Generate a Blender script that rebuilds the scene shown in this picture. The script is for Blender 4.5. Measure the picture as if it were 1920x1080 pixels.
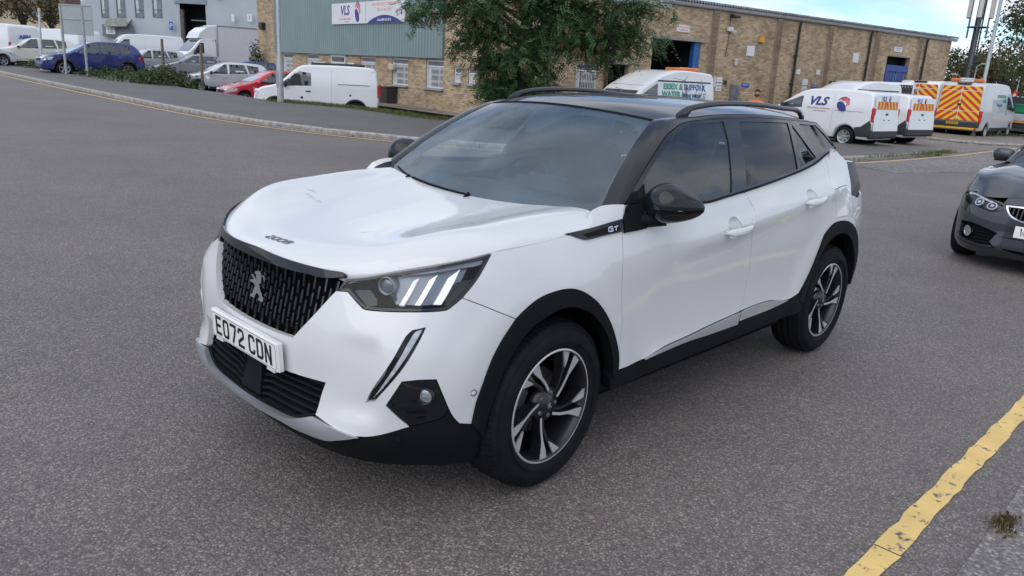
import bpy, math, random
import numpy as np
from mathutils import Matrix, Vector
from mathutils.geometry import delaunay_2d_cdt
for _o in list(bpy.data.objects): bpy.data.objects.remove(_o)
SC = bpy.context.scene; COL = SC.collection
# ---------------------------------------------------------------- camera
CAM = np.array([-2.1585, -2.6092, 1.6039]); FPX = 1441.8
def cam_axes(yaw, pit, rol):
    f = np.array([math.cos(pit)*math.cos(yaw), math.cos(pit)*math.sin(yaw), math.sin(pit)])
    r = np.cross(f, [0,0,1.]); r /= np.linalg.norm(r); u = np.cross(r, f)
    return np.array([math.cos(rol)*r+math.sin(rol)*u, -math.sin(rol)*r+math.cos(rol)*u, f])
YAW, PIT = math.radians(43.3422), math.radians(-15.7439)
RW = cam_axes(YAW, PIT, math.radians(3.1))          # the camera against plumb
RC = cam_axes(YAW, PIT, math.radians(3.9474))       # the camera against the cambered road
cd = bpy.data.cameras.new('camera'); cam = bpy.data.objects.new('camera', cd); COL.objects.link(cam)
cd.sensor_width = 36; cd.lens = FPX/1920*36; cd.clip_start = .05; cd.clip_end = 2000
_m = Matrix.Identity(4)
for _i in range(3):
    _m[_i][0], _m[_i][1], _m[_i][2], _m[_i][3] = RW[0][_i], RW[1][_i], -RW[2][_i], CAM[_i]
cam.matrix_world = _m; SC.camera = cam
TILT = RW.T @ RC                                     # the road's slight cross fall
P0 = CAM+TILT @ (-CAM); NRM = TILT @ np.array([0,0,1.])
def zg(x, y): return float(P0[2]-(NRM[0]*(x-P0[0])+NRM[1]*(y-P0[1]))/NRM[2])
def at(px, py, depth): return CAM+RW.T @ (np.array([(px-960)/FPX, (540-py)/FPX, 1])*depth)
ROADM = Matrix([[*TILT[0], P0[0]], [*TILT[1], P0[1]], [*TILT[2], P0[2]], [0,0,0,1]])
# ---------------------------------------------------------------- light
SC.render.engine = 'CYCLES'
SC.view_settings.view_transform = 'Standard'; SC.view_settings.look = 'None'
SC.view_settings.exposure = 0.08; SC.view_settings.gamma = 1; SC.view_settings.use_curve_mapping = False
SC.cycles.use_denoising = True; SC.cycles.max_bounces = 8; SC.cycles.transparent_max_bounces = 24
SC.cycles.sample_clamp_indirect = 8
SUN_EL, SUN_AZ = math.radians(46), math.radians(192)  # azimuth of the sun seen from the car, counted from +x towards +y
W = bpy.data.worlds.new('World'); SC.world = W; W.use_nodes = True
def build_sky():
    nt = W.node_tree; N = nt.nodes; L = nt.links; N.clear()
    out = N.new('ShaderNodeOutputWorld'); bg = N.new('ShaderNodeBackground'); sky = N.new('ShaderNodeTexSky')
    sky.sky_type = 'NISHITA'; sky.sun_disc = False; sky.sun_elevation = SUN_EL; sky.sun_rotation = math.pi/2-SUN_AZ
    sky.air_density = 1.0; sky.dust_density = .05; sky.ozone_density = 4.0
    tc = N.new('ShaderNodeTexCoord'); sp = N.new('ShaderNodeSeparateXYZ'); L.new(tc.outputs['Generated'], sp.inputs[0])
    # clouds on a flat layer: direction divided by its height
    zz = N.new('ShaderNodeMath'); zz.operation = 'MAXIMUM'; L.new(sp.outputs['Z'], zz.inputs[0]); zz.inputs[1].default_value = 0
    za = N.new('ShaderNodeMath'); za.operation = 'ADD'; L.new(zz.outputs[0], za.inputs[0]); za.inputs[1].default_value = .16
    dv = N.new('ShaderNodeVectorMath'); dv.operation = 'DIVIDE'; cb = N.new('ShaderNodeCombineXYZ')
    for i in range(3): L.new(za.outputs[0], cb.inputs[i])
    L.new(tc.outputs['Generated'], dv.inputs[0]); L.new(cb.outputs[0], dv.inputs[1])
    mp = N.new('ShaderNodeMapping'); mp.inputs['Scale'].default_value = (1,1,0); mp.inputs['Location'].default_value = (3.1,1.7,0); L.new(dv.outputs[0], mp.inputs[0])
    n1 = N.new('ShaderNodeTexNoise'); n1.inputs['Scale'].default_value = 1.05; n1.inputs['Detail'].default_value = 8; n1.inputs['Roughness'].default_value = .56; n1.inputs['Distortion'].default_value = .25
    L.new(mp.outputs[0], n1.inputs['Vector'])
    cov = N.new('ShaderNodeValToRGB'); cov.color_ramp.elements[0].position = .33; cov.color_ramp.elements[1].position = .58; L.new(n1.outputs['Fac'], cov.inputs[0])
    n2 = N.new('ShaderNodeTexNoise'); n2.inputs['Scale'].default_value = 2.3; n2.inputs['Detail'].default_value = 6; L.new(mp.outputs[0], n2.inputs['Vector'])
    cc = N.new('ShaderNodeValToRGB'); cc.color_ramp.elements[0].position = .3; cc.color_ramp.elements[1].position = .72
    cc.color_ramp.elements[0].color = (4.9,5.2,5.9,1); cc.color_ramp.elements[1].color = (7.4,7.7,8.3,1); L.new(n2.outputs['Fac'], cc.inputs[0])
    mx = N.new('ShaderNodeMix'); mx.data_type = 'RGBA'; L.new(cov.outputs[0], mx.inputs[0]); tn = N.new('ShaderNodeMix'); tn.data_type = 'RGBA'; tn.blend_type = 'MULTIPLY'; tn.inputs[0].default_value = 1; tn.inputs[7].default_value = (.70,.84,1.0,1); L.new(sky.outputs[0], tn.inputs[6]); L.new(tn.outputs[2], mx.inputs[6]); L.new(cc.outputs[0], mx.inputs[7])
    bg.inputs['Strength'].default_value = .15
    L.new(mx.outputs[2], bg.inputs[0]); L.new(bg.outputs[0], out.inputs[0])
build_sky()
sd = bpy.data.lights.new('sun', 'SUN'); sd.energy = 1.6; sd.angle = math.radians(75); sd.color = (1,.945,.87)
sun = bpy.data.objects.new('sun', sd); COL.objects.link(sun)
sun.rotation_euler = Vector((-math.cos(SUN_EL)*math.cos(SUN_AZ), -math.cos(SUN_EL)*math.sin(SUN_AZ), -math.sin(SUN_EL))).to_track_quat('-Z', 'Y').to_euler()
# ---------------------------------------------------------------- smooth surfaces of the car (metres, x to the rear, z up)
def _spline_K(x):
    n = len(x); h = np.diff(x); A = np.eye(n); B = np.zeros((n, n))
    for i in range(1, n-1):
        A[i, i-1] = h[i-1]; A[i, i] = 2*(h[i-1]+h[i]); A[i, i+1] = h[i]
        B[i, i-1] = 6/h[i-1]; B[i, i] = -6/h[i-1]-6/h[i]; B[i, i+1] = 6/h[i]
    return np.linalg.solve(A, B)
class Spl:
    """natural cubic spline through x -> y (y may have several columns)"""
    def __init__(s, x, y):
        s.x = np.asarray(x, float); s.y = np.asarray(y, float); s.M = _spline_K(s.x) @ s.y
    def __call__(s, t):
        t = np.asarray(t, float); x = s.x
        tc = np.clip(t, x[0], x[-1]); i = np.clip(np.searchsorted(x, tc)-1, 0, len(x)-2)
        h = x[i+1]-x[i]; a = (x[i+1]-tc)/h; b = (tc-x[i])/h
        if s.y.ndim > 1: a = a[..., None]; b = b[..., None]; h = h[..., None]
        v = a*s.y[i]+b*s.y[i+1]+((a**3-a)*s.M[i]+(b**3-b)*s.M[i+1])*h*h/6
        return v
def smst(a, b, t):
    t = np.clip((t-a)/(b-a), 0, 1); return t*t*(3-2*t)
REF = np.array([(-.82,0),(-.812,.2),(-.782,.40),(-.727,.56),(-.635,.68),(-.515,.765),(-.38,.812),(-.2,.838),(0,.846),(.4,.850),
    (.9,.852),(1.4,.852),(2.0,.852),(2.6,.850),(2.9,.828),(3.1,.775),(3.25,.65),(3.325,.42),(3.345,0)])
_seg = np.hypot(*np.diff(REF, axis=0).T); SREF = np.concatenate([[0], np.cumsum(_seg)])
_full = np.vstack([REF[1:4][::-1]*[1,-1], REF, REF[-4:-1][::-1]*[1,-1]])
_sfull = np.concatenate([-SREF[1:4][::-1], SREF, 2*SREF[-1]-SREF[-4:-1][::-1]])
PLAN = Spl(_sfull, _full)
ZR = np.array([.15,.22,.28,.34,.42,.52,.62,.72,.82,.90,.98,1.06,1.14,1.24])
_side = [-.09,-.05,-.030,-.016,-.010,-.009,-.008,-.005,-.001,0,-.008,-.03,-.07,-.115]
_wing = [-.09,-.05,-.030,-.018,-.012,-.012,-.012,-.012,-.014,-.028,-.062,-.125,-.235,-.33]
DCOL = np.array([
 [-.11,-.045,.010,.030,.018,.012,.014,-.006,-.024,-.030,-.06,-.12,-.18,-.25],
 [-.11,-.045,.014,.036,.018,.011,.013,-.003,-.024,-.034,-.065,-.12,-.18,-.25],
 [-.11,-.045,.018,.044,.024,.014,.016,.0,-.032,-.056,-.085,-.13,-.19,-.25],
 [-.12,-.05,.016,.050,.044,.042,.042,.024,-.028,-.068,-.10,-.15,-.2,-.25],
 [-.13,-.055,.0,.034,.048,.060,.058,.034,-.018,-.054,-.10,-.15,-.2,-.25],
 [-.12,-.055,-.016,.010,.022,.034,.034,.016,-.014,-.044,-.088,-.13,-.18,-.22],
 [-.11,-.05,-.022,-.006,.0,.002,.002,-.004,-.016,-.038,-.075,-.115,-.16,-.2],
 _wing, _wing,
 [-.09,-.05,-.032,-.02,-.015,-.016,-.014,-.012,-.008,-.012,-.034,-.06,-.095,-.135],
 _side,_side,_side,
 [-.09,-.05,-.032,-.02,-.010,-.008,-.006,-.004,0,-.002,-.014,-.04,-.078,-.12],
 [-.09,-.05,-.025,-.015,-.005,0,0,0,0,-.008,-.024,-.05,-.085,-.13],
 [-.09,-.05,-.025,-.01,0,.01,.012,.01,.005,-.005,-.024,-.05,-.085,-.13],
 [-.09,-.05,-.02,0,.02,.04,.04,.03,.01,-.005,-.03,-.06,-.1,-.15],
 [-.09,-.05,-.02,0,.03,.06,.06,.04,.01,-.01,-.03,-.07,-.12,-.17],
 [-.09,-.05,-.02,0,.03,.06,.06,.04,.01,-.01,-.03,-.07,-.12,-.17]])
_dfull = np.vstack([DCOL[1:4][::-1], DCOL, DCOL[-4:-1][::-1]])
_ZS = Spl(ZR, _dfull.T)                       # z -> d of every column
_KS = _spline_K(_sfull)
def band_d(s, z):
    y = _ZS(z); M = y @ _KS.T; x = _sfull
    i = np.clip(np.searchsorted(x, s)-1, 0, len(x)-2); h = x[i+1]-x[i]
    a = (x[i+1]-s)/h; b = (s-x[i])/h; r = np.arange(len(s))
    return a*y[r,i]+b*y[r,i+1]+((a**3-a)*M[r,i]+(b**3-b)*M[r,i+1])*h*h/6
def s_of_x(x):                                # position along the band of a point of the side
    return float(np.interp(x, REF[7:15,0], SREF[7:15]))
def band(s, z, off=0.0, feat=True):
    """point of the lower body: s runs round the car from the middle of the nose (visible side positive)"""
    s = np.atleast_1d(np.asarray(s, float)); z = np.atleast_1d(np.asarray(z, float))
    sg = np.where(s < 0, -1.0, 1.0); sa = np.abs(s)
    p = PLAN(sa); e = 1e-4; t = PLAN(sa+e)-PLAN(sa-e); t /= np.linalg.norm(t, axis=1)[:, None]
    n = np.stack([-t[:,1], t[:,0]], 1)
    d = band_d(sa, z)+off
    if feat: d = d+band_feat(sa, z)
    q = p+n*d[:,None]
    return np.stack([q[:,0], -q[:,1]*sg, z], 1)
SARCH = 0.0
DRLZ = ([.40,.46,.52,.60,.68,.75],[.640,.640,.640,.640,.640,.640])   # replaced below by the measured line
def hinge(s, z, a, b, w):
    """smooth fold along the line a-b: distance to its left side, rounded over w"""
    dx, dz = b[0]-a[0], b[1]-a[1]; L = math.hypot(dx, dz)
    t = ((s-a[0])*-dz+(z-a[1])*dx)/L
    return w*np.logaddexp(0, t/w)
def band_feat(s, z):
    q = PLAN(s); x = q[:,0]
    d = np.zeros_like(s)
    # flare of the wings round both wheel openings
    for cx, k in ((-.02, 1), (2.59, 1)):
        r = np.hypot(x-cx, z-.355)
        d += .014*(1-smst(.46, .60, r))*smst(.30, .40, r)*np.where(q[:,1] > .6, 1, 0)*smst(.60,.78,q[:,1])
    # scoop inside the daytime lamp blade
    sd = np.interp(z, DRLZ[0], DRLZ[1]); t = s-sd
    d -= .018*smst(-.20, -.015, t)*(1-smst(-.010, .045, t))*smst(.40, .47, z)*(1-smst(.66, .74, z))
    # folded shoulder and door facets
    m = smst(.55, 1.0, x)*(1-smst(2.45, 2.75, x))
    d += m*.022*(np.exp(-((z-SHZ(x))/.05)**2)-.35)
    lo = smst(.35,.7,x)*(1-smst(2.0,2.35,x))
    d -= lo*.004*np.exp(-((z-.60)/.13)**2)
    d += lo*.006*np.exp(-((z-.415)/.045)**2)
    return d
SHZ = Spl([.3,.7,1.1,1.5,1.9,2.3,2.9],[.90,.905,.925,.96,1.0,1.04,1.07])
# ---- bonnet: u from the nose (0) to the windscreen (1), v from the middle (0) to the wing (1)
_EU = np.array([(-.713,.466,.886),(-.684,.518,.900),(-.601,.613,.931),(-.487,.694,.958),(-.373,.737,.977),(-.304,.752,.989),
    (-.114,.769,1.002),(.079,.772,1.016),(.214,.776,1.035)])
_euu = (_EU[:,0]+.713)/.927
B_EDGE = Spl(_euu, _EU)
_BU = [0,.12,.25,.5,.75,1]
B_ZC = Spl(_BU, [.913,.941,.960,.990,1.018,1.046]); B_ZS = Spl(_BU, [.899,.956,1.010,1.046,1.064,1.074])
_VN = np.array([0,.35,.7,.88,1.0]); _VK = _spline_K(_VN)
COWL = lambda w: np.stack([.2053+.30*w*w, w, 1.044+.0514*w*w], -1)
def bonnet(u, v, off=0.0):
    """v < 0 is the far side"""
    u = np.atleast_1d(np.asarray(u,float)); v = np.atleast_1d(np.asarray(v,float)); sg = np.where(v < 0, -1., 1.); va = np.abs(v)
    F = band(np.clip(va*.478,.0005,1), np.full_like(va,.9), 0, False); Fx, Fw = F[:,0]+.004, -F[:,1]
    k = np.clip(va/.9,0,1); Rw = .695*k; Rx = .2053+.30*Rw**2-.030*smst(.45,.95,va)
    kk = np.clip((va-.9)/.1,0,1); Rx = Rx+(.214-Rx)*kk; Rw = Rw+(.776-Rw)*kk
    E = B_EDGE(u); E0, E1 = B_EDGE(np.zeros_like(u)), B_EDGE(np.ones_like(u))
    Cx = -.794+u*(.2053+.794)
    # Coons patch for x and w
    X = (1-u)*Fx+u*Rx+(1-va)*Cx+va*E[:,0]-((1-u)*((1-va)*(-.790)+va*E0[:,0])+u*((1-va)*.2053+va*E1[:,0]))
    Wd = (1-u)*Fw+u*Rw+va*E[:,1]-((1-u)*va*E0[:,1]+u*va*E1[:,1])
    zc, zs, ze = B_ZC(u), B_ZS(u), E[:,2]
    Y = np.stack([zc, zc+.18*(zs-zc), zc+.80*(zs-zc)+.003, zs, ze], 1); M = Y @ _VK.T
    i = np.clip(np.searchsorted(_VN, va)-1, 0, 3); h = _VN[i+1]-_VN[i]; a = (_VN[i+1]-va)/h; b = (va-_VN[i])/h; r = np.arange(len(va))
    Z = a*Y[r,i]+b*Y[r,i+1]+((a**3-a)*M[r,i]+(b**3-b)*M[r,i+1])*h*h/6
    # soft fold running forward from the windscreen
    f = smst(.25,.95,u); vf = .50+.10*u
    Z = Z+.0022*f*np.exp(-((va-vf)/.06)**2)
    return np.stack([X, -Wd*sg, Z+off], 1)
WSTOP = lambda w: np.stack([.845+.25*w*w, w, 1.4575-.11*w*w], -1)
def screen(v, t, off=0.0):
    """windscreen: v across (-1 far .. 1 visible side), t from the scuttle (0) to the roof (1)"""
    v = np.atleast_1d(np.asarray(v,float)); t = np.atleast_1d(np.asarray(t,float))
    A = COWL(.700*v); B = WSTOP(.528*v)
    P = A+(B-A)*t[:,None]
    bul = .030*4*t*(1-t)+off
    P = P+np.stack([-.5*bul, 0*bul, .85*bul], 1)
    P[:,1] *= -1
    return P
R_ZC = Spl([.845,1.0,1.3,1.7,2.1,2.5,2.8,3.0],[1.4575,1.490,1.515,1.523,1.514,1.486,1.446,1.412])
def roof_hw(x): return np.interp(x, [.845,1.0,1.3,1.8,2.3,2.7,3.0],[.528,.56,.585,.59,.575,.545,.52])
def roof(x, v, off=0.0):
    x = np.atleast_1d(np.asarray(x,float)); v = np.atleast_1d(np.asarray(v,float)); w = v*roof_hw(x)
    xx = x+.25*w*w*np.clip(1-(x-.845)/.5,0,1)
    z = R_ZC(x)-.11*w*w-.02*np.abs(v)**6*np.clip((x-.845)/.3,0,1)+off
    return np.stack([xx, -w, z], 1)
def side_w(x, z):
    t = (z-1.09)/.34
    return .800-.185*t+.018*4*t*(1-t)-.07*smst(1.9,2.9,x)*np.clip((t-.35)/.65,0,1.2)-.02*(1-smst(.3,.9,x))
def side(x, z, off=0.0, sg=1):
    x = np.atleast_1d(np.asarray(x,float)); z = np.atleast_1d(np.asarray(z,float))
    return np.stack([x, -sg*(side_w(x,z)+off), z], 1)
# outlines of the panels of the white car, in its own surface coordinates
LOOPS = {
 'strip': [(0.023, 0.916),(0.129, 0.909),(0.229, 0.905),(0.319, 0.902),(0.395, 0.899),(0.457, 0.901),(0.471, 0.893),(0.468, 0.883),(0.384, 0.87),(0.316, 0.872),(0.244, 0.872),(0.143, 0.871),(0.033, 0.872)],
 'grille': [(0.19, 0.636),(0.284, 0.641),(0.307, 0.666),(0.375, 0.744),(0.439, 0.826),(0.464, 0.878)],
 'intake': [(0.226, 0.499),(0.345, 0.506),(0.455, 0.518),(0.435, 0.467),(0.413, 0.389),(0.327, 0.354),(0.273, 0.342),(0.185, 0.336)],
 'lip': [(0.422, 0.392),(0.605, 0.364),(0.541, 0.339),(0.483, 0.318),(0.41, 0.313),(0.332, 0.31),(0.243, 0.313)],
 'lipbot': [(0.458, 0.273),(0.641, 0.297),(0.747, 0.283)],
 'headb': [(0.5, 0.843),(0.53, 0.827),(0.568, 0.808),(0.585, 0.801),(0.639, 0.802),(0.74, 0.807),(0.825, 0.81),(0.874, 0.814),(0.893, 0.824),(0.933, 0.85)],
 'headr': [(1.0, 0.908),(1.047, 0.956),(1.079, 0.989)],
 'hood': [(0.479, 0.883),(0.545, 0.897),(0.698, 0.931),(0.862, 0.958),(1.002, 0.977),(1.079, 0.989),(1.28, 1.001),(1.476, 1.013),(1.612, 1.034)],
 'scuttle': [(1.648, 1.093),(1.697, 1.107),(1.758, 1.111),(1.818, 1.109)],
 'seam': [(0.933, 0.85),(1.01, 0.818),(1.083, 0.785),(1.146, 0.756)],
 'archf': [(0.974, 0.391),(0.98, 0.432),(0.987, 0.472),(1.01, 0.538),(1.044, 0.621),(1.084, 0.683),(1.134, 0.742),(1.189, 0.785),(1.254, 0.815),(1.338, 0.828),(1.428, 0.826),(1.507, 0.801),(1.597, 0.745),(1.681, 0.66),(1.746, 0.56),(1.779, 0.482),(1.787, 0.408)],
 'archi': [(1.04, 0.312),(1.047, 0.4),(1.082, 0.496),(1.116, 0.583),(1.165, 0.657),(1.223, 0.712),(1.288, 0.738),(1.358, 0.757),(1.434, 0.755),(1.507, 0.732),(1.571, 0.698),(1.64, 0.635),(1.701, 0.558),(1.738, 0.467),(1.751, 0.379)],
 'archr': [(3.535, 0.431),(3.584, 0.526),(3.638, 0.6),(3.681, 0.692),(3.732, 0.799),(3.838, 0.853),(3.975, 0.861),(4.083, 0.844),(4.229, 0.781)],
 'fog': [(0.732, 0.585),(0.781, 0.59),(0.836, 0.587),(0.858, 0.53),(0.881, 0.473),(0.873, 0.449),(0.853, 0.435),(0.76, 0.413),(0.72, 0.454),(0.686, 0.493)],
 'corner': [(0.881, 0.473),(0.9, 0.436),(0.925, 0.405),(0.97, 0.395)],
 'drl': [(0.758, 0.752),(0.799, 0.76),(0.778, 0.716),(0.73, 0.627),(0.667, 0.532),(0.646, 0.498),(0.617, 0.486),(0.629, 0.519),(0.699, 0.651),(0.739, 0.734)],
 'drl_lamp': [(0.767, 0.747),(0.793, 0.755),(0.768, 0.711),(0.722, 0.629),(0.66, 0.53),(0.638, 0.504),(0.665, 0.553),(0.716, 0.652),(0.748, 0.719)],
 'head_bars': [[(0.703, 0.819),(0.723, 0.82),(0.75, 0.861),(0.778, 0.912),(0.753, 0.9),(0.725, 0.857)], [(0.759, 0.823),(0.783, 0.823),(0.816, 0.872),(0.851, 0.923),(0.814, 0.906),(0.784, 0.86)], [(0.826, 0.826),(0.858, 0.825),(0.9, 0.881),(0.945, 0.939),(0.89, 0.913),(0.859, 0.872)]],
 'head_low': [(0.921, 0.899),(0.994, 0.907),(0.929, 0.851),(0.887, 0.823),(0.864, 0.822)],
 'head_lens': (0.67, 0.878),
 'head_low2': [(0.519, 0.845),(0.536, 0.852),(0.587, 0.858),(0.62, 0.835),(0.628, 0.813),(0.589, 0.804)],
 'head_ind': [(0.701, 0.913),(0.796, 0.932),(0.949, 0.954),(1.047, 0.965),(1.029, 0.947),(0.933, 0.938),(0.795, 0.922)],
 'doorf_front': [(1.817, 1.106),(1.793, 1.058),(1.774, 0.993),(1.759, 0.867),(1.782, 0.636),(1.79, 0.409)],
 'doorf_bot': [(1.989, 0.412),(2.158, 0.437),(2.356, 0.447),(2.545, 0.461),(2.854, 0.477)],
 'bshut': [(2.854, 0.477),(2.881, 0.541),(2.883, 0.723),(2.822, 0.921),(2.847, 1.02),(2.791, 1.1)],
 'belt_f': [(2.791, 1.1),(2.594, 1.089),(2.41, 1.075)],
 'doorr_bot': [(2.857, 0.477),(2.925, 0.482),(3.173, 0.481),(3.412, 0.448),(3.526, 0.471)],
 'silver_f': [(1.989, 0.412),(2.158, 0.437),(2.356, 0.447),(2.545, 0.461),(2.851, 0.477),(2.82, 0.415),(2.555, 0.418),(2.314, 0.423)],
 'silver_r': [(2.833, 0.431),(2.863, 0.475),(2.925, 0.482),(3.173, 0.481),(3.412, 0.448),(3.179, 0.435)],
 'rshut': [(3.711, 0.779),(3.753, 0.823),(3.801, 0.872),(3.821, 0.949),(3.793, 1.024),(3.82, 1.087),(3.862, 1.16),(3.865, 1.244)],
 'belt_r': [(3.865, 1.244),(3.632, 1.19),(3.45, 1.164),(3.279, 1.146),(3.027, 1.121),(2.791, 1.1)],
 'fuel': [(3.825, 1.058),(3.948, 1.065),(4.096, 1.061),(4.141, 1.039),(4.15, 1.013),(4.147, 0.968),(4.134, 0.92),(4.055, 0.889),(3.967, 0.887),(3.896, 0.883),(3.869, 0.961)],
 'gt': [(1.463, 1.022),(1.612, 1.034),(1.706, 1.047),(1.783, 1.057),(1.778, 1.005),(1.66, 0.997),(1.574, 0.99),(1.545, 0.993)],
 'gt_in': [(1.543, 1.014),(1.748, 1.038),(1.758, 1.019),(1.749, 1.009),(1.601, 1.0),(1.577, 0.998)],
 'gt_let': [(1.681, 1.026),(1.748, 1.028),(1.682, 1.01)],
 'mbase': [(1.788, 1.054),(1.818, 1.106),(1.932, 1.118),(1.914, 1.07),(1.956, 1.043),(2.037, 1.021),(1.946, 1.02),(1.916, 1.007),(1.779, 0.999)],
 'handle_f': [(2.524, 0.934),(2.766, 0.941)],
 'handle_r': [(3.407, 1.012),(3.645, 1.022)],
 'tail': [(4.223, 1.194),(4.372, 1.171),(4.426, 1.175),(4.315, 1.055),(4.146, 1.003),(4.188, 1.08)],
 'sensor': [(0.97, 0.515),(0.723, 0.37)],
 'foglamp': (0.804, 0.53),
 'fogblade': [[(0.703, 0.495),(0.792, 0.517),(0.818, 0.506),(0.819, 0.489)], [(0.748, 0.47),(0.813, 0.467),(0.818, 0.456),(0.78, 0.454)], [(0.776, 0.451),(0.809, 0.453),(0.785, 0.444)]],
 'sill': [(1.786, 0.41),(1.989, 0.412),(2.314, 0.423),(2.555, 0.418),(2.82, 0.415),(3.18, 0.432),(3.412, 0.445),(3.528, 0.464),(3.582, 0.372),(3.227, 0.346),(2.878, 0.325),(2.261, 0.327),(1.78, 0.336)],
 'frame': [(0.425, 1.113),(0.583, 1.225),(0.681, 1.284),(0.836, 1.366),(0.926, 1.396),(1.009, 1.419),(1.093, 1.429),(1.185, 1.435),(1.476, 1.444),(1.826, 1.448),(2.341, 1.431),(2.546, 1.423),(2.636, 1.417),(2.668, 1.372),(2.68, 1.286)],
 'g_front': [(0.55, 1.124),(0.575, 1.191),(0.676, 1.256),(0.804, 1.322),(0.896, 1.361),(0.984, 1.392),(1.036, 1.403),(1.091, 1.412),(1.245, 1.421),(1.405, 1.427),(1.374, 1.345),(1.322, 1.244),(1.264, 1.109),(1.104, 1.097)],
 'g_rear': [(1.563, 1.428),(1.831, 1.427),(2.141, 1.421),(2.071, 1.3),(2.034, 1.186),(1.728, 1.154),(1.42, 1.125),(1.478, 1.274)],
 'g_quarter': [(2.189, 1.415),(2.254, 1.321),(2.316, 1.237),(2.074, 1.196),(2.128, 1.312)],
 'g_tail': [(2.316, 1.415),(2.588, 1.404),(2.635, 1.352),(2.665, 1.292),(2.378, 1.244),(2.334, 1.331)],
 'belt_lo': [(0.542, 1.099),(1.02, 1.074),(1.2, 1.086),(1.394, 1.102),(1.623, 1.122),(1.868, 1.148),(2.218, 1.192),(2.473, 1.244),(2.665, 1.277)],
 'divider': [(0.575, 1.191),(0.55, 1.124),(0.454, 1.115)],
 'clear': [(-0.787, 0.085),(-0.508, 0.101),(-0.132, 0.107),(0.485, 0.077),(0.71, 0.064),(0.911, 0.058),(0.96, 0.08),(0.977, 0.126),(0.982, 0.225),(0.99, 0.388),(0.992, 0.591),(0.984, 0.748),(0.932, 0.852),(0.852, 0.898),(0.619, 0.92),(0.306, 0.889),(0.227, 0.793),(0.131, 0.649),(0.047, 0.629),(-0.067, 0.756),(-0.15, 0.875),(-0.317, 0.917),(-0.59, 0.909),(-0.632, 0.807),(-0.609, 0.669),(-0.644, 0.486),(-0.737, 0.334),(-0.808, 0.189)],
 'badge': [(0.066, -0.101),(0.075, 0.181),(0.075, 0.04)],
 'seamrear': [(0.998, 0.878),(1.066, 0.999)],
 'emblem': [(-0.0225, 0.0453),(-0.0045, 0.0533),(0.0135, 0.0543),(0.0245, 0.0463),(0.0285, 0.0353),(0.0295, 0.0203),(0.0275, 0.0113),(0.0175, 0.0063),(0.0295, -0.0097),(0.0465, -0.0237),(0.0675, -0.0417),(0.0615, -0.0507),(0.0325, -0.0507),(0.0305, -0.0417),(0.0395, -0.0377),(0.0245, -0.0297),(0.0145, -0.0257),(-0.0005, -0.0417),(0.0035, -0.0497),(-0.0305, -0.0487),(-0.0295, -0.0407),(-0.0165, -0.0367),(-0.0175, -0.0277),(-0.0095, -0.0047),(-0.0225, 0.0023),(-0.0515, 0.0033),(-0.0495, 0.0103),(-0.0335, 0.0133),(-0.0225, 0.0163),(-0.0505, 0.0273),(-0.0415, 0.0333),(-0.0265, 0.0283),(-0.0095, 0.0203),(-0.0065, 0.0253),(-0.0125, 0.0323),(-0.0105, 0.0383),(-0.0215, 0.0383)],
 'emblem_tail': [(0.0325, 0.0443),(0.0425, 0.0453),(0.0505, 0.0423),(0.0545, 0.0243),(0.0495, 0.0213),(0.0445, 0.0353),(0.0335, 0.0403)],
}
# ---------------------------------------------------------------- materials
MATS = {}
def mat(name, col, rough=.5, metal=0., coat=0., var=.06, scale=6., bump=0., bscale=60., spec=.5, coat_rough=.04, emit=None, alpha=None, trans=0.):
    if name in MATS: return MATS[name]
    m = bpy.data.materials.new(name); m.use_nodes = True; nt = m.node_tree; N = nt.nodes; L = nt.links
    b = N['Principled BSDF']; b.inputs['Roughness'].default_value = rough; b.inputs['Metallic'].default_value = metal
    b.inputs['Coat Weight'].default_value = coat; b.inputs['Coat Roughness'].default_value = coat_rough; b.inputs['Specular IOR Level'].default_value = spec
    b.inputs['Transmission Weight'].default_value = trans
    tc = N.new('ShaderNodeTexCoord'); nz = N.new('ShaderNodeTexNoise'); nz.inputs['Scale'].default_value = scale; nz.inputs['Detail'].default_value = 5
    L.new(tc.outputs['Object'], nz.inputs['Vector'])
    r = N.new('ShaderNodeValToRGB'); r.color_ramp.elements[0].position = .3; r.color_ramp.elements[1].position = .7
    lo = [max(0,c*(1-var)) for c in col]; hi = [min(1,c*(1+var)) for c in col]
    r.color_ramp.elements[0].color = (*lo,1); r.color_ramp.elements[1].color = (*hi,1)
    L.new(nz.outputs['Fac'], r.inputs[0]); L.new(r.outputs[0], b.inputs['Base Color'])
    if bump:
        n2 = N.new('ShaderNodeTexNoise'); n2.inputs['Scale'].default_value = bscale; n2.inputs['Detail'].default_value = 4; L.new(tc.outputs['Object'], n2.inputs['Vector'])
        bp = N.new('ShaderNodeBump'); bp.inputs['Strength'].default_value = bump; bp.inputs['Distance'].default_value = .004; L.new(n2.outputs['Fac'], bp.inputs['Height']); L.new(bp.outputs[0], b.inputs['Normal'])
    if emit: b.inputs['Emission Color'].default_value = (*emit[0],1); b.inputs['Emission Strength'].default_value = emit[1]
    MATS[name] = m; return m
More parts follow.
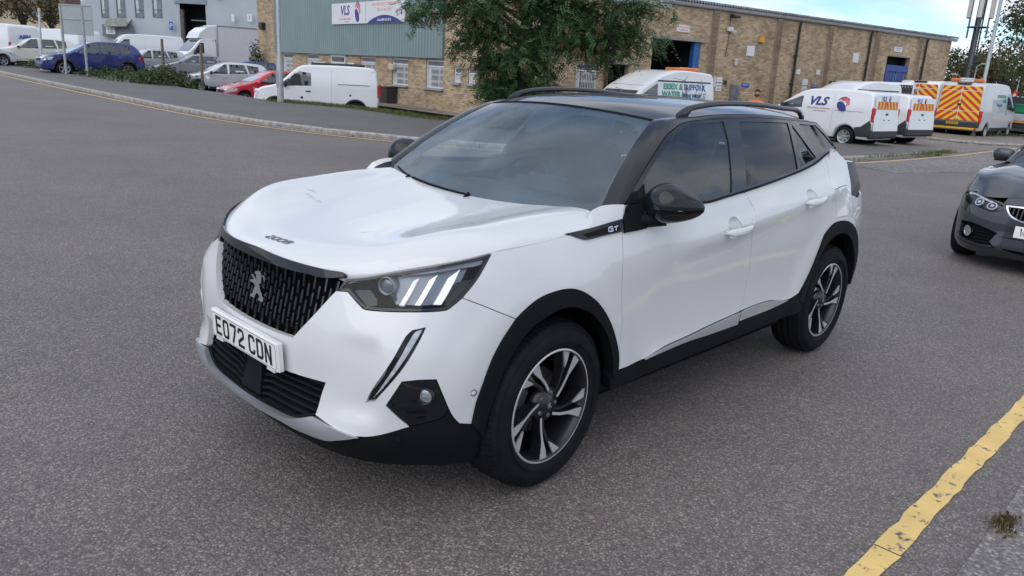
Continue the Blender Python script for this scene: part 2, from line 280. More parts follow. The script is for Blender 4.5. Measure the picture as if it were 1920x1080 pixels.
def glass_mat(name, tint, refl_rough=.0, dust_haze=.04, ior=1.72, film=(.35,.36,.38)):
    """thin tinted pane: see-through, mirror-like towards grazing angles, a pale film for dust and painted-in haze"""
    if name in MATS: return MATS[name]
    m = bpy.data.materials.new(name); m.use_nodes = True; nt = m.node_tree; N = nt.nodes; L = nt.links; N.clear()
    out = N.new('ShaderNodeOutputMaterial'); tr = N.new('ShaderNodeBsdfTransparent'); tr.inputs[0].default_value = (*tint,1)
    gl = N.new('ShaderNodeBsdfGlossy'); gl.inputs['Roughness'].default_value = refl_rough
    lw = N.new('ShaderNodeLayerWeight'); lw.inputs['Blend'].default_value = .5; pw = N.new('ShaderNodeMath'); pw.operation = 'POWER'; L.new(lw.outputs['Facing'], pw.inputs[0]); pw.inputs[1].default_value = 5
    f0 = ((ior-1)/(ior+1))**2; fr = N.new('ShaderNodeMath'); fr.operation = 'MULTIPLY_ADD'; L.new(pw.outputs[0], fr.inputs[0]); fr.inputs[1].default_value = 1-f0; fr.inputs[2].default_value = f0
    df = N.new('ShaderNodeBsdfDiffuse'); df.inputs[0].default_value = (*film,1)
    nz = N.new('ShaderNodeTexNoise'); nz.inputs['Scale'].default_value = 3; nz.inputs['Detail'].default_value = 6
    tc = N.new('ShaderNodeTexCoord'); L.new(tc.outputs['Object'], nz.inputs['Vector'])
    ml = N.new('ShaderNodeMath'); ml.operation = 'MULTIPLY'; L.new(nz.outputs['Fac'], ml.inputs[0]); ml.inputs[1].default_value = dust_haze
    a = N.new('ShaderNodeMixShader'); L.new(ml.outputs[0], a.inputs[0]); L.new(tr.outputs[0], a.inputs[1]); L.new(df.outputs[0], a.inputs[2])
    mx = N.new('ShaderNodeMixShader'); L.new(fr.outputs[0], mx.inputs[0]); L.new(a.outputs[0], mx.inputs[1]); L.new(gl.outputs[0], mx.inputs[2])
    L.new(mx.outputs[0], out.inputs[0]); MATS[name] = m; return m
# ---------------------------------------------------------------- objects
def tag(o, label=None, cat=None, group=None, kind=None):
    if label: o['label'] = label
    if cat: o['category'] = cat
    if group: o['group'] = group
    if kind: o['kind'] = kind
    return o
def thing(name, label, cat, loc=(0,0,0), rz=0., group=None, matrix=None):
    o = bpy.data.objects.new(name, None); COL.objects.link(o); o.empty_display_size = .1
    if matrix is not None: o.matrix_world = matrix
    else: o.location = loc; o.rotation_euler = (0,0,rz)
    return tag(o, label, cat, group)
def sub(name, parent, loc=(0,0,0), rot=(0,0,0)):
    o = bpy.data.objects.new(name, None); COL.objects.link(o); o.parent = parent; o.location = loc; o.rotation_euler = rot; o.empty_display_size = .1
    return o
class MB:
    """collects shapes, builds them as one mesh"""
    def __init__(s): s.v = []; s.f = []; s.sm = []; s.mi = []; s.cur = 0
    def add(s, vs, fs, smooth=False):
        b = len(s.v); s.v += [tuple(map(float,p)) for p in vs]; s.f += [tuple(b+i for i in f) for f in fs]; s.sm += [smooth]*len(fs); s.mi += [s.cur]*len(fs); return s
    def box(s, c, d, rz=0., M=None, bev=0.):
        x,y,z = d[0]/2,d[1]/2,d[2]/2
        vs = [(-x,-y,-z),(x,-y,-z),(x,y,-z),(-x,y,-z),(-x,-y,z),(x,-y,z),(x,y,z),(-x,y,z)]
        fs = [(3,2,1,0),(4,5,6,7),(0,1,5,4),(1,2,6,5),(2,3,7,6),(3,0,4,7)]
        if bev:
            b = min(bev, x*.98, y*.98, z*.98); vs = []; 
            for sx in (-1,1):
                for sy in (-1,1):
                    for sz in (-1,1):
                        vs += [(sx*x,sy*(y-b),sz*(z-b)),(sx*(x-b),sy*y,sz*(z-b)),(sx*(x-b),sy*(y-b),sz*z)]
            I = lambda a,b_,c_,k: ((a*2+b_)*2+c_)*3+k
            fs = []
            for a in (0,1):
                q = [I(a,0,0,0),I(a,1,0,0),I(a,1,1,0),I(a,0,1,0)]; fs.append(q if a else q[::-1])
                q = [I(0,a,0,1),I(1,a,0,1),I(1,a,1,1),I(0,a,1,1)]; fs.append(q[::-1] if a else q)
                q = [I(0,0,a,2),I(1,0,a,2),I(1,1,a,2),I(0,1,a,2)]; fs.append(q if a else q[::-1])
            for a in (0,1):
                for b_ in (0,1):
                    e = [(I(a,b_,0,0),I(a,b_,1,0),I(a,b_,1,1),I(a,b_,0,1)),(I(a,0,b_,0),I(a,0,b_,2),I(a,1,b_,2),I(a,1,b_,0)),(I(0,a,b_,1),I(1,a,b_,1),I(1,a,b_,2),I(0,a,b_,2))]
                    fl = (a != b_)
                    fs += [e[0][::-1] if fl else e[0], e[1][::-1] if fl else e[1], e[2][::-1] if fl else e[2]]
                    for c_ in (0,1):
                        t = (I(a,b_,c_,0),I(a,b_,c_,1),I(a,b_,c_,2)); fs.append(t if (a+b_+c_)%2 else t[::-1])
        if M is None:
            ca,sa = math.cos(rz),math.sin(rz); vs = [(c[0]+p[0]*ca-p[1]*sa, c[1]+p[0]*sa+p[1]*ca, c[2]+p[2]) for p in vs]
        else: vs = [tuple(M @ Vector((p[0]+c[0],p[1]+c[1],p[2]+c[2]))) for p in vs]
        return s.add(vs, fs)
    def tube(s, pts, r, n=8, closed=False, cap=True):
        pts = [np.array(p,float) for p in pts]; m = len(pts); rs = r if hasattr(r,'__len__') else [r]*m; vs = []; up = None
        for i,p in enumerate(pts):
            a = pts[(i-1)%m] if (closed or i>0) else p; b = pts[(i+1)%m] if (closed or i<m-1) else p
            t = b-a; t /= (np.linalg.norm(t)+1e-12)
            if up is None: up = np.array([0,0,1.]) if abs(t[2]) < .9 else np.array([1.,0,0])
            e1 = np.cross(t,up); e1 /= (np.linalg.norm(e1)+1e-12); e2 = np.cross(e1,t); up = e2
            vs += [p+rs[i]*(math.cos(2*math.pi*k/n)*e1+math.sin(2*math.pi*k/n)*e2) for k in range(n)]
        fs = []
        for i in range(m if closed else m-1):
            j = (i+1)%m; fs += [(i*n+k, i*n+(k+1)%n, j*n+(k+1)%n, j*n+k) for k in range(n)]
        s.add(vs, fs, True)
        if cap and not closed: s.add(vs[:n], [tuple(range(n))]); s.add(vs[-n:], [tuple(range(n))[::-1]])
        return s
    def lathe(s, prof, n=48, axis='y', c=(0,0,0), a0=0., a1=2*math.pi, smooth=True):
        full = abs(a1-a0-2*math.pi) < 1e-6; k = n if full else n+1; vs = []
        for i in range(k):
            a = a0+(a1-a0)*i/n; ca,sa = math.cos(a),math.sin(a)
            for r,h in prof:
                vs.append((c[0]+r*ca,c[1]+h,c[2]+r*sa) if axis=='y' else ((c[0]+r*ca,c[1]+r*sa,c[2]+h) if axis=='z' else (c[0]+h,c[1]+r*ca,c[2]+r*sa)))
        m = len(prof); fs = []
        for i in range(n):
            j = (i+1)%k
            for q in range(m-1): fs.append((i*m+q, i*m+q+1, j*m+q+1, j*m+q))
        return s.add(vs, fs, smooth)
    def prism(s, poly, d, fn=None, smooth_side=False):
        """flat outline (a, b) made solid from h=0 to h=d; fn maps (a, b, h) to a point"""
        fn = fn or (lambda a,b,h: (a,b,h)); n = len(poly); tri = tess(poly)
        vs = [fn(a,b,d) for a,b in poly]; s.add(vs, tri)
        vs = [fn(a,b,0) for a,b in poly]; s.add(vs, [t[::-1] for t in tri])
        vs = [fn(a,b,0) for a,b in poly]+[fn(a,b,d) for a,b in poly]
        return s.add(vs, [(i,(i+1)%n,n+(i+1)%n,n+i) for i in range(n)], smooth_side)
    def build(s, name, m, parent=None, loc=None, rot=None, mats=None):
        me = bpy.data.meshes.new(name); me.from_pydata(s.v, [], s.f)
        for x in (mats or [m]): me.materials.append(x)
        me.polygons.foreach_set('use_smooth', s.sm)
        if mats: me.polygons.foreach_set('material_index', s.mi)
        me.update(); o = bpy.data.objects.new(name, me); COL.objects.link(o)
        if parent is not None: o.parent = parent
        if loc is not None: o.location = loc
        if rot is not None: o.rotation_euler = rot
        return o
def area2(p): return sum(p[i][0]*p[(i+1)%len(p)][1]-p[(i+1)%len(p)][0]*p[i][1] for i in range(len(p)))/2
def inside(P, loops):
    """even-odd test of points against loops"""
    P = np.asarray(P,float); r = np.zeros(len(P),bool)
    for lp in loops:
        a = np.asarray(lp,float); b = np.roll(a,-1,0)
        for (x1,y1),(x2,y2) in zip(a,b):
            if y1 == y2: continue
            c = ((P[:,1] >= min(y1,y2)) & (P[:,1] < max(y1,y2))); r ^= c & (P[:,0] < x1+(P[:,1]-y1)*(x2-x1)/(y2-y1))
    return r
def tess(poly):
    vs = [Vector(p) for p in poly]; n = len(poly)
    V,E,F,a,b,c = delaunay_2d_cdt(vs, [(i,(i+1)%n) for i in range(n)], [], 0, 1e-7)
    cen = np.array([[sum(V[i][k] for i in f)/len(f) for k in (0,1)] for f in F]); ins = inside(cen,[poly]); out = []
    for f,k in zip(F,ins):
        if not k: continue
        g = tuple(a[i][0] if a[i] else 0 for i in f)
        if area2([poly[i] for i in g]) < 0: g = g[::-1]
        out.append(g)
    return out
def smooth_loop(pts, h=.02, ang=40, closed=True, sc=(1,1)):
    """round the soft corners of a traced outline (Catmull-Rom), keep the sharp ones"""
    p = np.array(pts,float)*np.array(sc); n = len(p); out = []
    def sharp(i):
        if not closed and i in (0,n-1): return True
        a = p[i]-p[i-1]; b = p[(i+1)%n]-p[i]; la,lb = np.linalg.norm(a),np.linalg.norm(b)
        if la*lb < 1e-12: return False
        return math.degrees(math.acos(np.clip(a@b/la/lb,-1,1))) > ang
    sh = [sharp(i) for i in range(n)]
    for i in range(n if closed else n-1):
        j = (i+1)%n; p0,p1 = p[i],p[j]; d = p1-p0; L = np.linalg.norm(d)
        if L < 1e-9: continue
        m0 = d if sh[i] else (p1-p[i-1])*(L/(L+np.linalg.norm(p0-p[i-1])))
        m1 = d if sh[j] else (p[(j+1)%n]-p0)*(L/(L+np.linalg.norm(p[(j+1)%n]-p1)))
        k = max(1,int(math.ceil(L/h)))
        for q in range(k):
            t = q/k; out.append((2*t**3-3*t*t+1)*p0+(t**3-2*t*t+t)*m0+(-2*t**3+3*t*t)*p1+(t**3-t*t)*m1)
    if not closed: out.append(p[-1])
    return [tuple(q/np.array(sc)) for q in out]
def inset(loop, g, sc=(1,1)):
    p = np.array(loop,float)*np.array(sc); s = 1 if area2(p) > 0 else -1; n = len(p); out = []
    for i in range(n):
        a = p[i]-p[i-1]; b = p[(i+1)%n]-p[i]; a = a/(np.linalg.norm(a)+1e-12); b = b/(np.linalg.norm(b)+1e-12)
        na = np.array([-a[1],a[0]])*s; nb = np.array([-b[1],b[0]])*s; m = na+nb; l = m@m
        m = m*(2/l) if l > .3 else m/(math.sqrt(l)+1e-9)
        out.append(tuple((p[i]+g*m)/np.array(sc)))
    return out
def panel(name, fn, outer, m, parent, holes=(), h=.03, off=0., lip=.012, flip=False, gap=.0015, sc=(1,1), ang=40, hb=None, mirror=False, mats=None, smooth=True):
    """a skin piece: the outline in surface coordinates, filled with a fine net, lifted on the surface fn(u, v, off), edges turned in by lip"""
    hb = hb or h*.7; loops = []
    for k,lp in enumerate([outer,*holes]):
        q = smooth_loop(lp,hb,ang,sc=sc) if smooth else list(lp)
        if area2(q) < 0: q = q[::-1]
        q = inset(q, gap if k == 0 else -gap, sc); loops.append(q)
    P = np.array(loops[0]); u0,v0 = P.min(0); u1,v1 = P.max(0); hu,hv = h/sc[0],h/sc[1]
    G = np.array([(u,v) for j,v in enumerate(np.arange(v0+hv/2,v1,hv)) for u in np.arange(u0+(hu/2 if j%2 else hu),u1,hu)]) if (u1-u0 > hu and v1-v0 > hv) else np.zeros((0,2))
    allb = np.vstack([np.array(l) for l in loops])
    if len(G):
        G = G[inside(G,loops)]
        if len(G):
            S = np.array(sc); keep = np.ones(len(G),bool)
            for c0 in range(0,len(G),4000):
                D = ((G[c0:c0+4000,None,:]-allb[None])*S); keep[c0:c0+4000] = (D**2).sum(2).min(1) > (.45*h)**2
            G = G[keep]
    V2 = np.vstack([allb,G]) if len(G) else allb; E = []; b = 0
    for l in loops: n = len(l); E += [(b+i,b+(i+1)%n) for i in range(n)]; b += n
    S = np.array(sc); V,_,F,orig,_,_ = delaunay_2d_cdt([Vector(q*S) for q in V2], E, [], 0, 1e-7)
    U = np.array([(q[0]/sc[0],q[1]/sc[1]) for q in V]); cen = np.array([U[list(f)].mean(0) for f in F]); ins = inside(cen,loops)
    F = [tuple(f) if area2([U[i] for i in f]) > 0 else tuple(f)[::-1] for f,k in zip(F,ins) if k]
    p3 = fn(U[:,0],U[:,1],off); e = 4e-4
    nu = fn(U[:,0]+e,U[:,1],off)-fn(U[:,0]-e,U[:,1],off); nv = fn(U[:,0],U[:,1]+e,off)-fn(U[:,0],U[:,1]-e,off); nn = np.cross(nu,nv); nn /= (np.linalg.norm(nn,axis=1)[:,None]+1e-15)
    if flip: nn = -nn; F = [f[::-1] for f in F]
    vs = p3.tolist(); nvt = len(vs); fs = list(F); sm = [True]*len(F)
    if lip:
        lut = {}
        for i,og in enumerate(orig):
            for k in og: lut[k] = i
        b = 0
        for k,l in enumerate(loops):
            n = len(l); ids = [lut.get(b+i,0) for i in range(n)]; b += n; o1 = len(vs)
            vs += p3[ids].tolist(); vs += (p3[ids]-nn[ids]*lip).tolist()
            for i in range(n):
                j = (i+1)%n; q = (o1+i,o1+n+i,o1+n+j,o1+j)
                fs.append(q[::-1] if (k > 0) != flip else q); sm.append(True)
    if mirror: vs = [(x,-y,z) for x,y,z in vs]; fs = [f[::-1] for f in fs]
    me = bpy.data.meshes.new(name); me.from_pydata(vs,[],fs); me.materials.append(m); me.polygons.foreach_set('use_smooth',sm); me.update()
    o = bpy.data.objects.new(name,me); COL.objects.link(o); o.parent = parent
    return o
def mirrored(o, parent=None, name=None):
    me = o.data.copy(); n = len(me.vertices); co = np.empty(n*3); me.vertices.foreach_get('co',co); co = co.reshape(-1,3); co[:,1] *= -1; me.vertices.foreach_set('co',co.ravel()); me.flip_normals(); me.update()
    c = o.copy(); c.data = me; COL.objects.link(c); c.parent = parent or o.parent
    if name: c.name = name
    return c
def dup(o, parent=None):
    c = o.copy(); COL.objects.link(c)
    if parent is not None: c.parent = parent
    for ch in list(o.children): dup(ch, c)
    return c
def text(name, s, size, m, parent, M, depth=.002, xs=1., align='CENTER', bold=0., shear=0.):
    cu = bpy.data.curves.new(name,'FONT'); cu.body = s; cu.size = size; cu.extrude = depth/2; cu.align_x = align; cu.align_y = 'CENTER'; cu.offset = bold; cu.shear = shear; cu.resolution_u = 3
    t = bpy.data.objects.new(name,cu); COL.objects.link(t); bpy.context.view_layer.update()
    me = bpy.data.meshes.new_from_object(t.evaluated_get(bpy.context.evaluated_depsgraph_get())); bpy.data.objects.remove(t); bpy.data.curves.remove(cu)
    me.transform(M @ Matrix.Diagonal((xs,1,1,1))); me.materials.clear(); me.materials.append(m); me.name = name
    o = bpy.data.objects.new(name,me); COL.objects.link(o)
    if parent is not None: o.parent = parent
    return o
def frame_M(o, ex, ey):
    """matrix with origin o, x along ex, y along ey"""
    ex = Vector(ex).normalized(); ey = Vector(ey); ey = (ey-ex*ey.dot(ex)).normalized(); ez = ex.cross(ey)
    return Matrix([[ex[0],ey[0],ez[0],o[0]],[ex[1],ey[1],ez[1],o[1]],[ex[2],ey[2],ez[2],o[2]],[0,0,0,1]])
def strip_loop(pl, w):
    """outline of a stroke along an open polyline, mitred"""
    p = [np.array(q,float) for q in pl]; n = len(p); L = []; R = []
    for i in range(n):
        a = p[i]-p[i-1] if i else p[1]-p[0]; b = p[i+1]-p[i] if i < n-1 else a
        a = a/np.linalg.norm(a); b = b/np.linalg.norm(b); na = np.array([-a[1],a[0]]); nb = np.array([-b[1],b[0]]); m = na+nb; m = m/max(.5,(m@m)/2)
        L.append(p[i]+m*w/2); R.append(p[i]-m*w/2)
    return [tuple(q) for q in L+R[::-1]]
# ================================================================ the white car
WHITE = mat('white_pearl_paint', (.635,.645,.65), rough=.42, spec=.15, coat=1., var=.015, scale=2., coat_rough=.06)
GLOSS = mat('gloss_black_paint', (.008,.009,.012), rough=.35, spec=.1, coat=.72, var=.1, coat_rough=.03)
PLAST = mat('grained_black_plastic', (.009,.010,.012), rough=.6, var=.15, bump=.25, bscale=900., spec=.10)
DARK = mat('matt_black', (.006,.006,.007), rough=.9, spec=.15)
RUBBER = mat('tyre_rubber', (.011,.011,.013), rough=.72, var=.25, scale=14., bump=.2, bscale=200., spec=.12)
SILVER = mat('satin_silver_paint', (.50,.52,.55), rough=.38, metal=.75, coat=.3, var=.04)
CHROME = mat('chrome', (.80,.80,.82), rough=.12, metal=1., var=.03)
ALLOY = mat('machined_alloy', (.66,.65,.65), rough=.32, metal=.55, var=.06, scale=30.)
ALLOYK = mat('black_alloy', (.010,.010,.012), rough=.35, coat=.2, var=.2)
IRON = mat('brake_iron', (.16,.15,.15), rough=.45, metal=.8, var=.25, scale=20.)
LAMPW = mat('lamp_white', (.85,.85,.88), rough=.3, coat=.5, var=.03, emit=((.86,.87,1.),.35))
LAMPG = mat('lamp_grey', (.20,.22,.25), rough=.3, metal=.5, var=.12, scale=20.)
LENS = glass_mat('lamp_lens', (.95,.96,.97), dust_haze=.0, ior=1.38)
SCREEN = glass_mat('windscreen_glass', (.74,.87,.92), dust_haze=.20, ior=2.0, film=(.30,.50,.68))  # blue film paints sky reflection and scattered haze into the glass
SIDEG = glass_mat('side_glass', (.80,.88,.86), dust_haze=.10, ior=1.85, film=(.40,.48,.48))
DARKG = glass_mat('privacy_glass', (.06,.07,.08), dust_haze=.06)
CLOTH = mat('dark_seat_cloth', (.035,.037,.042), rough=.9, var=.2, scale=30.)
DASH = mat('soft_dash_plastic', (.022,.024,.028), rough=.75, var=.1, bump=.1, bscale=300.)
PLATEW = mat('plate_white', (.80,.80,.78), rough=.35, coat=.4, var=.02)
INK = mat('plate_black', (.008,.008,.009), rough=.45)
SEND = float(SREF[-1])
def sym(loop):                                    # closed outline from its half (s >= 0), first and last point on the centre line
    return list(loop)+[(-a,b) for a,b in reversed(loop) if a > 1e-4]
def neg(loop): return [(-a,b) for a,b in loop]
def rp(l, a=None, b=None): return list(reversed(l[a:b]))
Lp = LOOPS
car = thing('parked_car', 'white compact SUV with black roof parked alone in the foreground of the road', 'car', matrix=ROADM)
# ---- body skin: pieces of the visible side, then their mirror images
BH = .035
def both(o):
    mirrored(o); return o
fog = Lp['fog']; lipl = Lp['lip']; itk = Lp['intake']; cor = Lp['corner']
bump_half = [(0,.634)]+Lp['grille'][:5]+[(.449,.838)]+Lp['headb']+Lp['seam'][1:]+rp(Lp['archf'],0,7)+rp(cor)[1:]+ \
    [fog[3],fog[2],fog[1],fog[0],fog[9],fog[8],fog[7],lipl[1],lipl[0],itk[3],itk[2],itk[1],itk[0],(0,.493)]
drl = Lp['drl']
bumper = panel('front_bumper', band, sym(bump_half), WHITE, car, holes=[drl, neg(drl)], h=.02, lip=.025, ang=28)
tag(bumper)
hoodl = Lp['hood']
head = [(.474,.878),(.490,.884)]+[(a,b-.004) for a,b in hoodl[1:6]]+rp(Lp['headr'],0,2)+rp(Lp['headb'])+[(.453,.836)]
wing = hoodl[5:]+Lp['scuttle']+Lp['doorf_front'][1:]+rp(Lp['archf'],7)+[Lp['seam'][3],Lp['seam'][2],Lp['seam'][1],Lp['seam'][0],Lp['headr'][0],Lp['headr'][1]]
both(panel('front_wing', band, wing, WHITE, car, h=BH, lip=.03, ang=28))
def ell(c, a, b, n=20): return [(c[0]+a*math.cos(2*math.pi*i/n), c[1]+b*math.sin(2*math.pi*i/n)) for i in range(n)]
HF, HR = (2.625,.945), (3.505,1.023)
doorf = Lp['doorf_front']+Lp['doorf_bot']+Lp['bshut'][1:]+Lp['belt_f'][1:]+[(1.95,1.098)]
doorr = rp(Lp['bshut'])[:]+Lp['doorr_bot'][1:]+Lp['archr'][1:5]+Lp['rshut']+Lp['belt_r'][1:-1]
def make_door(name, loop, H, hx):
    d = panel(name, band, loop, WHITE, car, holes=[ell(H,.062,.052)], h=BH, ang=28)
    def dish(u,v,off):
        r2 = np.clip(((u-H[0])/.062)**2+((v-H[1])/.052)**2,0,1); return band(u,v,off-.026*(1-r2)**.6)
    panel('handle_dish', dish, ell(H,.062,.052), WHITE, d, h=.012, lip=0, gap=.0005)
    mb = MB(); pts = []; rows = []
    for i in range(15):
        t = i/14; s0 = hx[0][0]+(hx[1][0]-hx[0][0])*t; z0 = hx[0][1]+(hx[1][1]-hx[0][1])*t
        o_ = .006+.034*math.sin(math.pi*min(1,max(0,t)))**.45; hh = .016+.004*math.sin(math.pi*t); hh *= min(1,.45+6*min(t,1-t))
        ring = []
        for k in range(12):
            a = 2*math.pi*k/12; cx,cy = math.copysign(abs(math.cos(a))**.7,math.cos(a)), math.copysign(abs(math.sin(a))**.7,math.sin(a))
            ring.append(band([s0],[z0+hh*cy],o_+.009*cx)[0])
        rows.append(ring)
    vs = [p for r in rows for p in r]; mb.add(vs,[(i*12+k,i*12+(k+1)%12,(i+1)*12+(k+1)%12,(i+1)*12+k) for i in range(14) for k in range(12)],True)
    mb.add(rows[0],[tuple(range(12))[::-1]]); mb.add(rows[-1],[tuple(range(12))])
    mb.build('door_handle', WHITE, d)
    m2 = mirrored(d)
    for ch in list(d.children): mirrored(ch, m2)
    return d
front_door = make_door('front_door', doorf, HF, Lp['handle_f'])
rear_door = make_door('rear_door', doorr, HR, Lp['handle_r'])
quarter = Lp['rshut'][::-1]
quarter = Lp['rshut'][::-1][:1]+[(3.99,1.278),(4.12,1.235),(4.223,1.19),(4.188,1.08),(4.15,1.003),(4.22,.99),(4.30,.97),(4.235,.86),(4.225,.79)]+rp(Lp['archr'],4,8)+Lp['rshut'][:-1]
fuel = Lp['fuel']
both(panel('rear_quarter', band, quarter, WHITE, car, holes=[fuel], h=BH, ang=28))
panel('fuel_flap', band, fuel, WHITE, car, h=.03, off=.0005)
rb = [(4.305,.968),(4.50,.99),(SEND-.002,.99),(SEND-.002,.36),(4.43,.36),(4.445,.47),(4.415,.58),(4.34,.69),(4.232,.786),(4.24,.86)]
both(panel('rear_bumper', band, rb, WHITE, car, h=.05, ang=28))
tg = [(4.26,1.19),(4.40,1.185),(SEND-.002,1.16),(SEND-.002,.995),(4.5,.995),(4.36,1.0)]
both(panel('tailgate', band, tg, WHITE, car, h=.05, off=-.006, ang=28))
tl = [(4.15,1.006),(4.188,1.082),(4.222,1.196),(4.30,1.19),(4.75,1.175),(4.75,1.06),(4.38,1.02),(4.25,.985)]
TAILM = mat('smoked_tail_lamp', (.020,.016,.018), rough=.45, coat=.1, spec=.2, var=.5, scale=18.)
both(panel('tail_light', band, tl, TAILM, car, h=.04, off=.002, lip=.03, ang=28))
# ---- black lower cladding
val = [(0,.300)]+[(p,q-.003) for p,q in rp(lipl,1)]+[(p,q-.002) for p,q in (fog[7],fog[6],fog[5])]+cor+[(.978,.391),(1.045,.312),(1.055,.20),(.8,.20),(.5,.20),(0,.20)]
panel('bumper_valance', band, sym(val), PLAST, car, h=.03, off=-.004, lip=.02, ang=28)
lip = [(0,.324),(.185,.336)]+rp(itk,4,7)+lipl[:2]+[(p,q) for p,q in lipl[2:]]+[(0,.300)]
panel('bumper_lip', band, sym(lip), SILVER, car, h=.02, off=.012, lip=.022, ang=28)
arch = Lp['archf']+rp(Lp['archi'])
both(panel('arch_cladding', band, arch, PLAST, car, h=.025, off=.010, lip=.06, ang=45))
ai_r = [(3.60,.39),(3.62,.48),(3.655,.56),(3.70,.65),(3.76,.72),(3.84,.765),(3.94,.785),(4.04,.775),(4.14,.735),(4.24,.665),(4.32,.57),(4.36,.47),(4.375,.39)]
ar_o = Lp['archr']+[(4.34,.69),(4.415,.58),(4.445,.47),(4.45,.38)]
both(panel('arch_cladding', band, ar_o+rp(ai_r), PLAST, car, h=.025, off=.010, lip=.06, ang=45))
sill = [(1.74,.40),(1.79,.406),(1.989,.409),(2.36,.444),(2.545,.458),(2.854,.474),(3.17,.479),(3.41,.446),(3.526,.468),(3.61,.42),(3.61,.345),(3.2,.335),(2.6,.33),(2.0,.325),(1.752,.325)]
both(panel('sill_cladding', band, sill, PLAST, car, h=.04, off=.006, lip=.05, ang=28))
both(panel('sill_trim', band, Lp['silver_f'], SILVER, car, h=.02, off=.013, lip=.014))
both(panel('sill_trim', band, Lp['silver_r'], SILVER, car, h=.02, off=.013, lip=.014))
# inner shell behind the gaps
def circ_s(cx, r, z=.37): return [(s_of_x(cx)+r*math.cos(2*math.pi*i/28), max(.248,z+r*math.sin(2*math.pi*i/28))) for i in range(28)]
sh_o = [(-SEND+.01,.24),(SEND-.01,.24),(SEND-.01,1.06),(3.9,1.06),(2.5,1.02),(1.6,.96),(.9,.90),(.5,.84),(-.5,.84),(-.9,.90),(-1.6,.96),(-2.5,1.02),(-3.9,1.06),(-SEND+.01,1.06)]
hol = [circ_s(-.02,.44), circ_s(2.6,.44)]
panel('inner_shell', band, sh_o, DARK, car, holes=hol+[neg(x) for x in hol], h=.09, off=-.085, lip=0, smooth=False)
fl = MB(); fl.box((1.35,0,.29),(3.4,1.20,.06)); fl.box((.05,0,.72),(.9,1.25,.35)); fl.build('floor_pan', DARK, car)
for cx in (0,2.605):
    for sg in (-1,1):
        mb = MB(); mb.lathe([(.02,0),(.40,0),(.415,.03),(.425,.20)], 40, 'y', (cx,0,.37), math.radians(-8), math.radians(188))
        vs = [(p[0], sg*(.60+p[1]), p[2]) for p in mb.v]; m2 = MB(); m2.add(vs, [f if sg < 0 else f[::-1] for f in mb.f], True); m2.build('wheel_arch_liner', DARK, car)
# ---- bonnet
bl = [(0,-1),(0,1),(1,1),(1,.9),(1,-.9),(1,-1)]
def bonnet_skin():
    U = np.concatenate([[0,.004,.012,.025],np.linspace(.045,.97,42),[.985,1]]); V = np.concatenate([[-1,-.992,-.98],np.linspace(-.965,.965,64),[.98,.992,1]])
    u,v = np.meshgrid(U,V,indexing='ij'); P = bonnet(u.ravel(),v.ravel()); nU,nV = len(U),len(V)
    P = P.reshape(nU,nV,3)
    e = np.abs(v); P[...,1] -= np.sign(P[...,1])*.0045*np.clip((e-.975)/.025,0,1); P[...,2] -= .003*np.clip((e-.985)/.015,0,1)**2+.006*np.clip(1-u/.02,0,1)**2
    vs = P.reshape(-1,3).tolist(); fs = [(i*nV+j,i*nV+j+1,(i+1)*nV+j+1,(i+1)*nV+j) for i in range(nU-1) for j in range(nV-1)]
    bd = [(0,j) for j in range(nV)]+[(i,nV-1) for i in range(1,nU)]+[(nU-1,j) for j in range(nV-2,-1,-1)]+[(i,0) for i in range(nU-2,0,-1)]
    b0 = len(vs); n = len(bd)
    vs += [P[i,j].tolist() for i,j in bd]+[(P[i,j]+np.array([.006 if i == 0 else 0,-.004*np.sign(P[i,j][1]) if j in (0,nV-1) else 0,-.02])).tolist() for i,j in bd]
    fs += [(b0+k,b0+(k+1)%n,b0+n+(k+1)%n,b0+n+k)[::-1] for k in range(n)]
    me = bpy.data.meshes.new('bonnet'); me.from_pydata(vs,[],[f[::-1] for f in fs]); me.materials.append(PAINTB); me.polygons.foreach_set('use_smooth',[True]*len(fs)); me.update()
    o = bpy.data.objects.new('bonnet',me); COL.objects.link(o); o.parent = car; return o
PAINTB = WHITE
hood = bonnet_skin()
# grille strip
strip_h = [(0,.913),(.128,.909),(.229,.906),(.324,.904),(.402,.903),(.465,.904),(.479,.897),(.476,.887),(.389,.872),(.32,.872),(.245,.871),(.143,.871),(0,.871)]
def strip_fn(s,z,off):
    t = np.clip((.905-z)/.035,0,1); return band(s,z,off+.006+.004*t)
panel('grille_strip', strip_fn, sym(strip_h), GLOSS, car, h=.012, lip=.02, ang=40)
SMEAR = mat('dried_water_mark',(.50,.50,.48),rough=.7,var=.15,scale=60.)
for pl_,w_ in (([(.455,-.63),(.47,-.60),(.476,-.56)],.008),([(.424,-.575),(.436,-.55),(.44,-.50),(.430,-.47)],.007),([(.418,-.52),(.43,-.50)],.006),([(.437,-.45),(.446,-.42),(.441,-.39)],.006),([(.428,-.43),(.436,-.395)],.005),([(.975,-.40),(.985,-.36),(.98,-.33),(.99,-.28),(.984,-.24),(.992,-.20)],.006),([(.966,-.37),(.97,-.32),(.966,-.27)],.005),([(.62,.62),(.70,.66)],.005),([(.80,.70),(.90,.72),(.93,.73)],.005),([(.30,.30),(.33,.33)],.004)):
    panel('water_mark', bonnet, strip_loop(pl_,w_), SMEAR, hood, h=.5, hb=.02, off=.0008, lip=0, smooth=False, gap=0, flip=True)
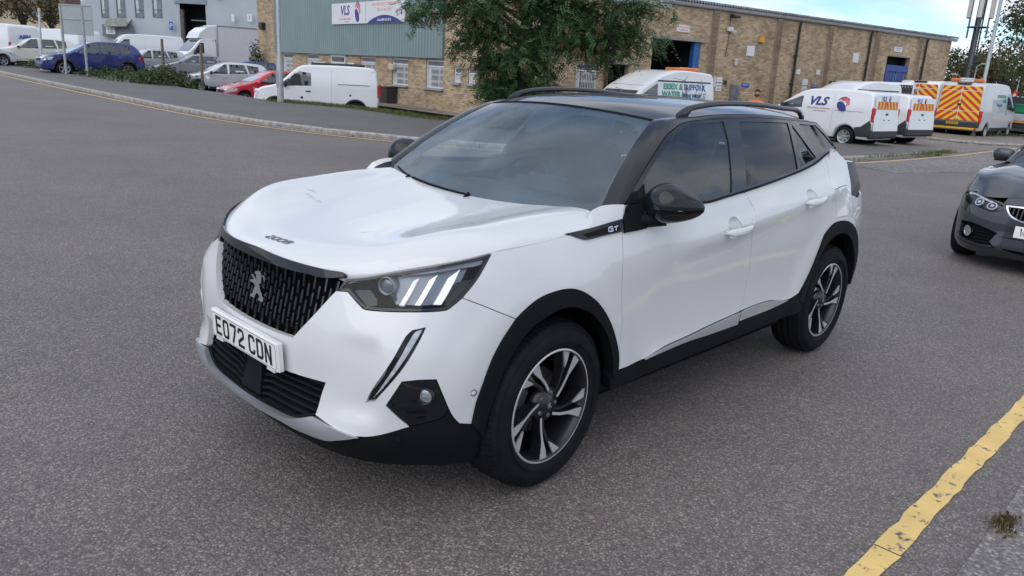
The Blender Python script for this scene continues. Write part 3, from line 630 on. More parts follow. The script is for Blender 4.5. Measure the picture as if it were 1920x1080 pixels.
# model badge on the bonnet and the emblem on the grille
mbd = MB()
def dig(c):
    return {'2':[[(0,1),(.75,1),(1,.85),(1,.6),(.8,.5),(.2,.5),(0,.35),(0,0),(1,0)]],'0':[[(.2,1),(.8,1),(1,.8),(1,.2),(.8,0),(.2,0),(0,.2),(0,.8),(.2,1)]],
            '8':[[(.25,.5),(.08,.62),(.08,.88),(.22,1),(.78,1),(.92,.88),(.92,.62),(.75,.5),(1,.36),(1,.14),(.85,0),(.15,0),(0,.14),(0,.36),(.25,.5),(.75,.5)]]}[c]
for i,ch in enumerate('2008'):
    for pl in dig(ch):
        pts = []
        for a,b in pl:
            v = -.105+.262*((i+.06+a*.84)/4); v += .022*b; u = .062+.024*b+.008*((i+a)/4); pts.append(bonnet([u],[v],.002)[0])
        mbd.tube(pts,.0020,5)
mbd.build('model_badge', mat('badge_dark_reflection',(.20,.21,.23),rough=.3,metal=.5,var=.05), hood)  # grey base paints in the dark surroundings the chrome would mirror
gr = sub('grille', car)
g_half = [(0,.638)]+Lp['grille']+[(.470,.884),(.389,.878),(.245,.878),(0,.878)]
panel('grille_mesh', band, sym(g_half), DARK, gr, h=.05, off=-.055, lip=0, ang=28)
gl_ = smooth_loop(sym(g_half), .02, 28)
gb = MB(); gb.box((0,0,0),(.016,.011,.052),bev=.003); gb0 = gb.build('grille_bar', GLOSS, gr)
first = True; k = 0
for i in range(-17,18):
    s0 = i*.0272
    for j in range(-1,6):
        z0 = .66+j*.060+(.030 if i % 2 else 0); zt,zb = z0+.024,z0-.024
        if not inside([(s0,z0)],[gl_])[0] or not inside([(s0,zt-.008)],[gl_])[0] or not inside([(s0,zb+.008)],[gl_])[0]: continue
        p = band([s0],[z0],-.026)[0]; q = band([s0+.004],[z0],-.026)[0]; r = band([s0],[z0+.01],-.026)[0]
        M = frame_M(p, np.cross(r-p,q-p)*-1, q-p)
        o = gb0 if first else gb0.copy()
        if not first: COL.objects.link(o); o.parent = gr
        first = False
        o.matrix_local = M @ Matrix.Rotation(math.radians(24),4,'Z')
emp = Lp['emblem']
def emf(a,b,off): return band(a+.004, .765+b, off)
panel('emblem', emf, emp, CHROME, gr, h=.02, hb=.5, off=-.004, lip=.016, gap=0, smooth=False)
panel('emblem_tail', emf, Lp['emblem_tail'], CHROME, gr, h=.02, hb=.5, off=-.004, lip=.016, gap=0, smooth=False)
# lower intake
li = sub('lower_grille', car)
in_h = [(0,.495)]+Lp['intake']+[(0,.322)]
panel('intake_back', band, sym(in_h), DARK, li, h=.05, off=-.06, lip=0, ang=28)
inl = smooth_loop(sym(in_h), .02, 28)
for k in range(7):
    z0 = .345+k*.0245
    for sg in (-1,1):
        ss = [s for s in np.linspace(.085,.48,40) if inside([(s,z0)],[inl])[0]]
        if len(ss) < 4: continue
        ss = [ss[0]-.006]+ss+[ss[-1]+.012]; mb = MB(); vs = []
        for s_ in ss:
            zz = z0-.012*(1-min(1,(s_-.08)/.05))
            for dz,of in ((-.0045,-.022),(.0045,-.022),(.0075,-.058),(-.0015,-.058)): vs.append(band([sg*s_],[zz+dz],of)[0])
        n = len(ss); fs = [(i*4+q,i*4+(q+1)%4,(i+1)*4+(q+1)%4,(i+1)*4+q) for i in range(n-1) for q in range(4)]
        mb.add(vs,[f if sg < 0 else f[::-1] for f in fs]); mb.build('intake_slat', PLAST, li)
panel('radar_cover', band, [(-.075,.345),(-.055,.49),(.055,.49),(.075,.345)], PLAST, li, h=.03, off=-.018, lip=.03)
shelf = [(0,.336),(.18,.342),(.27,.348),(.33,.362),(.415,.396),(.425,.388),(.33,.348),(.27,.334),(.18,.328),(0,.315)]
panel('intake_shelf', lambda s,z,o: band(s,z,o), sym(shelf), PLAST, li, h=.02, off=-.012, lip=.04, ang=28)
# number plate
pl = sub('number_plate', car)
PT = Matrix.Rotation(math.radians(-3.5),4,'Y')
PM = Matrix.Translation((-.858,0,.559)) @ PT
mb = MB(); mb.box((.012,0,0),(.022,.518,.113),bev=.003); 
for yy in (-.19,.215): mb.box((.014,yy,-.063),(.018,.055,.016))
pb = mb.build('plate_block', PLATEW, pl); pb.matrix_local = PM
mb = MB(); mb.box((-.0005,0,0),(.003,.508,.106),bev=.001); pf = mb.build('plate_face', PLATEW, pl); pf.matrix_local = PM
def plate_fn(dx, sy=1):                          # (a along the plate as read, b up) -> point; read from the front a runs to -y
    def fn(a,b,off): return np.stack([np.full_like(a,-.0022-dx-off), -np.asarray(a)*sy, np.asarray(b)],1)
    return fn
def rr(x0,y0,x1,y1,r,n=5):
    out = []
    for cx,cy,a in ((x1-r,y1-r,0),(x0+r,y1-r,90),(x0+r,y0+r,180),(x1-r,y0+r,270)):
        out += [(cx+r*math.cos(math.radians(a+90*i/n)),cy+r*math.sin(math.radians(a+90*i/n))) for i in range(n+1)]
    return out
def arcp(cx,cy,r,a0,a1,n=7): return [(cx+r*math.cos(math.radians(a0+(a1-a0)*i/n)),cy+r*math.sin(math.radians(a0+(a1-a0)*i/n))) for i in range(n+1)]
GW,GH,GS = .050,.079,.013
def glyph(c):
    w,h,t = GW,GH,GS; m = t/2
    if c in 'O0': return (rr(0,0,w,h,.018),[rr(t,t,w-t,h-t,.008)])
    if c == 'D': return ([(0,0),(.03,0)]+arcp(w-.02,.02,.02,270,360)+arcp(w-.02,h-.02,.02,0,90)+[(0,h)],[[(t,t),(.03,t)]+arcp(w-.02,.02,.02-t,-90,0)+arcp(w-.02,h-.02,.02-t,0,90)+[(t,h-t)]])
    if c == 'E': return ([(0,0),(w*.94,0),(w*.94,t),(t,t),(t,h/2-m),(w*.84,h/2-m),(w*.84,h/2+m),(t,h/2+m),(t,h-t),(w*.94,h-t),(w*.94,h),(0,h)],[])
    if c == 'N': return ([(0,0),(t,0),(t,h-.030),(w-t,0),(w,0),(w,h),(w-t,h),(w-t,.030),(t,h),(0,h)],[])
    if c == '7': return (strip_loop([(0,h-m),(w-m*1.1,h-m),(w-m*1.2,h-.02),(w*.36,0)],t),[])
    if c == 'C': return (strip_loop([(w-m,h*.70)]+arcp(w-.018,h-.018,.018-m,0,90,4)+arcp(.018,h-.018,.018-m,90,180,4)+arcp(.018,.018,.018-m,180,270,4)+arcp(w-.018,.018,.018-m,270,360,4)+[(w-m,h*.30)],t),[])
    if c == '2': return (strip_loop([(m,h*.68)]+arcp(.018,h-.018,.018-m,180,90,4)+arcp(w-.018,h-.018,.018-m,90,0,4)+[(w-m,h*.58),(m*1.3,.022),(m*1.2,m),(w,m)],t),[])
    if c == 'W': return (strip_loop([(m,h),(w*.28,0+m),(w*.5,h*.6),(w*.72,0+m),(w-m,h)],t*.85),[])
a0 = -.219
for ch in 'EO72 CDN':
    if ch == ' ': a0 += .033-.011; continue
    lp,ho = glyph(ch)
    o = panel('plate_character', plate_fn(0), [(a0+x,y-GH/2) for x,y in lp], INK, pl, holes=[[(a0+x,y-GH/2) for x,y in q] for q in ho], h=.5, hb=.5, lip=0, off=.0006, gap=0, smooth=False, flip=True)
    o.matrix_local = PM; a0 += GW+.011
o = panel('plate_border', plate_fn(0), rr(-.2485,-.0485,.2485,.0485,.012), INK, pl, holes=[rr(-.247,-.047,.247,.047,.011)], h=.5, hb=.5, lip=0, off=.0004, gap=0, smooth=False, flip=True); o.matrix_local = PM
# ---- headlights
def headlight(sg):
    S = (lambda l: l) if sg > 0 else neg
    f = (lambda o: o) 
    h0 = panel('headlight', band, S(head), LENS, car, h=.03, off=.0, lip=.0, ang=28)
    panel('lamp_housing', band, S(head), DARK, h0, h=.04, off=-.055, lip=0, ang=28)
    rim = inset(smooth_loop(head,.02,28),.010); rim = [(a,b) for a,b in rim]
    panel('lamp_surround', band, S(smooth_loop(head,.02,28)), GLOSS, h0, holes=[S(rim)], h=.02, hb=.02, off=-.003, lip=.05, smooth=False, gap=.001)
    panel('reflector', band, S([(.640,.868),(.70,.916),(.80,.934),(.95,.954),(.985,.93),(.93,.87),(.862,.824),(.69,.814)]), LAMPG, h0, h=.03, off=-.042, lip=0, ang=40)
    for b in Lp['head_bars']: panel('light_bar', band, S([b[0],b[1],b[3],b[4]]), LAMPW, h0, h=.02, off=-.016, lip=.024, ang=10)
    panel('indicator_strip', band, S(Lp['head_ind']), LAMPG, h0, h=.02, off=-.014, lip=.02, ang=40)
    panel('lower_cover', band, S(Lp['head_low']), GLOSS, h0, h=.02, off=-.012, lip=.02, ang=40)
    panel('inner_cover', band, S(Lp['head_low2']), GLOSS, h0, h=.02, off=-.014, lip=.02, ang=40)
    c0 = band([sg*.655],[.875],-.034)[0]; c1 = band([sg*.655],[.875],-.010)[0]; d = (c1-c0); d = Vector((-.9,-.35*sg,0)).normalized()
    M = Vector((0,1,0)).rotation_difference(d).to_matrix().to_4x4(); M.translation = c0
    mb = MB(); mb.lathe([(.033,-.01),(.033,.018),(.029,.021),(.027,.006)],24,'y'); r_ = mb.build('projector_ring', LAMPG, h0); r_.matrix_local = M
    mb = MB(); mb.lathe([(.027*math.cos(a),.004+.013*math.sin(a)) for a in np.linspace(0,math.pi/2,7)],24,'y'); l_ = mb.build('projector_lens', mat('projector_glass',(.10,.12,.15),rough=.06,coat=1.,spec=.9,var=.1), h0); l_.matrix_local = M
    # daytime blade
    d0 = panel('daytime_lamp', band, S(drl), GLOSS, car, h=.02, off=-.020, lip=0, gap=0)
    panel('light_guide', band, S(Lp['drl_lamp']), mat('clear_light_guide',(.42,.44,.48),rough=.25,coat=1.,var=.3,scale=35.), d0, h=.012, off=-.008, lip=.02, ang=50)
    # fog lamp insert
    f0 = panel('fog_lamp_insert', band, S(Lp['fog']), GLOSS, car, h=.02, off=-.004, lip=.02, ang=28)
    for q in Lp['fogblade']: panel('insert_blade', band, S(q), GLOSS, f0, h=.02, off=.008, lip=.012, ang=20)
    c0 = band([sg*Lp['foglamp'][0]],[Lp['foglamp'][1]],.0)[0]; M = Vector((0,1,0)).rotation_difference(Vector((-.85,-.5*sg,0))).to_matrix().to_4x4(); M.translation = c0
    mb = MB(); mb.lathe([(.030,-.01),(.030,.008),(.026,.010),(.024,.004)],20,'y'); mb.build('fog_lamp_ring', GLOSS, f0).matrix_local = M
    mb = MB(); mb.lathe([(.0245,.003),(.018,.006),(0,.008)],20,'y'); mb.build('fog_lamp', mat('fog_lamp_lens',(.30,.33,.36),rough=.15,metal=.5,coat=1.,var=.5,scale=120.), f0).matrix_local = M
headlight(1); headlight(-1)
for s_,z_,m_ in ((.972,.514,WHITE),(.723,.367,PLAST)):
    c0 = band([s_],[z_],.001)[0]; c1 = band([s_],[z_],.02)[0]; M = Vector((0,1,0)).rotation_difference(Vector(c1-c0)).to_matrix().to_4x4(); M.translation = c0
    mb = MB(); mb.lathe([(.0125,-.004),(.0125,.001),(.0105,.0012),(.0100,-.001)],20,'y'); mb.cur = 0; o = mb.build('parking_sensor', DARK, car); o.matrix_local = M
    mb = MB(); mb.lathe([(.0100,-.0008),(0,.0004)],20,'y'); mb.build('sensor_face', m_, o)
# ---- garnish with its letters, mirror base
g0 = panel('wing_garnish', band, Lp['gt'], GLOSS, car, h=.03, off=.007, lip=.01, ang=28); mirrored(g0)
panel('garnish_inlay', band, Lp['gt_in'], PLAST, g0, h=.03, off=.0095, lip=.004, ang=28)
def let(pl, s0, z0, w, h): return [(s0+a*w+b*h*.25, z0+b*h+a*w*.11) for a,b in pl]
for pl_,s0,w in (([(1,.8),(.85,1),(.2,1),(0,.8),(0,.2),(.2,0),(1,0),(1,.5),(.5,.5)],1.688,.024),(None,1.718,.024)):
    tl_ = strip_loop(let(pl_,s0,1.012,w,.016),.0045) if pl_ else let([(0,1.14),(0,.86),(.40,.86),(.40,0),(.60,0),(.60,.86),(1,.86),(1,1.14)],s0,1.012,w,.016)
    panel('trim_letter', band, tl_, CHROME, g0, h=.5, hb=.5, off=.011, lip=.004, smooth=False, gap=0)
mb0 = panel('mirror_foot', band, Lp['mbase'], PLAST, car, h=.03, off=.010, lip=.014, ang=28); mirrored(mb0)
def mirror_part(sg):
    root = sub('door_mirror', car)
    C = np.array([.590,-.890,1.108])
    def sph(a,b):                                # a around, b up; nose towards -x
        ca,sa,cb,sb = math.cos(a),math.sin(a),math.cos(b),math.sin(b); q = lambda t,e: math.copysign(abs(t)**e,t)
        y = q(sa,.8)*q(cb,.7); x = q(ca,.9)*q(cb,.8); z = q(sb,.85)
        xx = (-.105*x if x > 0 else -.045*x); o = max(0,-y-.05)/.95; k = max(0,y)
        zz = z*(.094*(1-.55*o-.20*k*k) if z > 0 else .072*(1-.30*o-.1*k))
        return C+np.array([xx*(1-.25*o)+.060*o**2+.02*k, .122*y, zz+.004*o])
    def part(name,b0,b1,m,n=12):
        mb = MB(); A = np.linspace(0,2*math.pi,41)[:-1]; Bv = np.linspace(b0,b1,n); vs = [sph(a,b) for b in Bv for a in A]; na = 40
        mb.add([(p[0],p[1]*(1 if sg > 0 else -1),p[2]) for p in vs],[((j*na+i),(j+1)*na+i,(j+1)*na+(i+1)%na,j*na+(i+1)%na)[::(1 if sg > 0 else -1)] for j in range(n-1) for i in range(na)],True)
        return mb.build(name,m,root)
    part('mirror_cap', math.radians(-4), math.pi/2, GLOSS); part('mirror_band', math.radians(-15), math.radians(-5.2), DARK, 3); part('mirror_shell', -math.pi/2, math.radians(-16), GLOSS)
    mb = MB(); mb.tube([(.50,-.775*sg,1.040),(.53,-.82*sg,1.040),(.575,-.88*sg,1.058)],[.034,.03,.034],10); mb.build('mirror_arm', PLAST, root)
mirror_part(1); mirror_part(-1)
# ---- cabin: screen, roof, pillars, side windows
scr = [(-1,0),(1,0),(1,1),(-1,1)]; SCL = (.62,.72)
cl = smooth_loop(Lp['clear'],.02,50,sc=SCL)
ws = panel('windscreen', screen, scr, SCREEN, car, h=.05, lip=0, sc=SCL, ang=20, gap=0)
panel('windscreen_border', screen, scr, mat('black_glass_frit',(.012,.012,.014),rough=.5), ws, holes=[cl], h=.03, off=-.004, lip=0, sc=SCL, ang=20, gap=0)
nr = 40; vr = 25; T = np.linspace(0,1,nr); V = np.linspace(-1,1,vr); tt,vv = np.meshgrid(T,V,indexing='ij'); tt = tt.ravel(); vv = vv.ravel()
P = roof(.845+(2.92-.22*vv**2-.845)*tt,vv)
mb = MB(); mb.add(P,[(i*vr+j,(i+1)*vr+j,(i+1)*vr+j+1,i*vr+j+1)[::-1] for i in range(nr-1) for j in range(vr-1)],True); mb.build('roof', GLOSS, car)
mb = MB(); v_ = np.linspace(-1,1,21); rs = [screen(v_,np.full(21,t),o) for t,o in ((.985,.0015),(1.012,.0015),(1.02,-.01),(.98,-.01))]; vs = np.concatenate(rs)
mb.add(vs,[(k*21+i,k*21+i+1,((k+1)%4)*21+i+1,((k+1)%4)*21+i) for k in range(4) for i in range(20)],True); mb.build('screen_seal', DARK, car)
fr_top = Lp['frame']
def curve_len(P): return np.concatenate([[0],np.cumsum(np.linalg.norm(np.diff(P,axis=0),axis=1))])
def cant(sg):
    A = np.vstack([screen(np.full(20,1.),np.linspace(-.01,1,20)), roof(np.linspace(.88,2.70,36),np.full(36,1.))])
    fz = smooth_loop(fr_top[:-2],.03,40,closed=False); B = side(np.array([a for a,b in fz]),np.array([b for a,b in fz]))
    # match the two curves by x
    n = 70; xa = A[:,0]; tb = np.linspace(0,1,n); lb = curve_len(B); Bq = np.stack([np.interp(tb*lb[-1],lb,B[:,k]) for k in range(3)],1); 
    la = curve_len(A); kA = np.interp(xa,xa,la); 
    xaT = np.interp(Bq[:,0], [Bq[0,0],.65,1.0,1.4,Bq[-1,0]], [A[0,0],.62,.95,1.4,2.70]); Aq = np.stack([np.interp(xaT,xa,A[:,k]) for k in range(3)],1)
    mb = MB(); r = 7; vs = []
    for i in range(n):
        d = Bq[i]-Aq[i]; nrm = np.array([-.25,-.62,.72]); nrm = nrm/np.linalg.norm(nrm); 
        for k in range(r):
            t = k/(r-1); vs.append(Aq[i]+d*t+nrm*(.22*np.linalg.norm(d)*4*t*(1-t)*.5+.0015))
    if sg < 0: vs = [(p[0],-p[1],p[2]) for p in vs]
    fs = [(i*r+k,i*r+k+1,(i+1)*r+k+1,(i+1)*r+k) for i in range(n-1) for k in range(r-1)]
    mb.add(vs,[f if sg > 0 else f[::-1] for f in fs],True); mb.build('roof_pillar', GLOSS, car)
cant(1); cant(-1)
belt = Lp['belt_lo']
frame_o = fr_top[:-1]+rp(belt)+[(.43,1.105)]
holes = [Lp['g_front'],Lp['g_rear'],Lp['g_quarter'],Lp['g_tail']]
def glasshouse(sg):
    mi = sg < 0
    fr = panel('window_frame', side, frame_o, GLOSS, car, holes=holes, h=.06, hb=.03, off=.003, lip=.02, ang=30, mirror=mi)
    for nme,lp,m in (('door_window',holes[0],SIDEG),('rear_door_window',holes[1],DARKG),('quarter_window',holes[2],DARKG),('tail_window',holes[3],DARKG)):
        panel(nme, side, lp, m, fr, h=.1, off=-.003, lip=0, ang=30, gap=-.004, mirror=mi)
    bt = [(a,b+.002) for a,b in belt]; up = [(a,b+.014) for a,b in belt]
    panel('belt_trim', side, bt+up[::-1], PLAST, fr, h=.05, off=.012, lip=.014, ang=40, mirror=mi)
    if not mi: panel('mirror_sail', side, [(.445,1.112),(.57,1.185),(.553,1.12),(.545,1.104)], PLAST, fr, h=.05, off=.008, lip=.01, ang=20)
glasshouse(1); glasshouse(-1)
# rear window, pillars beside it and the white shoulders under them
vw = np.linspace(-1,1,13); A = roof(2.92-.22*vw**2,vw); B = np.array([(3.13-.16*w*w,-w*.60,1.20) for w in vw]); vs = np.vstack([A,B])
mb = MB(); mb.add(vs,[(i,i+1,13+i+1,13+i)[::-1] for i in range(12)],True); mb.build('rear_window', DARKG, car)
for sg in (-1,1):
    fe = smooth_loop(Lp['frame'][-4:],.02,60,closed=False); F = side(np.array([a for a,_ in fe]),np.array([b for _,b in fe]),.003)
    t = np.linspace(0,1,len(F))[:,None]; G = A[-1]*(1-t)+B[-1]*t
    if sg < 0: F = F*[1,-1,1]; G = G*[1,-1,1]
    n = len(F); mb = MB(); mb.add(np.vstack([F,G]),[((i,i+1,n+i+1,n+i) if sg < 0 else (n+i,n+i+1,i+1,i)) for i in range(n-1)],True); mb.build('rear_pillar', GLOSS, car)
    p0 = np.array([band([q],[z_],0)[0] for q,z_ in ((3.865,1.246),(3.93,1.264),(3.99,1.278),(4.05,1.258),(4.12,1.234),(4.223,1.19),(4.30,1.19))]); p1 = p0*[1,.84,1]+[.05,0,.004]
    if sg < 0: p0 = p0*[1,-1,1]; p1 = p1*[1,-1,1]
    n = len(p0); mb = MB(); mb.add(np.vstack([p0,p1]),[((i,i+1,n+i+1,n+i) if sg < 0 else (n+i,n+i+1,i+1,i)) for i in range(n-1)],True); mb.build('rear_shoulder', WHITE, car)
def rail(sg):
    X = np.linspace(1.063,2.45,40); top = Spl([1.063,1.10,1.2,1.4,1.6,1.9,2.25,2.40,2.45],[1.463,1.481,1.506,1.525,1.530,1.527,1.510,1.490,1.466])(X)
    mb = MB(); vs = []
    for x,t in zip(X,top):
        y0 = -sg*(.563+.008*math.sin((x-1.06)/1.39*math.pi)); b = max(1.440,t-.026) if 1.14 < x < 2.38 else 1.440; kw = .45+.55*smst(1.063,1.16,x)*(1-smst(2.36,2.45,x)); kw *= .80
        vs += [(x,y0-.014*kw,b),(x,y0-.016*kw,(b+t)/2),(x,y0-.010*kw,t-.004),(x,y0,t),(x,y0+.010*kw,t-.004),(x,y0+.016*kw,(b+t)/2),(x,y0+.014*kw,b)]
    n = len(X); mb.add(vs,[(i*7+k,i*7+(k+1)%7,(i+1)*7+(k+1)%7,(i+1)*7+k)[::-1] for i in range(n-1) for k in range(7)],True); mb.add(vs[:7],[tuple(range(7))]); mb.add(vs[-7:],[tuple(range(7))[::-1]])
    mb.build('roof_rail', mat('satin_black_rail',(.02,.021,.024),rough=.4,coat=.3), car)
rail(1); rail(-1)
# scuttle, wipers
mb = MB(); w_ = np.linspace(-.69,.69,31); a = COWL(w_); a[:,0] += .004; a[:,2] -= .012; b_ = a.copy(); b_[:,0] -= .05; b_[:,2] -= .03; vs = np.vstack([a,b_]); mb.add(vs,[(i,i+1,31+i+1,31+i)[::-1] for i in range(30)],True); mb.build('scuttle', PLAST, car)
for v0,v1,t0,t1 in ((.10,-.58,.004,.012),(-.62,-.90,.006,.03)):
    wp = sub('wiper', car); v_ = np.linspace(v0,v1,14); t_ = np.linspace(t0,t1,14)
    mb = MB(); mb.tube(screen(v_,t_,.006),.005,6); mb.build('wiper_blade', PLAST, wp)
    p = screen([v0],[t0],.006)[0]; mb = MB(); mb.tube([p+np.array([-.03,0,-.015]),p+np.array([0,.0,.006])],.009,8); mb.build('wiper_arm', PLAST, wp)
# ---- inside
mb = MB(); rows = []
for y in np.linspace(-.66,.66,23):
    hump = .022*math.exp(-((y-.37)/.17)**4)
    rows.append([(.33,y,.99),(.50,y,1.005),(.74,y,1.012+hump),(.86,y,.995+hump),(.90,y,.93),(.92,y,.75),(.88,y,.45)])
vs = [p for r in rows for p in r]; mb.add(vs,[(i*7+k,i*7+k+1,(i+1)*7+k+1,(i+1)*7+k)[::-1] for i in range(22) for k in range(6)],True); mb.build('dashboard', DASH, car)
mb = MB(); mb.box((.84,.02,1.055),(.02,.27,.09),bev=.008); mb.build('screen_display', DASH, car)
sw = sub('steering_wheel', car, (1.02,.37,1.00), (0,math.radians(-62),0))
mb = MB(); mb.tube([(.165*math.cos(a),.180*math.sin(a),0) for a in np.linspace(0,2*math.pi,33)[:-1]],.014,8,closed=True); mb.build('wheel_rim', DASH, sw)
mb = MB(); mb.box((0,0,-.015),(.10,.14,.04),bev=.012); mb.box((0,.11,-.01),(.03,.12,.018)); mb.box((0,-.11,-.01),(.03,.12,.018)); mb.build('wheel_hub', DASH, sw)
def seat(x, y, w, top):
    s_ = sub('seat', car)
    mb = MB(); mb.box((0,0,0),(.52,w,.16),bev=.05); o = mb.build('seat_cushion', CLOTH, s_); o.location = (x-.22,y,.62)
    mb = MB(); mb.box((0,0,.0),(.16,w,.62),bev=.06); o = mb.build('backrest', CLOTH, s_); o.location = (x+.10,y,.93); o.rotation_euler = (0,math.radians(14),0)
    for yy in ([0] if w < .6 else [-.36,.36]):
        mb = MB(); mb.box((0,0,0),(.10,.27,.19),bev=.045); o = mb.build('headrest', CLOTH, s_); o.location = (x+.21,y+yy,top)
        mb = MB(); mb.tube([(0,-.06,-.16),(0,-.06,0)],.007,6); mb.tube([(0,.06,-.16),(0,.06,0)],.007,6); mb.build('headrest_post', CHROME, s_).location = (x+.20,y+yy,top)
seat(1.40,-.36,.50,1.315); seat(1.40,.36,.50,1.315); seat(2.28,0,1.2,1.27)
mb = MB(); mb.box((.86,0,1.345),(.035,.235,.062),bev=.018); mb.build('rear_view_mirror', DASH, car)
mb = MB(); vs = screen(np.array([-.16,.26,.12,.03,-.12]),np.array([.95,.95,.66,.65,.80]),-.012); v2 = vs+np.array([.06,0,-.02]); mb.add(np.vstack([vs,v2]),[(4,3,2,1,0),(5,6,7,8,9)]+[(i,(i+1)%5,5+(i+1)%5,5+i) for i in range(5)]); mb.build('camera_housing', DASH, car)
mb = MB(); mb.tube([(1.42,-.60,1.36),(1.40,-.56,1.15),(1.36,-.50,.85)],.012,6); mb.build('seat_belt', DASH, car)
# ---- wheels
def pol(r,a): return (r*math.cos(math.radians(a)), r*math.sin(math.radians(a)))
def wheel(x, y, sg, steer, ph):
    w = sub('wheel', car, (x,y*sg,.345), (0,0,steer if sg < 0 else steer))
    R = .345; k = -1 if sg < 0 else 1             # outside face towards k*y
    Y = lambda h: k*h
    # h=0 is the rim lip plane, negative inwards
    mb = MB(); prof = [(.222,-.010),(.236,.0),(.250,.010),(.272,.016),(.300,.012),(.322,.000),(.333,-.014),(.341,-.030),(.345,-.055),(.346,-.09),(.346,-.12),(.345,-.155),(.341,-.180),(.330,-.198),(.30,-.212),(.25,-.205),(.222,-.195)]
    prof = [(a,Y(b)) for a,b in (prof if k < 0 else prof[::-1])]; mb.lathe(prof,72,'y'); mb.build('tyre', RUBBER, w)
    # tread: shoulder lugs and ribs
    mb = MB()
    for i in range(84):
        a = 2*math.pi*i/84
        for h0,h1,r0,r1,dd in ((-.012,-.050,.336,.3475,.010),(-.160,-.196,.3475,.334,.010)):
            da = 2*math.pi/84*.40; vs = []
            for rr_,hh,aa in ((r0-.012,h0,a-da),(r0-.012,h0,a+da),(r1-.01,h1,a+da+.012),(r1-.01,h1,a-da+.012),(r0+.002,h0,a-da),(r0+.002,h0,a+da),(r1+.001,h1,a+da+.012),(r1+.001,h1,a-da+.012)): vs.append((rr_*math.cos(aa),Y(hh),rr_*math.sin(aa)))
            mb.add(vs,[(4,5,6,7) if k > 0 else (7,6,5,4)]+[(0,1,5,4),(1,2,6,5),(2,3,7,6),(3,0,4,7)])
    for h0,h1 in ((-.054,-.080),(-.086,-.124),(-.130,-.156)):
        pr = [(.344,Y(h0)),(.3482,Y(h0-.002)),(.3482,Y(h1+.002)),(.344,Y(h1))]; mb.lathe(pr if k < 0 else pr[::-1],72,'y')
    mb.build('tread', RUBBER, w)
    mb = MB()
    for r0,hh in ((.262,.0145),(.268,.0155),(.318,.004)):
        pr = [(r0-.0015,Y(hh)),(r0,Y(hh+.0022)),(r0+.0015,Y(hh))]; mb.lathe(pr if k < 0 else pr[::-1],64,'y')
    mb.build('sidewall_ring', RUBBER, w)
    mb = MB(); pr = [(.238,-.001),(.234,.003),(.228,.001),(.222,-.012),(.212,-.04),(.205,-.10),(.20,-.19)]; pr = [(a,Y(b)) for a,b in pr]; mb.lathe(pr[::-1] if k < 0 else pr,72,'y'); mb.build('rim', ALLOYK, w)
    mb = MB(); pr = [(.2375,.0005),(.2335,.0042),(.2290,.0030)]; pr = [(a,Y(b)) for a,b in pr]; mb.lathe(pr[::-1] if k < 0 else pr,72,'y'); mb.build('rim_edge', ALLOY, w)
    fn = lambda a,b,h: (a, Y(h), b)
    def pr_(mb,poly,h0,h1,top=None):
        n = len(poly); f = tess(poly)
        t1 = [h1]*n if top is None else top
        vs = [(p[0],Y(t1[i]),p[1]) for i,p in enumerate(poly)]; up = [q if k < 0 else q[::-1] for q in f]; mb.add(vs,up)
        vs = [(p[0],Y(h0),p[1]) for p in poly]+vs; mb.add(vs,[((i,(i+1)%n,n+(i+1)%n,n+i) if k < 0 else (n+i,n+(i+1)%n,(i+1)%n,i)) for i in range(n)])
    def hgt(r): return -.022+.016*min(1,max(0,(r-.05)/.17))
    for i in range(5):
        b0 = ph+72*i
        q = lambda L: [pol(r,b0+a*(1 if sg < 0 else 1)) for r,a in L]
        arm = [(.232,-7),(.236,0),(.232,7),(.19,4.5),(.145,-2),(.10,-10),(.052,-24),(.062,-38),(.105,-19),(.15,-8.5),(.19,-7)]
        P = q(arm); mb = MB(); pr_(mb,P,-.06,0,[hgt(r) for r,_ in arm]); sp = mb.build('spoke', ALLOYK, w)
        fa = [(.229,-5.5),(.232,0),(.229,5.5),(.19,3.2),(.145,-3),(.10,-11.5),(.056,-27),(.064,-34),(.105,-17),(.15,-7.2),(.19,-5.8)]
        P = q(fa); mb = MB(); pr_(mb,P,-.03,0,[hgt(r)+.0015 for r,_ in fa]); mb.build('spoke_face', ALLOY, sp)
        wd = [(.232,15.5),(.236,22),(.232,28),(.19,22),(.15,12),(.10,2),(.055,-4),(.058,-20),(.10,-6),(.15,6),(.19,12)]
        P = q(wd); mb = MB(); pr_(mb,P,-.06,0,[hgt(r)-.006 for r,_ in wd]); s2 = mb.build('spoke', ALLOYK, w)
        fb = [(.229,16.5),(.232,22),(.229,27),(.20,22),(.162,11),(.195,13.5)]
        P = q(fb); mb = MB(); pr_(mb,P,-.03,0,[hgt(r)+.0005 for r,_ in fb]); mb.build('spoke_face', ALLOY, s2)
        c = pol(.049,b0+18); mb = MB(); mb.lathe([(.010,-.02),(.010,.002),(.006,.004),(0,.002)] if k > 0 else [(.010,.02),(.010,-.002),(.006,-.004),(0,-.002)],8,'y',(c[0],Y(-.022),c[1])); mb.build('wheel_bolt', IRON, w)
    mb = MB(); pr = [(.075,-.06),(.070,-.028),(.036,-.020),(.031,-.014),(0,-.012)]; pr = [(a,Y(b)) for a,b in pr]; mb.lathe(pr[::-1] if k < 0 else pr,32,'y'); hb = mb.build('wheel_hub', ALLOYK, w)
    if sg < 0:
        q_ = [(a*.23,b*.22) for a,b in emp]; mb = MB(); pr_(mb,[(a,b) for a,b in q_],-.014,-.010); mb.build('hub_emblem', CHROME, hb)
    mb = MB(); pr = [(.135,-.105),(.135,-.088),(.07,-.088)]; pr = [(a,Y(b)) for a,b in pr]; mb.lathe(pr[::-1] if k < 0 else pr,40,'y'); mb.build('brake_disc', IRON, w)
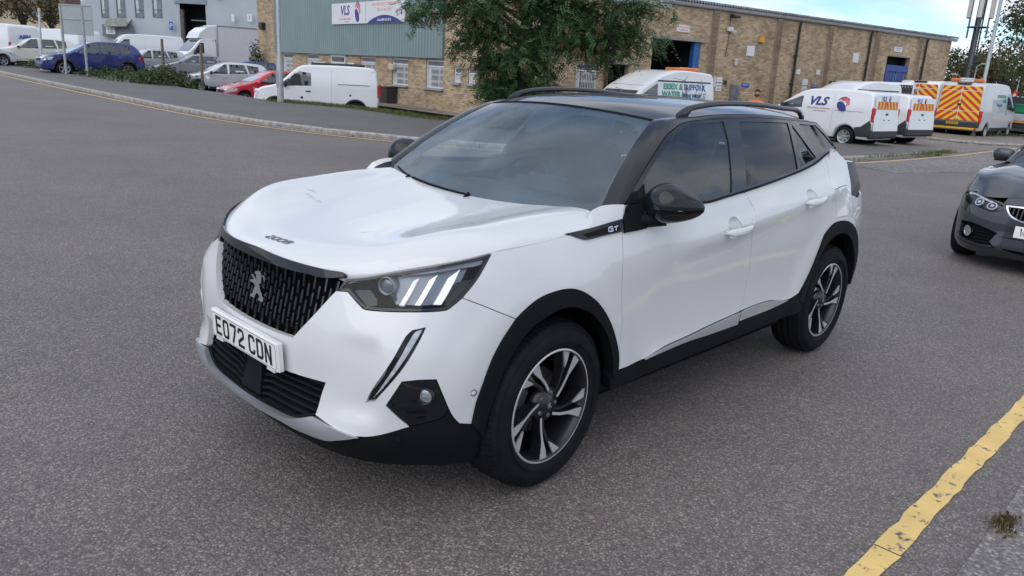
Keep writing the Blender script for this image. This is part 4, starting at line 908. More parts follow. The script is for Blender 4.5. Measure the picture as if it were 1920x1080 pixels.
    mb = MB(); a_ = [math.radians(t) for t in np.linspace(140,205,8)]; poly = [(.142*math.cos(t),.142*math.sin(t)) for t in a_]+[(.085*math.cos(t),.085*math.sin(t)) for t in a_[::-1]]; pr_(mb,poly,-.12,-.070); mb.build('brake_caliper', IRON, w)
    mb = MB(); pr = [(.20,-.19),(.02,-.18)]; pr = [(a,Y(b)) for a,b in pr]; mb.lathe(pr[::-1] if k < 0 else pr,32,'y'); mb.build('wheel_back', DARK, w)
wheel(0,.83,-1,.0455,49); wheel(2.605,.83,-1,0,62); wheel(0,.83,1,.0455,20); wheel(2.605,.83,1,0,40)
# ================================================================ ground
rnd = random.Random(7)
def asphalt(name, base, chips, scale, chip_amt=.5, patch=.25, bump=.5, lines=False):
    m = bpy.data.materials.new(name); m.use_nodes = True; nt = m.node_tree; N = nt.nodes; L = nt.links; b = N['Principled BSDF']
    tc = N.new('ShaderNodeTexCoord')
    def noise(sc, det=4, ro=.5):
        n = N.new('ShaderNodeTexNoise'); n.inputs['Scale'].default_value = sc; n.inputs['Detail'].default_value = det; n.inputs['Roughness'].default_value = ro; L.new(tc.outputs['Object'], n.inputs['Vector']); return n
    def mathn(op, a, c):
        q = N.new('ShaderNodeMath'); q.operation = op
        for i,x in enumerate((a,c)):
            if hasattr(x,'links'): L.new(x,q.inputs[i])
            else: q.inputs[i].default_value = x
        return q.outputs[0]
    v = N.new('ShaderNodeTexVoronoi'); v.inputs['Scale'].default_value = scale; v.inputs['Randomness'].default_value = 1; L.new(tc.outputs['Object'], v.inputs['Vector'])
    sp = N.new('ShaderNodeSeparateColor'); L.new(v.outputs['Color'], sp.inputs[0])
    r = N.new('ShaderNodeValToRGB'); L.new(sp.outputs[0], r.inputs[0]); e = r.color_ramp.elements
    e[0].position = 0; e[0].color = (*[c*.62 for c in base],1); e[1].position = 1; e[1].color = (*chips,1)
    for p,k in ((.45,.85),(.78,1.12),(.93,1.5)): x = e.new(p); x.color = (*[c*k for c in base],1)
    # dark binder between the stones
    rr = N.new('ShaderNodeValToRGB'); rr.color_ramp.elements[0].position = .28; rr.color_ramp.elements[0].color = (1,1,1,1); rr.color_ramp.elements[1].position = .62; rr.color_ramp.elements[1].color = (.42,.42,.43,1); L.new(v.outputs['Distance'], rr.inputs[0])
    mul = N.new('ShaderNodeMix'); mul.data_type = 'RGBA'; mul.blend_type = 'MULTIPLY'; mul.inputs[0].default_value = chip_amt; L.new(r.outputs[0], mul.inputs[6]); L.new(rr.outputs[0], mul.inputs[7])
    n1 = noise(.42,7,.66); n2 = noise(3.2,6,.7); pr = N.new('ShaderNodeValToRGB'); pr.color_ramp.elements[0].position = .32; pr.color_ramp.elements[1].position = .68
    pr.color_ramp.elements[0].color = (1-patch,1-patch,1-patch*.95,1); pr.color_ramp.elements[1].color = (1+patch*.6,1+patch*.58,1+patch*.55,1)
    L.new(mathn('ADD', mathn('MULTIPLY', n1.outputs['Fac'], .72), mathn('MULTIPLY', n2.outputs['Fac'], .28)), pr.inputs[0])
    m2 = N.new('ShaderNodeMix'); m2.data_type = 'RGBA'; m2.blend_type = 'MULTIPLY'; m2.inputs[0].default_value = 1; L.new(mul.outputs[2], m2.inputs[6]); L.new(pr.outputs[0], m2.inputs[7])
    L.new(m2.outputs[2], b.inputs['Base Color']); b.inputs['Roughness'].default_value = .66; b.inputs['Specular IOR Level'].default_value = .45
    bp = N.new('ShaderNodeBump'); bp.inputs['Strength'].default_value = bump; bp.inputs['Distance'].default_value = .006; L.new(v.outputs['Distance'], bp.inputs['Height']); bp.invert = True; L.new(bp.outputs[0], b.inputs['Normal'])
    return m
ROAD = asphalt('road_asphalt', (.205,.182,.168), (.38,.325,.275), 120, .65, .24)
OLDROAD = asphalt('worn_asphalt', (.21,.195,.18), (.52,.47,.41), 26, .55, .30)
PAVE = asphalt('pavement_asphalt', (.150,.141,.135), (.28,.265,.25), 110, .5, .22, .35)
PAVE2 = asphalt('near_pavement_asphalt', (.235,.215,.20), (.44,.39,.34), 70, .55, .25, .4)
YARD = asphalt('yard_concrete', (.24,.215,.185), (.42,.38,.33), 30, .4, .45, .3)
LOT = asphalt('lot_asphalt', (.09,.088,.086), (.2,.19,.18), 60, .5, .3)
KERBM = mat('kerb_concrete', (.33,.31,.285), rough=.85, var=.35, scale=9., bump=.4, bscale=80.)
def fill(poly, holes=(), h=None):
    loops = [poly,*holes]; V2 = []; E = []
    for l in loops: b = len(V2); n = len(l); V2 += [Vector(p) for p in l]; E += [(b+i,b+(i+1)%n) for i in range(n)]
    V,_,F,_,_,_ = delaunay_2d_cdt(V2,E,[],0,1e-6); cen = [sum((V[i] for i in f),Vector((0,0)))/len(f) for f in F]; ins = inside([tuple(c) for c in cen],loops)
    return [tuple(v) for v in V],[f if area2([V[i] for i in f]) > 0 else f[::-1] for f,k in zip(F,ins) if k]
def sheet(name, poly, m, z=0., holes=(), zf=None):
    V,F = fill(poly,holes); me = bpy.data.meshes.new(name)
    vs = [(x,y,z if zf is None else zf(x,y)) for x,y in V]; me.from_pydata(vs,[],F); me.materials.append(m); me.update(); o = bpy.data.objects.new(name,me); COL.objects.link(o); o.matrix_world = ROADM; return tag(o,kind='structure')
KL = [(7.6,62),(7.25,45),(7.05,36.9),(6.72,27),(6.56,20.5),(6.55,17.2),(6.80,14.5),(7.30,12.4),(7.95,10.95),(8.9,9.4),(10.2,7.9),(12.0,6.5),(14.4,5.35),(17.3,4.75),(19.4,4.58),(24.2,4.46)]
KL = smooth_loop(KL,.9,60,closed=False)
KR = smooth_loop([(33.6,8.6),(33.0,7.3),(32.9,6.3),(33.4,5.4),(34.6,4.7),(37.,4.3),(45,3.9),(75,3.2)],.9,60,closed=False)
LOTP = [(12.9,14.6),(16.4,14.9),(19.8,38.0),(20.2,59.5),(12.2,59.5),(12.6,40),(11.9,28),(12.1,20)]
road = sheet('road', [(-260,-260),(500,-260),(500,500),(-260,500)], ROAD, 0, [LOTP[::-1]])
def lot_z(x,y):
    k = smst(24,41,y); edge = min(1,max(0,(x-12.2)/1.3)); return float(-.62*(1-k)*1.0*(1 if x > 12.5 or y > 30 else .75)+.012*k)
sheet('car_park', [(11.6,14.2),(16.75,14.2),(20.2,38.5),(20.8,60.5),(11.4,60.5),(11.6,40),(11.4,28),(11.6,20)], LOT, 0, zf=lot_z)
# the verge falling from the pavement to the car park
def offs(pl, d):
    out = []
    for i,p in enumerate(pl):
        a = np.array(pl[max(0,i-1)]); b = np.array(pl[min(len(pl)-1,i+1)]); t = (b-a)/np.linalg.norm(b-a); out.append((p[0]-t[1]*d, p[1]+t[0]*d))
    return out
inner = offs(KL,.125)
PVB = [(24.2,9.5),(19,10.4),(15.6,12.6),(13.9,13.9),(12.75,15.2),(12.75,18),(12.1,19.9),(11.1,21.6),(11.4,25.4),(11.1,28.2),(12.3,36),(12.9,41.7),(12.0,52),(11.5,62)]
sheet('pavement', inner+PVB, PAVE, .112)
inr = offs(KR,.125)
def bank():
    P = PVB[3:]; a = [(p[0],p[1],.112) for p in P]; b = [(p[0]+1.4,p[1]+.2,lot_z(p[0]+1.4,p[1]+.2)-.05) for p in P]
    m_ = mat('bare_verge_earth',(.10,.085,.055),rough=.95,var=.5,scale=2.5,bump=.6,bscale=30.); mb = MB(); n = len(P); mb.add(a+b,[(i,i+1,n+i+1,n+i) for i in range(n-1)],True); o = mb.build('verge_bank', m_); o.matrix_world = ROADM; tag(o,kind='structure')
bank()
sheet('right_pavement', inr+[(75,8.8),(47,9.5),(38,9.2),(34.5,9.0)], YARD, .10)
sheet('yard', [(22.5,4.6),(27,4.62),(33.5,4.6),(80,3.0),(80,40),(15.8,40),(15.6,13.3),(18,10.6),(24.2,9.5)], YARD, .006)
sheet('worn_road', [(16.6,4.55),(27,4.4),(33.2,4.8),(80,2.8),(80,-1.5),(33,.9),(19,2.35),(15.9,3.1)], OLDROAD, .004)
def kerb_run(pl, name):
    root = sheet(name, pl+offs(pl,.125)[::-1], KERBM, .05)
    L = np.concatenate([[0],np.cumsum(np.linalg.norm(np.diff(np.array(pl),axis=0),axis=1))]); P = np.array(pl); n = int(L[-1]/.92)
    for i in range(n):
        a,b = i*.92+.006,(i+1)*.92-.006; q = lambda s: np.array([np.interp(s,L,P[:,0]),np.interp(s,L,P[:,1])]); A,B = q(a),q(b); t = (B-A)/np.linalg.norm(B-A); nn = np.array([-t[1],t[0]]); h = .118+rnd.uniform(-.004,.004)
        vs = []
        for p in (A,B):
            for d,z in ((.006,-.02),(.0,h-.022),(.022,h),(.128,h-.002),(.128,-.02)): vs.append((*(p+nn*d),z))
        mb = MB(); mb.add(vs,[(0,1,6,5)[::-1],(1,2,7,6)[::-1],(2,3,8,7)[::-1],(3,4,9,8)[::-1],(0,1,2,3,4),(5,6,7,8,9)[::-1]]); mb.build('kerb_stone', KERBM, root)
kerb_run(KL,'kerb'); kerb_run(KR,'kerb')
# painted lines
def worn_paint(name, col, wear):
    m = bpy.data.materials.new(name); m.use_nodes = True; nt = m.node_tree; N = nt.nodes; L = nt.links; b = N['Principled BSDF']; b.inputs['Roughness'].default_value = .7
    tc = N.new('ShaderNodeTexCoord'); n = N.new('ShaderNodeTexNoise'); n.inputs['Scale'].default_value = 16; n.inputs['Detail'].default_value = 8; n.inputs['Roughness'].default_value = .7; L.new(tc.outputs['Object'], n.inputs['Vector'])
    r = N.new('ShaderNodeValToRGB'); r.color_ramp.elements[0].position = wear; r.color_ramp.elements[1].position = wear+.05; L.new(n.outputs['Fac'], r.inputs[0])
    n2 = N.new('ShaderNodeTexNoise'); n2.inputs['Scale'].default_value = 5; n2.inputs['Detail'].default_value = 5; L.new(tc.outputs['Object'], n2.inputs['Vector'])
    c = N.new('ShaderNodeValToRGB'); c.color_ramp.elements[0].position = .3; c.color_ramp.elements[1].position = .7; c.color_ramp.elements[0].color = (*[x*.82 for x in col],1); c.color_ramp.elements[1].color = (*col,1); L.new(n2.outputs['Fac'], c.inputs[0])
    mx = N.new('ShaderNodeMix'); mx.data_type = 'RGBA'; L.new(r.outputs[0], mx.inputs[0]); mx.inputs[6].default_value = (.10,.095,.09,1); L.new(c.outputs[0], mx.inputs[7]); L.new(mx.outputs[2], b.inputs['Base Color']); return m
YEL = worn_paint('worn_yellow_paint', (.78,.55,.20), .39)
CREAM = worn_paint('faded_cream_paint', (.66,.50,.22), .38)
def wobble(a, b, n, w, seed):
    r = random.Random(seed); A,B = np.array(a),np.array(b); t = (B-A)/np.linalg.norm(B-A); nn = np.array([-t[1],t[0]]); L = []; R = []
    for i in range(n+1):
        p = A+(B-A)*i/n; L.append(tuple(p+nn*(w/2+r.uniform(-.006,.006)))); R.append(tuple(p-nn*(w/2+r.uniform(-.006,.006))))
    return L+R[::-1]
def pline(a, b): return wobble(a,b,60,.088,3)
yl = sheet('yellow_line', wobble((-2.5,-1.905),(.635,-1.954),40,.088,3), YEL, .004)
sheet('yellow_line', wobble((.642,-1.950),(9.5,-2.045),110,.090,5), YEL, .004)
lin = offs(KL,-.20); lin2 = offs(KL,-.30); sheet('kerb_line', lin+lin2[::-1], CREAM, .008)
l2 = offs(KR,-.25); l3 = offs(KR,-.33); sheet('kerb_line', l2+l3[::-1], CREAM, .008)
sheet('kerb_line', wobble((24.2,4.2),(33.3,4.45),30,.09,6), CREAM, .008)
# the far ground beyond the yards
# pavement edge at the lower right corner with its line of weeds
sheet('near_pavement', wobble((-6,-2.235),(12,-2.20),120,.09,9)[:121]+[(12,-9),(-6,-9)], PAVE2, .005)
# leaf litter, gravel
LITTER = mat('dry_leaf_litter', (.23,.15,.075), rough=.9, var=.45, scale=3.)
mb = MB(); P = np.array(KL)
for i in range(2600):
    k = rnd.random()*(len(P)-2); j = int(k); p = P[j]+(P[j+1]-P[j])*(k-j); t = P[j+1]-P[j]; t /= np.linalg.norm(t); nn = np.array([-t[1],t[0]]); q = p-nn*abs(rnd.gauss(.03,.06)); s = rnd.uniform(.008,.028); a = rnd.uniform(0,6.3)
    if (math.sin(j*1.7)+math.sin(j*.6+1)) < rnd.uniform(-1.6,.9): continue
    c,s_ = math.cos(a)*s,math.sin(a)*s; h = rnd.uniform(.012,.028); mb.add([(q[0]+c,q[1]+s_,h),(q[0]-s_*.5,q[1]+c*.5,h+.006),(q[0]-c,q[1]-s_,h-.003),(q[0]+s_*.5,q[1]-c*.5,h+.004)],[(0,1,2,3)])
for i in range(380):
    x,y = rnd.uniform(-3,9),rnd.uniform(-2.2,9)
    s = rnd.uniform(.004,.011); a = rnd.uniform(0,6.3); c,s_ = math.cos(a)*s,math.sin(a)*s; mb.add([(x+c,y+s_,.008),(x-s_*.5,y+c*.5,.011),(x-c,y-s_,.007),(x+s_*.5,y-c*.5,.009)],[(0,1,2,3)])
o = mb.build('leaf_litter', LITTER); o.matrix_world = ROADM; tag(o,kind='stuff')
PALE = mat('pale_chewing_gum', (.42,.40,.38), rough=.8)
mb = MB()
for i in range(260):
    y = rnd.uniform(10,40); x = rnd.uniform(7.6,11.5); s = rnd.uniform(.012,.03); mb.add([(x+s*math.cos(k*1.05),y+s*math.sin(k*1.05),.116) for k in range(6)],[(0,1,2,3,4,5)])
o = mb.build('pavement_spots', PALE); o.matrix_world = ROADM; tag(o,kind='stuff')
def foliage_mat(name, cols, trans=.25):
    m = bpy.data.materials.new(name); m.use_nodes = True; nt = m.node_tree; N = nt.nodes; L = nt.links; b = N['Principled BSDF']; g = N.new('ShaderNodeNewGeometry'); r = N.new('ShaderNodeValToRGB'); L.new(g.outputs['Random Per Island'], r.inputs[0])
    e = r.color_ramp.elements; e[0].position = 0; e[0].color = (*cols[0],1); e[1].position = 1; e[1].color = (*cols[-1],1)
    for i,c in enumerate(cols[1:-1]): x = e.new((i+1)/(len(cols)-1)); x.color = (*c,1)
    L.new(r.outputs[0], b.inputs['Base Color']); b.inputs['Roughness'].default_value = .55; b.inputs['Specular IOR Level'].default_value = .3
    t = N.new('ShaderNodeBsdfTranslucent'); L.new(r.outputs[0], t.inputs[0]); mx = N.new('ShaderNodeMixShader'); mx.inputs[0].default_value = trans; L.new(b.outputs[0], mx.inputs[1]); L.new(t.outputs[0], mx.inputs[2]); L.new(mx.outputs[0], N['Material Output'].inputs[0]); return m
GRASS = foliage_mat('grass_blades', [(.045,.08,.022),(.075,.12,.03),(.13,.14,.05),(.23,.19,.09)])
DRYG = foliage_mat('dry_weeds', [(.05,.05,.02),(.10,.085,.04),(.16,.12,.06),(.22,.17,.10)])
def grass(name, pts, n, h, r=.35, z0=.10, m=None):
    """tufts of blades along a line of (x, y)"""
    mb = MB(); P = np.array(pts)
    for i in range(n):
        k = rnd.random()*(len(P)-1); j = min(int(k),len(P)-2); p = P[j]+(P[j+1]-P[j])*(k-j); x = p[0]+rnd.gauss(0,r); y = p[1]+rnd.gauss(0,r); hh = h*rnd.uniform(.4,1.2); a = rnd.uniform(0,6.3); w = .007; l = rnd.uniform(0,.6)*hh; c,s = math.cos(a),math.sin(a)
        mb.add([(x-s*w,y+c*w,z0),(x+s*w,y-c*w,z0),(x+s*w*.6+c*l*.4,y-c*w*.6+s*l*.4,z0+hh*.6),(x+c*l,y+s*l,z0+hh)],[(0,1,2),(0,2,3)])
    o = mb.build(name, m or GRASS); o.matrix_world = ROADM; return tag(o,kind='stuff')
grass('verge_grass', [(11.2,21.3),(11.9,20.1),(12.6,18.3),(12.7,16.2)], 5200, .105, .26)
grass('verge_grass', [(12.6,16.4),(12.6,15.0),(13.6,14.0)], 1500, .10, .3)
grass('kerb_weeds', [(21.5,4.36),(24.3,4.3)], 700, .10, .10)
grass('kerb_weeds', [(18.0,4.6),(21.5,4.42)], 250, .08, .06)
grass('post_weeds', [(41.0,7.6),(42.4,7.6),(44.2,7.0)], 900, .22, .35, .06)
grass('corner_weeds', [(1.12,-2.20),(1.27,-2.21)], 170, .020, .022, .008, DRYG)
HEDGE = foliage_mat('ground_cover_leaves', [(.018,.034,.012),(.035,.062,.018),(.06,.095,.03),(.10,.12,.045)])
def leafmass(name, blobs, n, m, size, z0=.0, kind=None, label=None, cat=None, shell=.55):
    mb = MB(); w = np.array([b[3]*b[4]*b[5] for b in blobs])**.67; w = w/w.sum()
    for bi,bl in enumerate(blobs):
        for i in range(int(n*w[bi])):
            d = np.array([rnd.gauss(0,1) for _ in range(3)]); d /= np.linalg.norm(d); r = 1-(1-shell)*rnd.random()**2; r *= 1+.14*math.sin(d[0]*9+bi)+.10*math.sin(d[1]*11+d[2]*7)
            p = np.array(bl[:3])+d*r*np.array(bl[3:6])
            if p[2] < z0: continue
            u = d+np.array([rnd.gauss(0,.7) for _ in range(3)]); u /= np.linalg.norm(u); t = np.cross(u,[rnd.gauss(0,1) for _ in range(3)]); t /= np.linalg.norm(t); s = size*rnd.uniform(.6,1.3); v = np.cross(u,t)
            mb.add([p-t*s*.5,p+v*s*.28,p+t*s*.5,p-v*s*.28],[(0,1,2,3)])
    o = mb.build(name, m)
    return tag(o,label,cat,None,kind)
# ================================================================ the brick works building on the corner
C0 = np.array([16.70,16.41]); DL = np.array([.145,.989]); DR = np.array([.983,-.182]); DL = DL/np.linalg.norm(DL); DR = DR/np.linalg.norm(DR)
def wall_M(o, ex):
    ex = Vector((ex[0],ex[1],0)).normalized(); ez = ex.cross(Vector((0,0,1))); return Matrix([[ex[0],0,ez[0],o[0]],[ex[1],0,ez[1],o[1]],[0,1,0,o[2] if len(o) > 2 else 0],[0,0,0,1]])
WML = wall_M((*C0,0), -DL)                           # a = -t, b = height, c = outwards
WMR = wall_M((*C0,0), DR)
bld = thing('brick_building', 'long tan brick works building with grey green cladding and a corrugated roof edge', 'building', (C0[0],C0[1],-.6))
def wpart(o, M, parent=None, base=None):
    p = parent or bld
    o.parent = p; o.matrix_parent_inverse = Matrix.Identity(4); o.matrix_basis = (Matrix.Translation((-C0[0],-C0[1],.6)) @ M) if p is bld else Matrix.Identity(4); return o
def brick_mat(name, cols):
    m = bpy.data.materials.new(name); m.use_nodes = True; nt = m.node_tree; N = nt.nodes; L = nt.links; b = N['Principled BSDF']; b.inputs['Roughness'].default_value = .9; b.inputs['Specular IOR Level'].default_value = .2
    g = N.new('ShaderNodeNewGeometry'); oi = N.new('ShaderNodeObjectInfo'); ad = N.new('ShaderNodeMath'); ad.operation = 'ADD'; L.new(g.outputs['Random Per Island'], ad.inputs[0]); L.new(oi.outputs['Random'], ad.inputs[1]); fr = N.new('ShaderNodeMath'); fr.operation = 'FRACT'; L.new(ad.outputs[0], fr.inputs[0])
    r = N.new('ShaderNodeValToRGB'); L.new(fr.outputs[0], r.inputs[0]); e = r.color_ramp.elements; e[0].color = (*cols[0],1); e[1].color = (*cols[-1],1)
    for i,c in enumerate(cols[1:-1]): x = e.new((i+1)/(len(cols)-1)); x.color = (*c,1)
    tc = N.new('ShaderNodeTexCoord'); n = N.new('ShaderNodeTexNoise'); n.inputs['Scale'].default_value = .9; n.inputs['Detail'].default_value = 6; n.inputs['Roughness'].default_value = .65
    L.new(g.outputs['Position'], n.inputs['Vector']); r2 = N.new('ShaderNodeValToRGB'); r2.color_ramp.elements[0].position = .30; r2.color_ramp.elements[1].position = .62; r2.color_ramp.elements[0].color = (.70,.68,.66,1); r2.color_ramp.elements[1].color = (1.08,1.06,1.03,1); L.new(n.outputs['Fac'], r2.inputs[0])
    mx = N.new('ShaderNodeMix'); mx.data_type = 'RGBA'; mx.blend_type = 'MULTIPLY'; mx.inputs[0].default_value = 1; L.new(r.outputs[0], mx.inputs[6]); L.new(r2.outputs[0], mx.inputs[7]); L.new(mx.outputs[2], b.inputs['Base Color']); return m
BRICK = brick_mat('buff_brick', [(.33,.245,.165),(.42,.32,.215),(.47,.365,.245),(.51,.40,.27),(.57,.46,.32)])
PIERB = brick_mat('darker_brick', [(.20,.14,.10),(.26,.185,.13),(.30,.22,.155)])
MORTAR = mat('mortar', (.31,.255,.195), rough=.95, var=.25, scale=1.2)
brick_me = None
def brick_verts(a0,a1,b0,b1,c0=.0,c1=.010): return [(a0,b0,c0),(a1,b0,c0),(a1,b1,c0),(a0,b1,c0),(a0+.003,b0+.003,c1),(a1-.003,b0+.003,c1),(a1-.003,b1-.003,c1),(a0+.003,b1-.003,c1)]
BF = [(4,5,6,7),(0,1,5,4),(1,2,6,5),(2,3,7,6),(3,0,4,7)]
def brick_wall(M, a0, a1, b0, b1, openings, depth=.10, pick=None, seed=1, m=None, c=0., mortar=True):
    """a wall face: mortar sheet with its openings and reveals, and every brick proud of it"""
    global brick_me
    m = m or BRICK; r = random.Random(seed)
    if mortar:
        V,F = fill([(a0,b0),(a1,b0),(a1,b1),(a0,b1)],[[(p,q),(s,q),(s,t),(p,t)] for p,q,s,t in openings]); mb = MB(); mb.add([(x,y,c) for x,y in V],F)
        for p,q,s,t in openings:
            vs = [(p,q,c),(s,q,c),(s,t,c),(p,t,c)]; v2 = [(x,y,c-depth) for x,y,_ in vs]; mb.add(vs+v2,[(i,(i+1)%4,4+(i+1)%4,4+i) for i in range(4)])
        wpart(mb.build('wall', MORTAR), M)
    rest = MB(); n_ind = 0; first = None
    for k in range(int((b1-b0)/.075)):
        z0 = b0+k*.075; z1 = z0+.066
        if z1 > b1: break
        x = a0-(.1125 if k % 2 else 0)
        while x < a1:
            p,q = max(a0,x),min(a1,x+.215); x += .225
            if q-p < .03: continue
            segs = [(p,q)]
            for o in openings:
                if z0 < o[3]-.005 and z1 > o[1]+.005:
                    ns = []
                    for s,e in segs:
                        if e <= o[0] or s >= o[2]: ns.append((s,e)); continue
                        if s < o[0]-.03: ns.append((s,o[0]))
                        if e > o[2]+.03: ns.append((o[2],e))
                    segs = ns
            for s,e in segs:
                if pick and n_ind < 300 and pick(s,z0) and e-s > .21:
                    if brick_me is None:
                        q_ = MB(); q_.add(brick_verts(0,.215,0,.066),BF); ob = q_.build('brick', m); brick_me = ob.data
                    else: ob = bpy.data.objects.new('brick',brick_me); COL.objects.link(ob)
                    wpart(ob, M @ Matrix.Translation((s,z0,c+r.uniform(-.0015,.0015)))); n_ind += 1
                else:
                    dz = r.uniform(-.0015,.0015); rest.add([(x_,y_,z_+c+dz) for x_,y_,z_ in brick_verts(s,e,z0,z1)],BF)
    o = wpart(rest.build('brickwork', m), M); o['kind'] = 'stuff'
# openings of the left wall, in (t from the corner, height)
WIN = [(3.32,.83,4.55,1.84),(5.90,.83,7.18,1.86),(8.62,.90,9.98,1.87),(14.35,.95,15.72,1.89),(17.46,.92,18.78,1.88)]
DOOR = (11.46,-.55,12.98,1.9)
SW = [(2.17,1.09,2.63,1.62),(1.23,1.09,1.71,1.63),(.36,1.09,.80,1.60)]
fl_ = lambda w: (-w[2],w[1],-w[0],w[3])
openL = [fl_(w) for w in WIN+[DOOR]+SW]
nearb = lambda a,b: -5.6 < a < -1.15 and -.20 < b < 1.07
brick_wall(WML, -22.28, 0, -.64, 1.95, openL, pick=nearb, seed=3)
brick_wall(WML, -3.30, 0, 1.95, 5.4, [(-2.45,2.29,-2.27,2.43)], seed=4)
brick_wall(WML, -22.28, -19.46, 1.95, 5.4, [], seed=5)
OPR = [(3.45,.75,4.46,2.0),(4.98,-.6,6.0,2.05),(7.15,-.6,9.86,3.10),(23.75,-.7,25.95,3.32)]
brick_wall(WMR, 0, 29.9, -.75, 4.42, OPR, depth=.22, seed=6)
for t in (10.36,14.52,18.36,22.35,26.4):             # piers between the bays, in darker brick than the wall
    brick_wall(WMR, t, t+.34, -.70, 4.36, [], seed=int(t), m=PIERB, c=.10)
    mb = MB(); mb.box((t+.17,1.83,.05),(.338,5.06,.098)); wpart(mb.build('pier', MORTAR), WMR)
# body behind the faces so that the building is solid from the other sides
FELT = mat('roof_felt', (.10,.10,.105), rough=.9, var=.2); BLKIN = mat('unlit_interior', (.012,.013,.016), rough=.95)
DEPTH = 18.
def quad(name, pts, m):
    mb = MB(); mb.add([(p[0]-C0[0],p[1]-C0[1],p[2]+.6) for p in pts],[tuple(range(len(pts)))]); o = mb.build(name, m, bld); return o
pL = C0+DL*22.28; pR = C0+DR*29.9; pX = C0+DL*22.28+DR*29.9
quad('flat_roof', [(*C0,5.36),(*(C0+DR*8),5.36),(*(pL+DR*8),5.36),(*pL,5.36)][::1], FELT)
quad('end_wall', [(*pR,-.8),(*pX,-.8),(*pX,4.42),(*pR,4.42)], mat('rendered_brick',(.30,.22,.15),rough=.9,var=.2))
quad('end_wall', [(*pX,-.8),(*pL,-.8),(*pL,5.4),(*pX,5.4)], MATS['rendered_brick'])
def Rp(t,z,c=0): n = np.array([DR[1],-DR[0]]); p = C0+DR*t+n*c; return (p[0],p[1],z)
quad('return_wall', [Rp(0,4.42,-.02),Rp(0,5.4,-.02),Rp(8.,5.4,-.02),Rp(8.,4.42,-.02)][::-1], MATS['rendered_brick'])
mb = MB()                                             # corrugated roof rising from the gutter
nC = 29*6*4; vs = []
for i in range(nC+1):
    t = 7.9+(30.15-7.9)*i/nC; w = .045*math.sin(t*2*math.pi/.165)
    vs += [(t,4.60+w,.24),(t,4.55+w,.24),(t,5.05+w,-8.)]
mb.add(vs,[((i*3),(i*3+3),(i*3+5),(i*3+2)) for i in range(nC)]+[(i*3+1,i*3+4,i*3+3,i*3) for i in range(nC)],True)
wpart(mb.build('corrugated_roof', mat('weathered_cement_sheet',(.20,.20,.205),rough=.9,var=.35,scale=3.)), WMR)
GUT = mat('grey_gutter', (.42,.44,.46), rough=.5, var=.12); PIPE = mat('black_pipe', (.015,.016,.02), rough=.5)
mb = MB(); vs = []; pr = [(.02,.06),(.0,-.03),(.05,-.075),(.12,-.06),(.15,.04),(.15,.055)]
for t in np.linspace(7.3,30.2,40): vs += [(t,4.47+b,.03+c) for c,b in pr]
mb.add(vs,[(i*6+k,i*6+k+1,(i+1)*6+k+1,(i+1)*6+k) for i in range(39) for k in range(5)],True); wpart(mb.build('gutter', GUT), WMR)
mb = MB(); mb.box((3.95,4.30,.03),(7.9,.16,.07)); wpart(mb.build('fascia', GUT), WMR)
for t,zt in ((16.08,4.36),(21.85,4.36),(27.17,4.36),(4.80,2.6)):
    mb = MB(); mb.tube([(t,zt,.14),(t,zt-.18,.10),(t,-.6,.10)],.055,10); 
    for z in (.6,1.7,2.9): mb.box((t,z,.06),(.17,.05,.10))
    wpart(mb.build('downpipe', PIPE), WMR)
# cladding: ribbed sheets over the left front
CLAD = mat('grey_green_cladding', (.215,.285,.285), rough=.5, var=.05, scale=.8, metal=.1)
mb = MB(); vs = []; t = 3.30; prof = []
while t < 19.46:
    prof += [(t,.10),(t+.085,.10),(t+.115,.055),(t+.185,.055),(t+.215,.10)]; t += .215
for a,c in prof: vs += [(-a,1.95,c),(-a,5.4,c)]
mb.add(vs,[(2*i,2*i+1,2*i+3,2*i+2) for i in range(len(prof)-1)]); wpart(mb.build('cladding', CLAD), WML)
mb = MB(); mb.box((-11.38,1.93,.07),(16.2,.05,.12)); mb.box((-3.31,3.67,.06),(.05,3.46,.10)); mb.box((-19.47,3.67,.06),(.05,3.46,.10)); wpart(mb.build('cladding_trim', mat('trim_grey_green',(.17,.23,.24),rough=.5)), WML)
